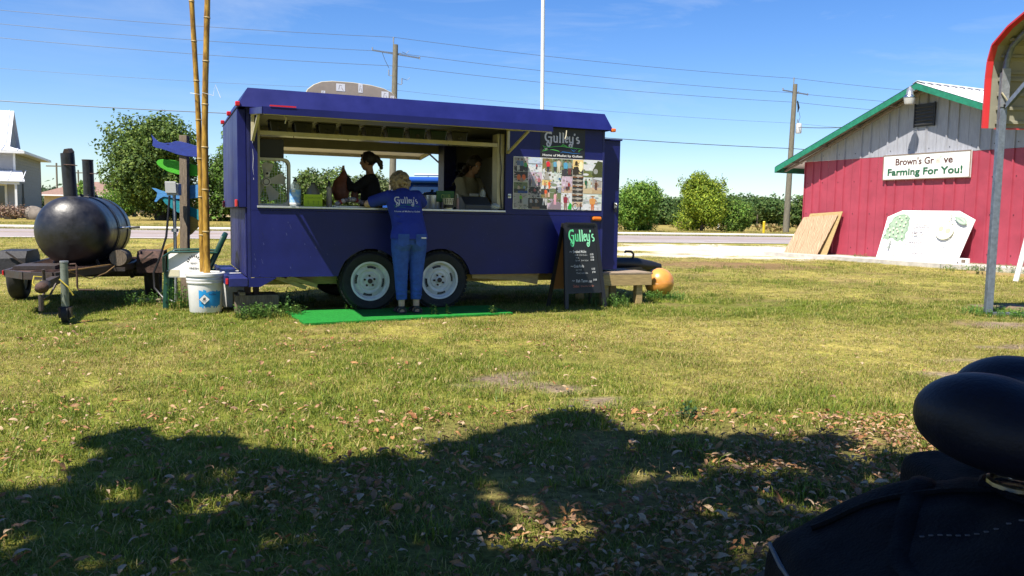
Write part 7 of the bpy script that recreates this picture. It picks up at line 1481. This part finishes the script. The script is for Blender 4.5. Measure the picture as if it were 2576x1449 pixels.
# the bag being held
bm_ = mat("reddish_translucent_bag", (.42, .15, .085), .4, trans=.45, var=.3, vscale=14)
pb = thing("plastic_bag", "reddish plastic bag held up by the worker in black", "bag", TP(1.22, .92, 1.33), TA); mb = MB()
mb.tube([(.02, 0, .31), (.01, 0, .25), (-.02, 0, .16), (-.03, 0, .07), (-.01, 0, .0), (.02, 0, -.05)], [(.025, .02), (.05, .03), (.085, .055), (.105, .07), (.10, .07), (.05, .04)], 14); mb.v = [tuple(Vector(v) * (1 + .12 * noise.noise(Vector(v) * 14))) for v in mb.v]
obj("bag", mb, bm_, pb, smooth=True); obj("bag_corner", MB().tube([(-.05, 0, .17), (-.12, 0, .07), (-.15, 0, .03)], [.05, .03, .008], 8), bm_, pb, smooth=True)
pb2 = thing("food_bundle", "second reddish bundle hanging beside the held bag", "bag", TP(1.36, .90, 1.27), TA); obj("bundle", MB().tube([(.0, 0, .16), (.0, 0, .08), (.01, 0, .0)], [(.02, .02), (.05, .04), (.03, .03)], 12), bm_, pb2, smooth=True)
# --- worker with long hair
W2 = thing("person", "person with long dark wavy hair and cream shirt bending inside the right end", "person", TP(2.89, 1.05, .455), TA + R(-150))
cs = mat("cream_cotton", (.42, .37, .24), .9, var=.12, bump=.2); b = MB()
for s in (-1, 1):
    b.tube([(s * .09, 0, .05), (s * .09, 0, .25), (s * .09, .01, .45), (s * .09, 0, .78)], [.036, .05, .055, .085], 12); b.tube([(s * .09, -.05, .04), (s * .09, .08, .035), (s * .09, .17, .022)], [(.035, .035), (.042, .026), (.035, .014)], 10)
b.tube([(0, 0, .75), (0, .0, .88), (0, .02, 1.0), (0, .04, 1.10), (0, .06, 1.17), (0, .09, 1.22), (0, .12, 1.27)], [(.16, .11), (.13, .10), (.15, .10), (.15, .085), (.09, .06), (.048, .048), (.046, .048)], 16)
for sh, el, wr, s in (((-.18, .04, 1.12), (-.21, .14, .92), (-.12, .32, .82), -1), ((.18, .04, 1.12), (.21, .14, .92), (.12, .32, .82), 1)):
    b.tube([(sh[0] * .5, .03, 1.12), sh, el], [.045, .046, .036], 12); b.tube([el, wr], [.036, .025], 12); hand(b, wr, (Vector(wr) - Vector(el)), (0, 0, 1), s, 1.0, .5)
hm = head_shape(b, (0, .15, 1.33), R(-10), 1.0, R(-22)); link("body", remesh(b, .009, 3, "body"), M['skin'], W2); eyes(hm, W2)
t = MB(); t.tube([(0, 0, .68), (0, 0, .80), (0, .01, .92), (0, .03, 1.05), (0, .045, 1.13), (0, .07, 1.19)], [(.20, .15), (.185, .145), (.18, .135), (.19, .12), (.165, .10), (.062, .058)], 20)
for sh, el, wr in (((-.18, .04, 1.12), (-.21, .14, .92), (-.13, .29, .84)), ((.18, .04, 1.12), (.21, .14, .92), (.13, .29, .84))): t.tube([(sh[0] * .5, .03, 1.10), sh, el], [.075, .072, .058], 14); t.tube([el, wr], [.056, .042], 12)
link("cream_shirt", remesh(t, .009, 5, "cream_shirt"), cs, W2)
t = MB(); [t.tube([(s * .09, 0, .06), (s * .09, 0, .40), (s * .095, 0, .78)], [(.07, .07), (.08, .08), (.10, .11)], 14) for s in (-1, 1)]; t.tube([(0, 0, .70), (0, 0, .82)], [(.18, .13), (.17, .12)], 16); link("trousers", remesh(t, .012, 3, "trousers"), tr2, W2)
tf = [((0, -.022, .03), .100)]
for _ in range(420):
    a = q.uniform(-1, 1); v = Vector((q.gauss(0, 1), q.gauss(0, 1), q.gauss(0, 1))).normalized()
    if q.random() < .35:
        if v.y > .15 and v.z < .55: continue
        tf.append(((v.x * .088, v.y * .103 - .012, v.z * .102 + .022), q.uniform(.012, .018)))
    else:
        f = q.random(); x = a * (.085 + .06 * f); tf.append(((x + .09 * f, -.085 - .03 * f + .03 * abs(a) + .02 * q.random(), .03 - .34 * f + .015 * math.sin(f * 14 + a * 4)), q.uniform(.012, .022)))
M['hair_l'] = mat("long_dark_hair", (.030, .019, .012), .5, var=.4, vscale=26, bump=.5, bscale=90)
hairmesh(hm, tf, .0085, "long_hair", M['hair_l'], W2, 2)
for s in (-1, 1): obj("shoe", MB().tube([(s * .09, -.07, .045), (s * .09, .02, .05), (s * .09, .12, .04), (s * .09, .19, .03)], [(.04, .044), (.046, .048), (.05, .038), (.042, .028)], 10), M['dark'], W2, smooth=True)
# ------------------------------------------------------------------ bicycle with bags beside the viewer (rear of the bicycle to the left)
BK = thing("bicycle", "bicycle with a wide dark comfort saddle on chrome springs, at the right edge", "bicycle", (.590, .955, .018), R(-42))
def K(name, mb, m, parent=None, **k): return obj(name, mb, m, parent or BK, **k)
# saddle: two rear lobes (left, near and far) narrowing to the nose on the right
sb_ = MB()
for yy in (-.082, .082):
    sb_.sphere((-.005, yy, .905), (.075, .060, .051), 24, 16); sb_.sphere((.035, yy * .95, .895), (.115, .068, .052), 24, 16); sb_.sphere((.09, yy * .6, .893), (.11, .058, .056), 24, 16)
sb_.sphere((.03, 0, .888), (.10, .09, .048), 20, 12); sb_.tube([(.08, 0, .890), (.17, 0, .897), (.25, 0, .905), (.30, 0, .902)], [(.085, .045), (.055, .040), (.035, .032), (.026, .024)], 16)
sme = remesh(sb_, .0075, 12, "saddle_cover"); link("saddle_cover", sme, M['vinyl'], BK)
pl = MB(); pl.sphere((.03, 0, .872), (.095, .115, .014), 24, 10); K("saddle_base", pl, M['dark'], smooth=True)
for yy in (-.085, .085):
    pts = [(-.0 + .024 + .019 * math.cos(i * .55), yy + .019 * math.sin(i * .55), .862 - i * .0013) for i in range(46)]; K("coil_spring", MB().tube(pts, .0042, 6), M['chrome'], smooth=True)
    K("spring_cap", MB().lathe([(0, .866), (.026, .866), (.026, .858), (0, .858)], 14, (.024, yy, 0)), M['dark'])
    K("saddle_rail", MB().tube([(.024, yy, .800), (.004, yy, .795), (.012, yy * .95, .788), (.05, yy * .7, .790), (.09, yy * .45, .812), (.14, yy * .35, .832), (.24, yy * .2, .858)], .0055, 8), M['chrome'], smooth=True)
K("seat_clamp", MB().box((.045, -.035, .79), (.095, .035, .835)), M['darksteel'], bevel=.006); K("seat_post", MB().tube([(.07, 0, .80), (.13, 0, .52)], .0145, 12), M['chrome'], smooth=True)
K("seat_tube", MB().tube([(.128, 0, .56), (.21, 0, .28)], .018, 12), M['dark'], smooth=True)
for yy in (-.055, .055): K("seat_stay", MB().tube([(.13, yy * .4, .54), (-.08, yy, .34)], .009, 8), M['dark']); K("chain_stay", MB().tube([(.21, yy * .6, .28), (-.08, yy, .34)], .010, 8), M['dark']); K("rack_stay", MB().tube([(-.10, yy * 1.3, .36), (-.16, yy * 1.3, .68)], .006, 6), M['dark'])
K("rack_deck", MB().box((-.20, -.085, .675), (.06, .085, .690)), M['dark'])
rw = K("rear_wheel", MB().lathe([(.30, -.012), (.318, -.022), (.335, -.016), (.342, 0), (.335, .016), (.318, .022), (.30, .012)], 48, (-.08, 0, .342), 'y'), M['rubber'], smooth=True)
K("wheel_rim", MB().lathe([(.286, -.010), (.302, -.012), (.302, .012), (.286, .010)], 48, (-.08, 0, .342), 'y'), M['alu'], rw, smooth=True)
mb = MB()
for i in range(24): a = i * 2 * PI / 24; mb.tube([(-.08 + .02 * math.cos(a + .8), .02 * (-1) ** i, .342 + .02 * math.sin(a + .8)), (-.08 + .288 * math.cos(a), 0, .342 + .288 * math.sin(a))], .001, 3)
K("spokes", mb, M['alu'], rw)['kind'] = 'stuff'; K("hub", MB().tube([(-.08, -.045, .342), (-.08, .045, .342)], .022, 12), M['alu'], rw); K("down_tube", MB().tube([(.21, 0, .28), (.72, 0, .70)], .020, 12), M['dark']); K("top_tube", MB().tube([(.14, 0, .53), (.70, 0, .78)], .016, 12), M['dark'])
fw = K("front_wheel", MB().lathe([(.30, -.012), (.318, -.022), (.335, -.016), (.342, 0), (.335, .016), (.318, .022), (.30, .012)], 48, (.88, 0, .342), 'y'), M['rubber'], smooth=True); K("fork", MB().tube([(.71, 0, .80), (.78, 0, .60), (.88, 0, .342)], .014, 8), M['dark']); K("handlebar", MB().tube([(.72, -.28, .98), (.70, -.10, .96), (.70, .10, .96), (.72, .28, .98)], .012, 8), M['chrome'])
# soft bags: rounded boxes slumped by noise
def softbox(x0, x1, y0, y1, z0, z1, r, name, amp, seed, tops=None):
    mb = MB(); mb.box((x0, y0, z0), (x1, y1, z1)); me = mb.mesh(name); o = bpy.data.objects.new("t", me); COL.objects.link(o)
    bv = o.modifiers.new("b", 'BEVEL'); bv.width = r; bv.segments = 4
    ss = o.modifiers.new("s", 'REMESH'); ss.mode = 'VOXEL'; ss.voxel_size = .008; s2 = o.modifiers.new("q", 'SMOOTH'); s2.iterations = 2
    dg = bpy.context.evaluated_depsgraph_get(); dg.update(); out = bpy.data.meshes.new_from_object(o.evaluated_get(dg)); bpy.data.objects.remove(o)
    for v in out.vertices:
        c = v.co; n_ = noise.noise(c * 9 + Vector((seed, 0, 0))) + .5 * noise.noise(c * 22 + Vector((seed, 3, 0))); f = (c.z - z0) / (z1 - z0)
        if tops: c.z += tops(c.x, c.y) * f
        c.z += n_ * amp * f; c.x += noise.noise(c * 11 + Vector((0, seed, 5))) * amp * .6; c.y += noise.noise(c * 10 + Vector((5, seed, 0))) * amp * .6
    out.polygons.foreach_set("use_smooth", [True] * len(out.polygons)); return out
pn = thing("bicycle_bag", "large limp black bag with light piping across the bicycle rack, lower right", "bag", (.55, .86, .71), 0)
def tp(x, y): return -.055 * max(0, (-.02 - x) / .20) + .034 * math.exp(-((x + .09) / .12) ** 2)
bag_me = softbox(-.250, .30, -.19, .09, -.16, .115, .03, "bag_body", .012, 3, tp); link("bag_body", bag_me, M['fab'], pn)
grey_p = mat("grey_piping", (.10, .11, .13), .6)
bag_bvh = BVHTree.FromPolygons([v.co for v in bag_me.vertices], [tuple(p.vertices) for p in bag_me.polygons])
pp_ = [bag_bvh.find_nearest(Vector(p)) for p in ((-.25, .085, .05), (-.255, .02, .05), (-.255, -.07, .05), (-.25, -.13, .05), (-.245, -.18, .05), (-.22, -.195, .055), (-.18, -.195, .07), (-.12, -.195, .085), (-.06, -.195, .105), (.0, -.195, .12), (.06, -.195, .12), (.16, -.195, .12), (.28, -.195, .11))]
obj("piping", MB().tube([tuple(h[0] + h[1] * .001) for h in pp_], .003, 6), grey_p, pn, smooth=True)
def onbag(pts, off=.0015):
    out = []
    for a_, b_ in zip(pts[:-1], pts[1:]):
        for i in range(8):
            h = bag_bvh.ray_cast(Vector(a_).lerp(Vector(b_), i / 8) + Vector((0, 0, .4)), Vector((0, 0, -1)))
            if h[0]: out.append(tuple(h[0] + h[1] * off))
    return out
obj("strap", MB().tube(onbag([(-.18, -.19, 0), (-.16, -.08, 0), (-.10, .02, 0), (-.05, .085, 0)]), [(.013, .003)] * 24, 6), M['fab'], pn, smooth=True)
obj("zip_seam", MB().tube(onbag([(-.20, .05, 0), (-.10, .03, 0), (.02, .0, 0), (.12, .03, 0), (.25, .02, 0)]), .004, 6), M['fab'], pn, smooth=True)
obj("pocket_edge", MB().tube(onbag([(.02, .09, 0), (-.02, .03, 0), (.0, -.06, 0), (.08, -.10, 0), (.2, -.09, 0)]), .005, 6), M['fab'], pn, smooth=True)
stm = mat("pale_stitch", (.10, .10, .12), .7)
for path in ([(-.13, -.06, 0), (-.08, -.10, 0), (.0, -.12, 0), (.06, -.11, 0)], [(.05, -.02, 0), (.10, -.04, 0), (.20, -.03, 0)]):
    st_ = MB()
    for p in onbag(path, .001)[::1]: st_.box((p[0] - .0022, p[1] - .0008, p[2] - .0004), (p[0] + .0022, p[1] + .0008, p[2] + .0008))
    obj("stitching", st_, stm, pn)['kind'] = 'stuff'
b2 = thing("rear_bag", "smaller black bag behind the large one, just below the saddle", "bag", (.66, 1.0, .69), R(-5))
link("bag_body", softbox(-.135, .25, -.07, .09, .0, .145, .02, "rear_bag_body", .006, 9, lambda x, y: .010 * x / .2), M['fab'], b2)
hl_ = thing("bicycle_helmet", "dark bicycle helmet with a red and white stripe resting on the bag", "helmet", (.515, .83, .812), R(20))
obj("shell", MB().sphere((.06, 0, -.012), (.088, .075, .036), 24, 14), mat("glossy_black_shell", (.008, .01, .02), .15, coat=.5), hl_, smooth=True)
obj("white_stripe", MB().tube([(-.024, -.03, -.004), (-.010, -.036, .010), (.02, -.034, .022), (.06, -.03, .0255)], [(.004, .003)] * 4, 6), M['white'], hl_, smooth=True); obj("red_stripe", MB().tube([(-.026, -.02, .0), (-.010, -.026, .015), (.02, -.024, .0255), (.06, -.02, .028)], [(.004, .003)] * 4, 6), M['red_lens'], hl_, smooth=True)
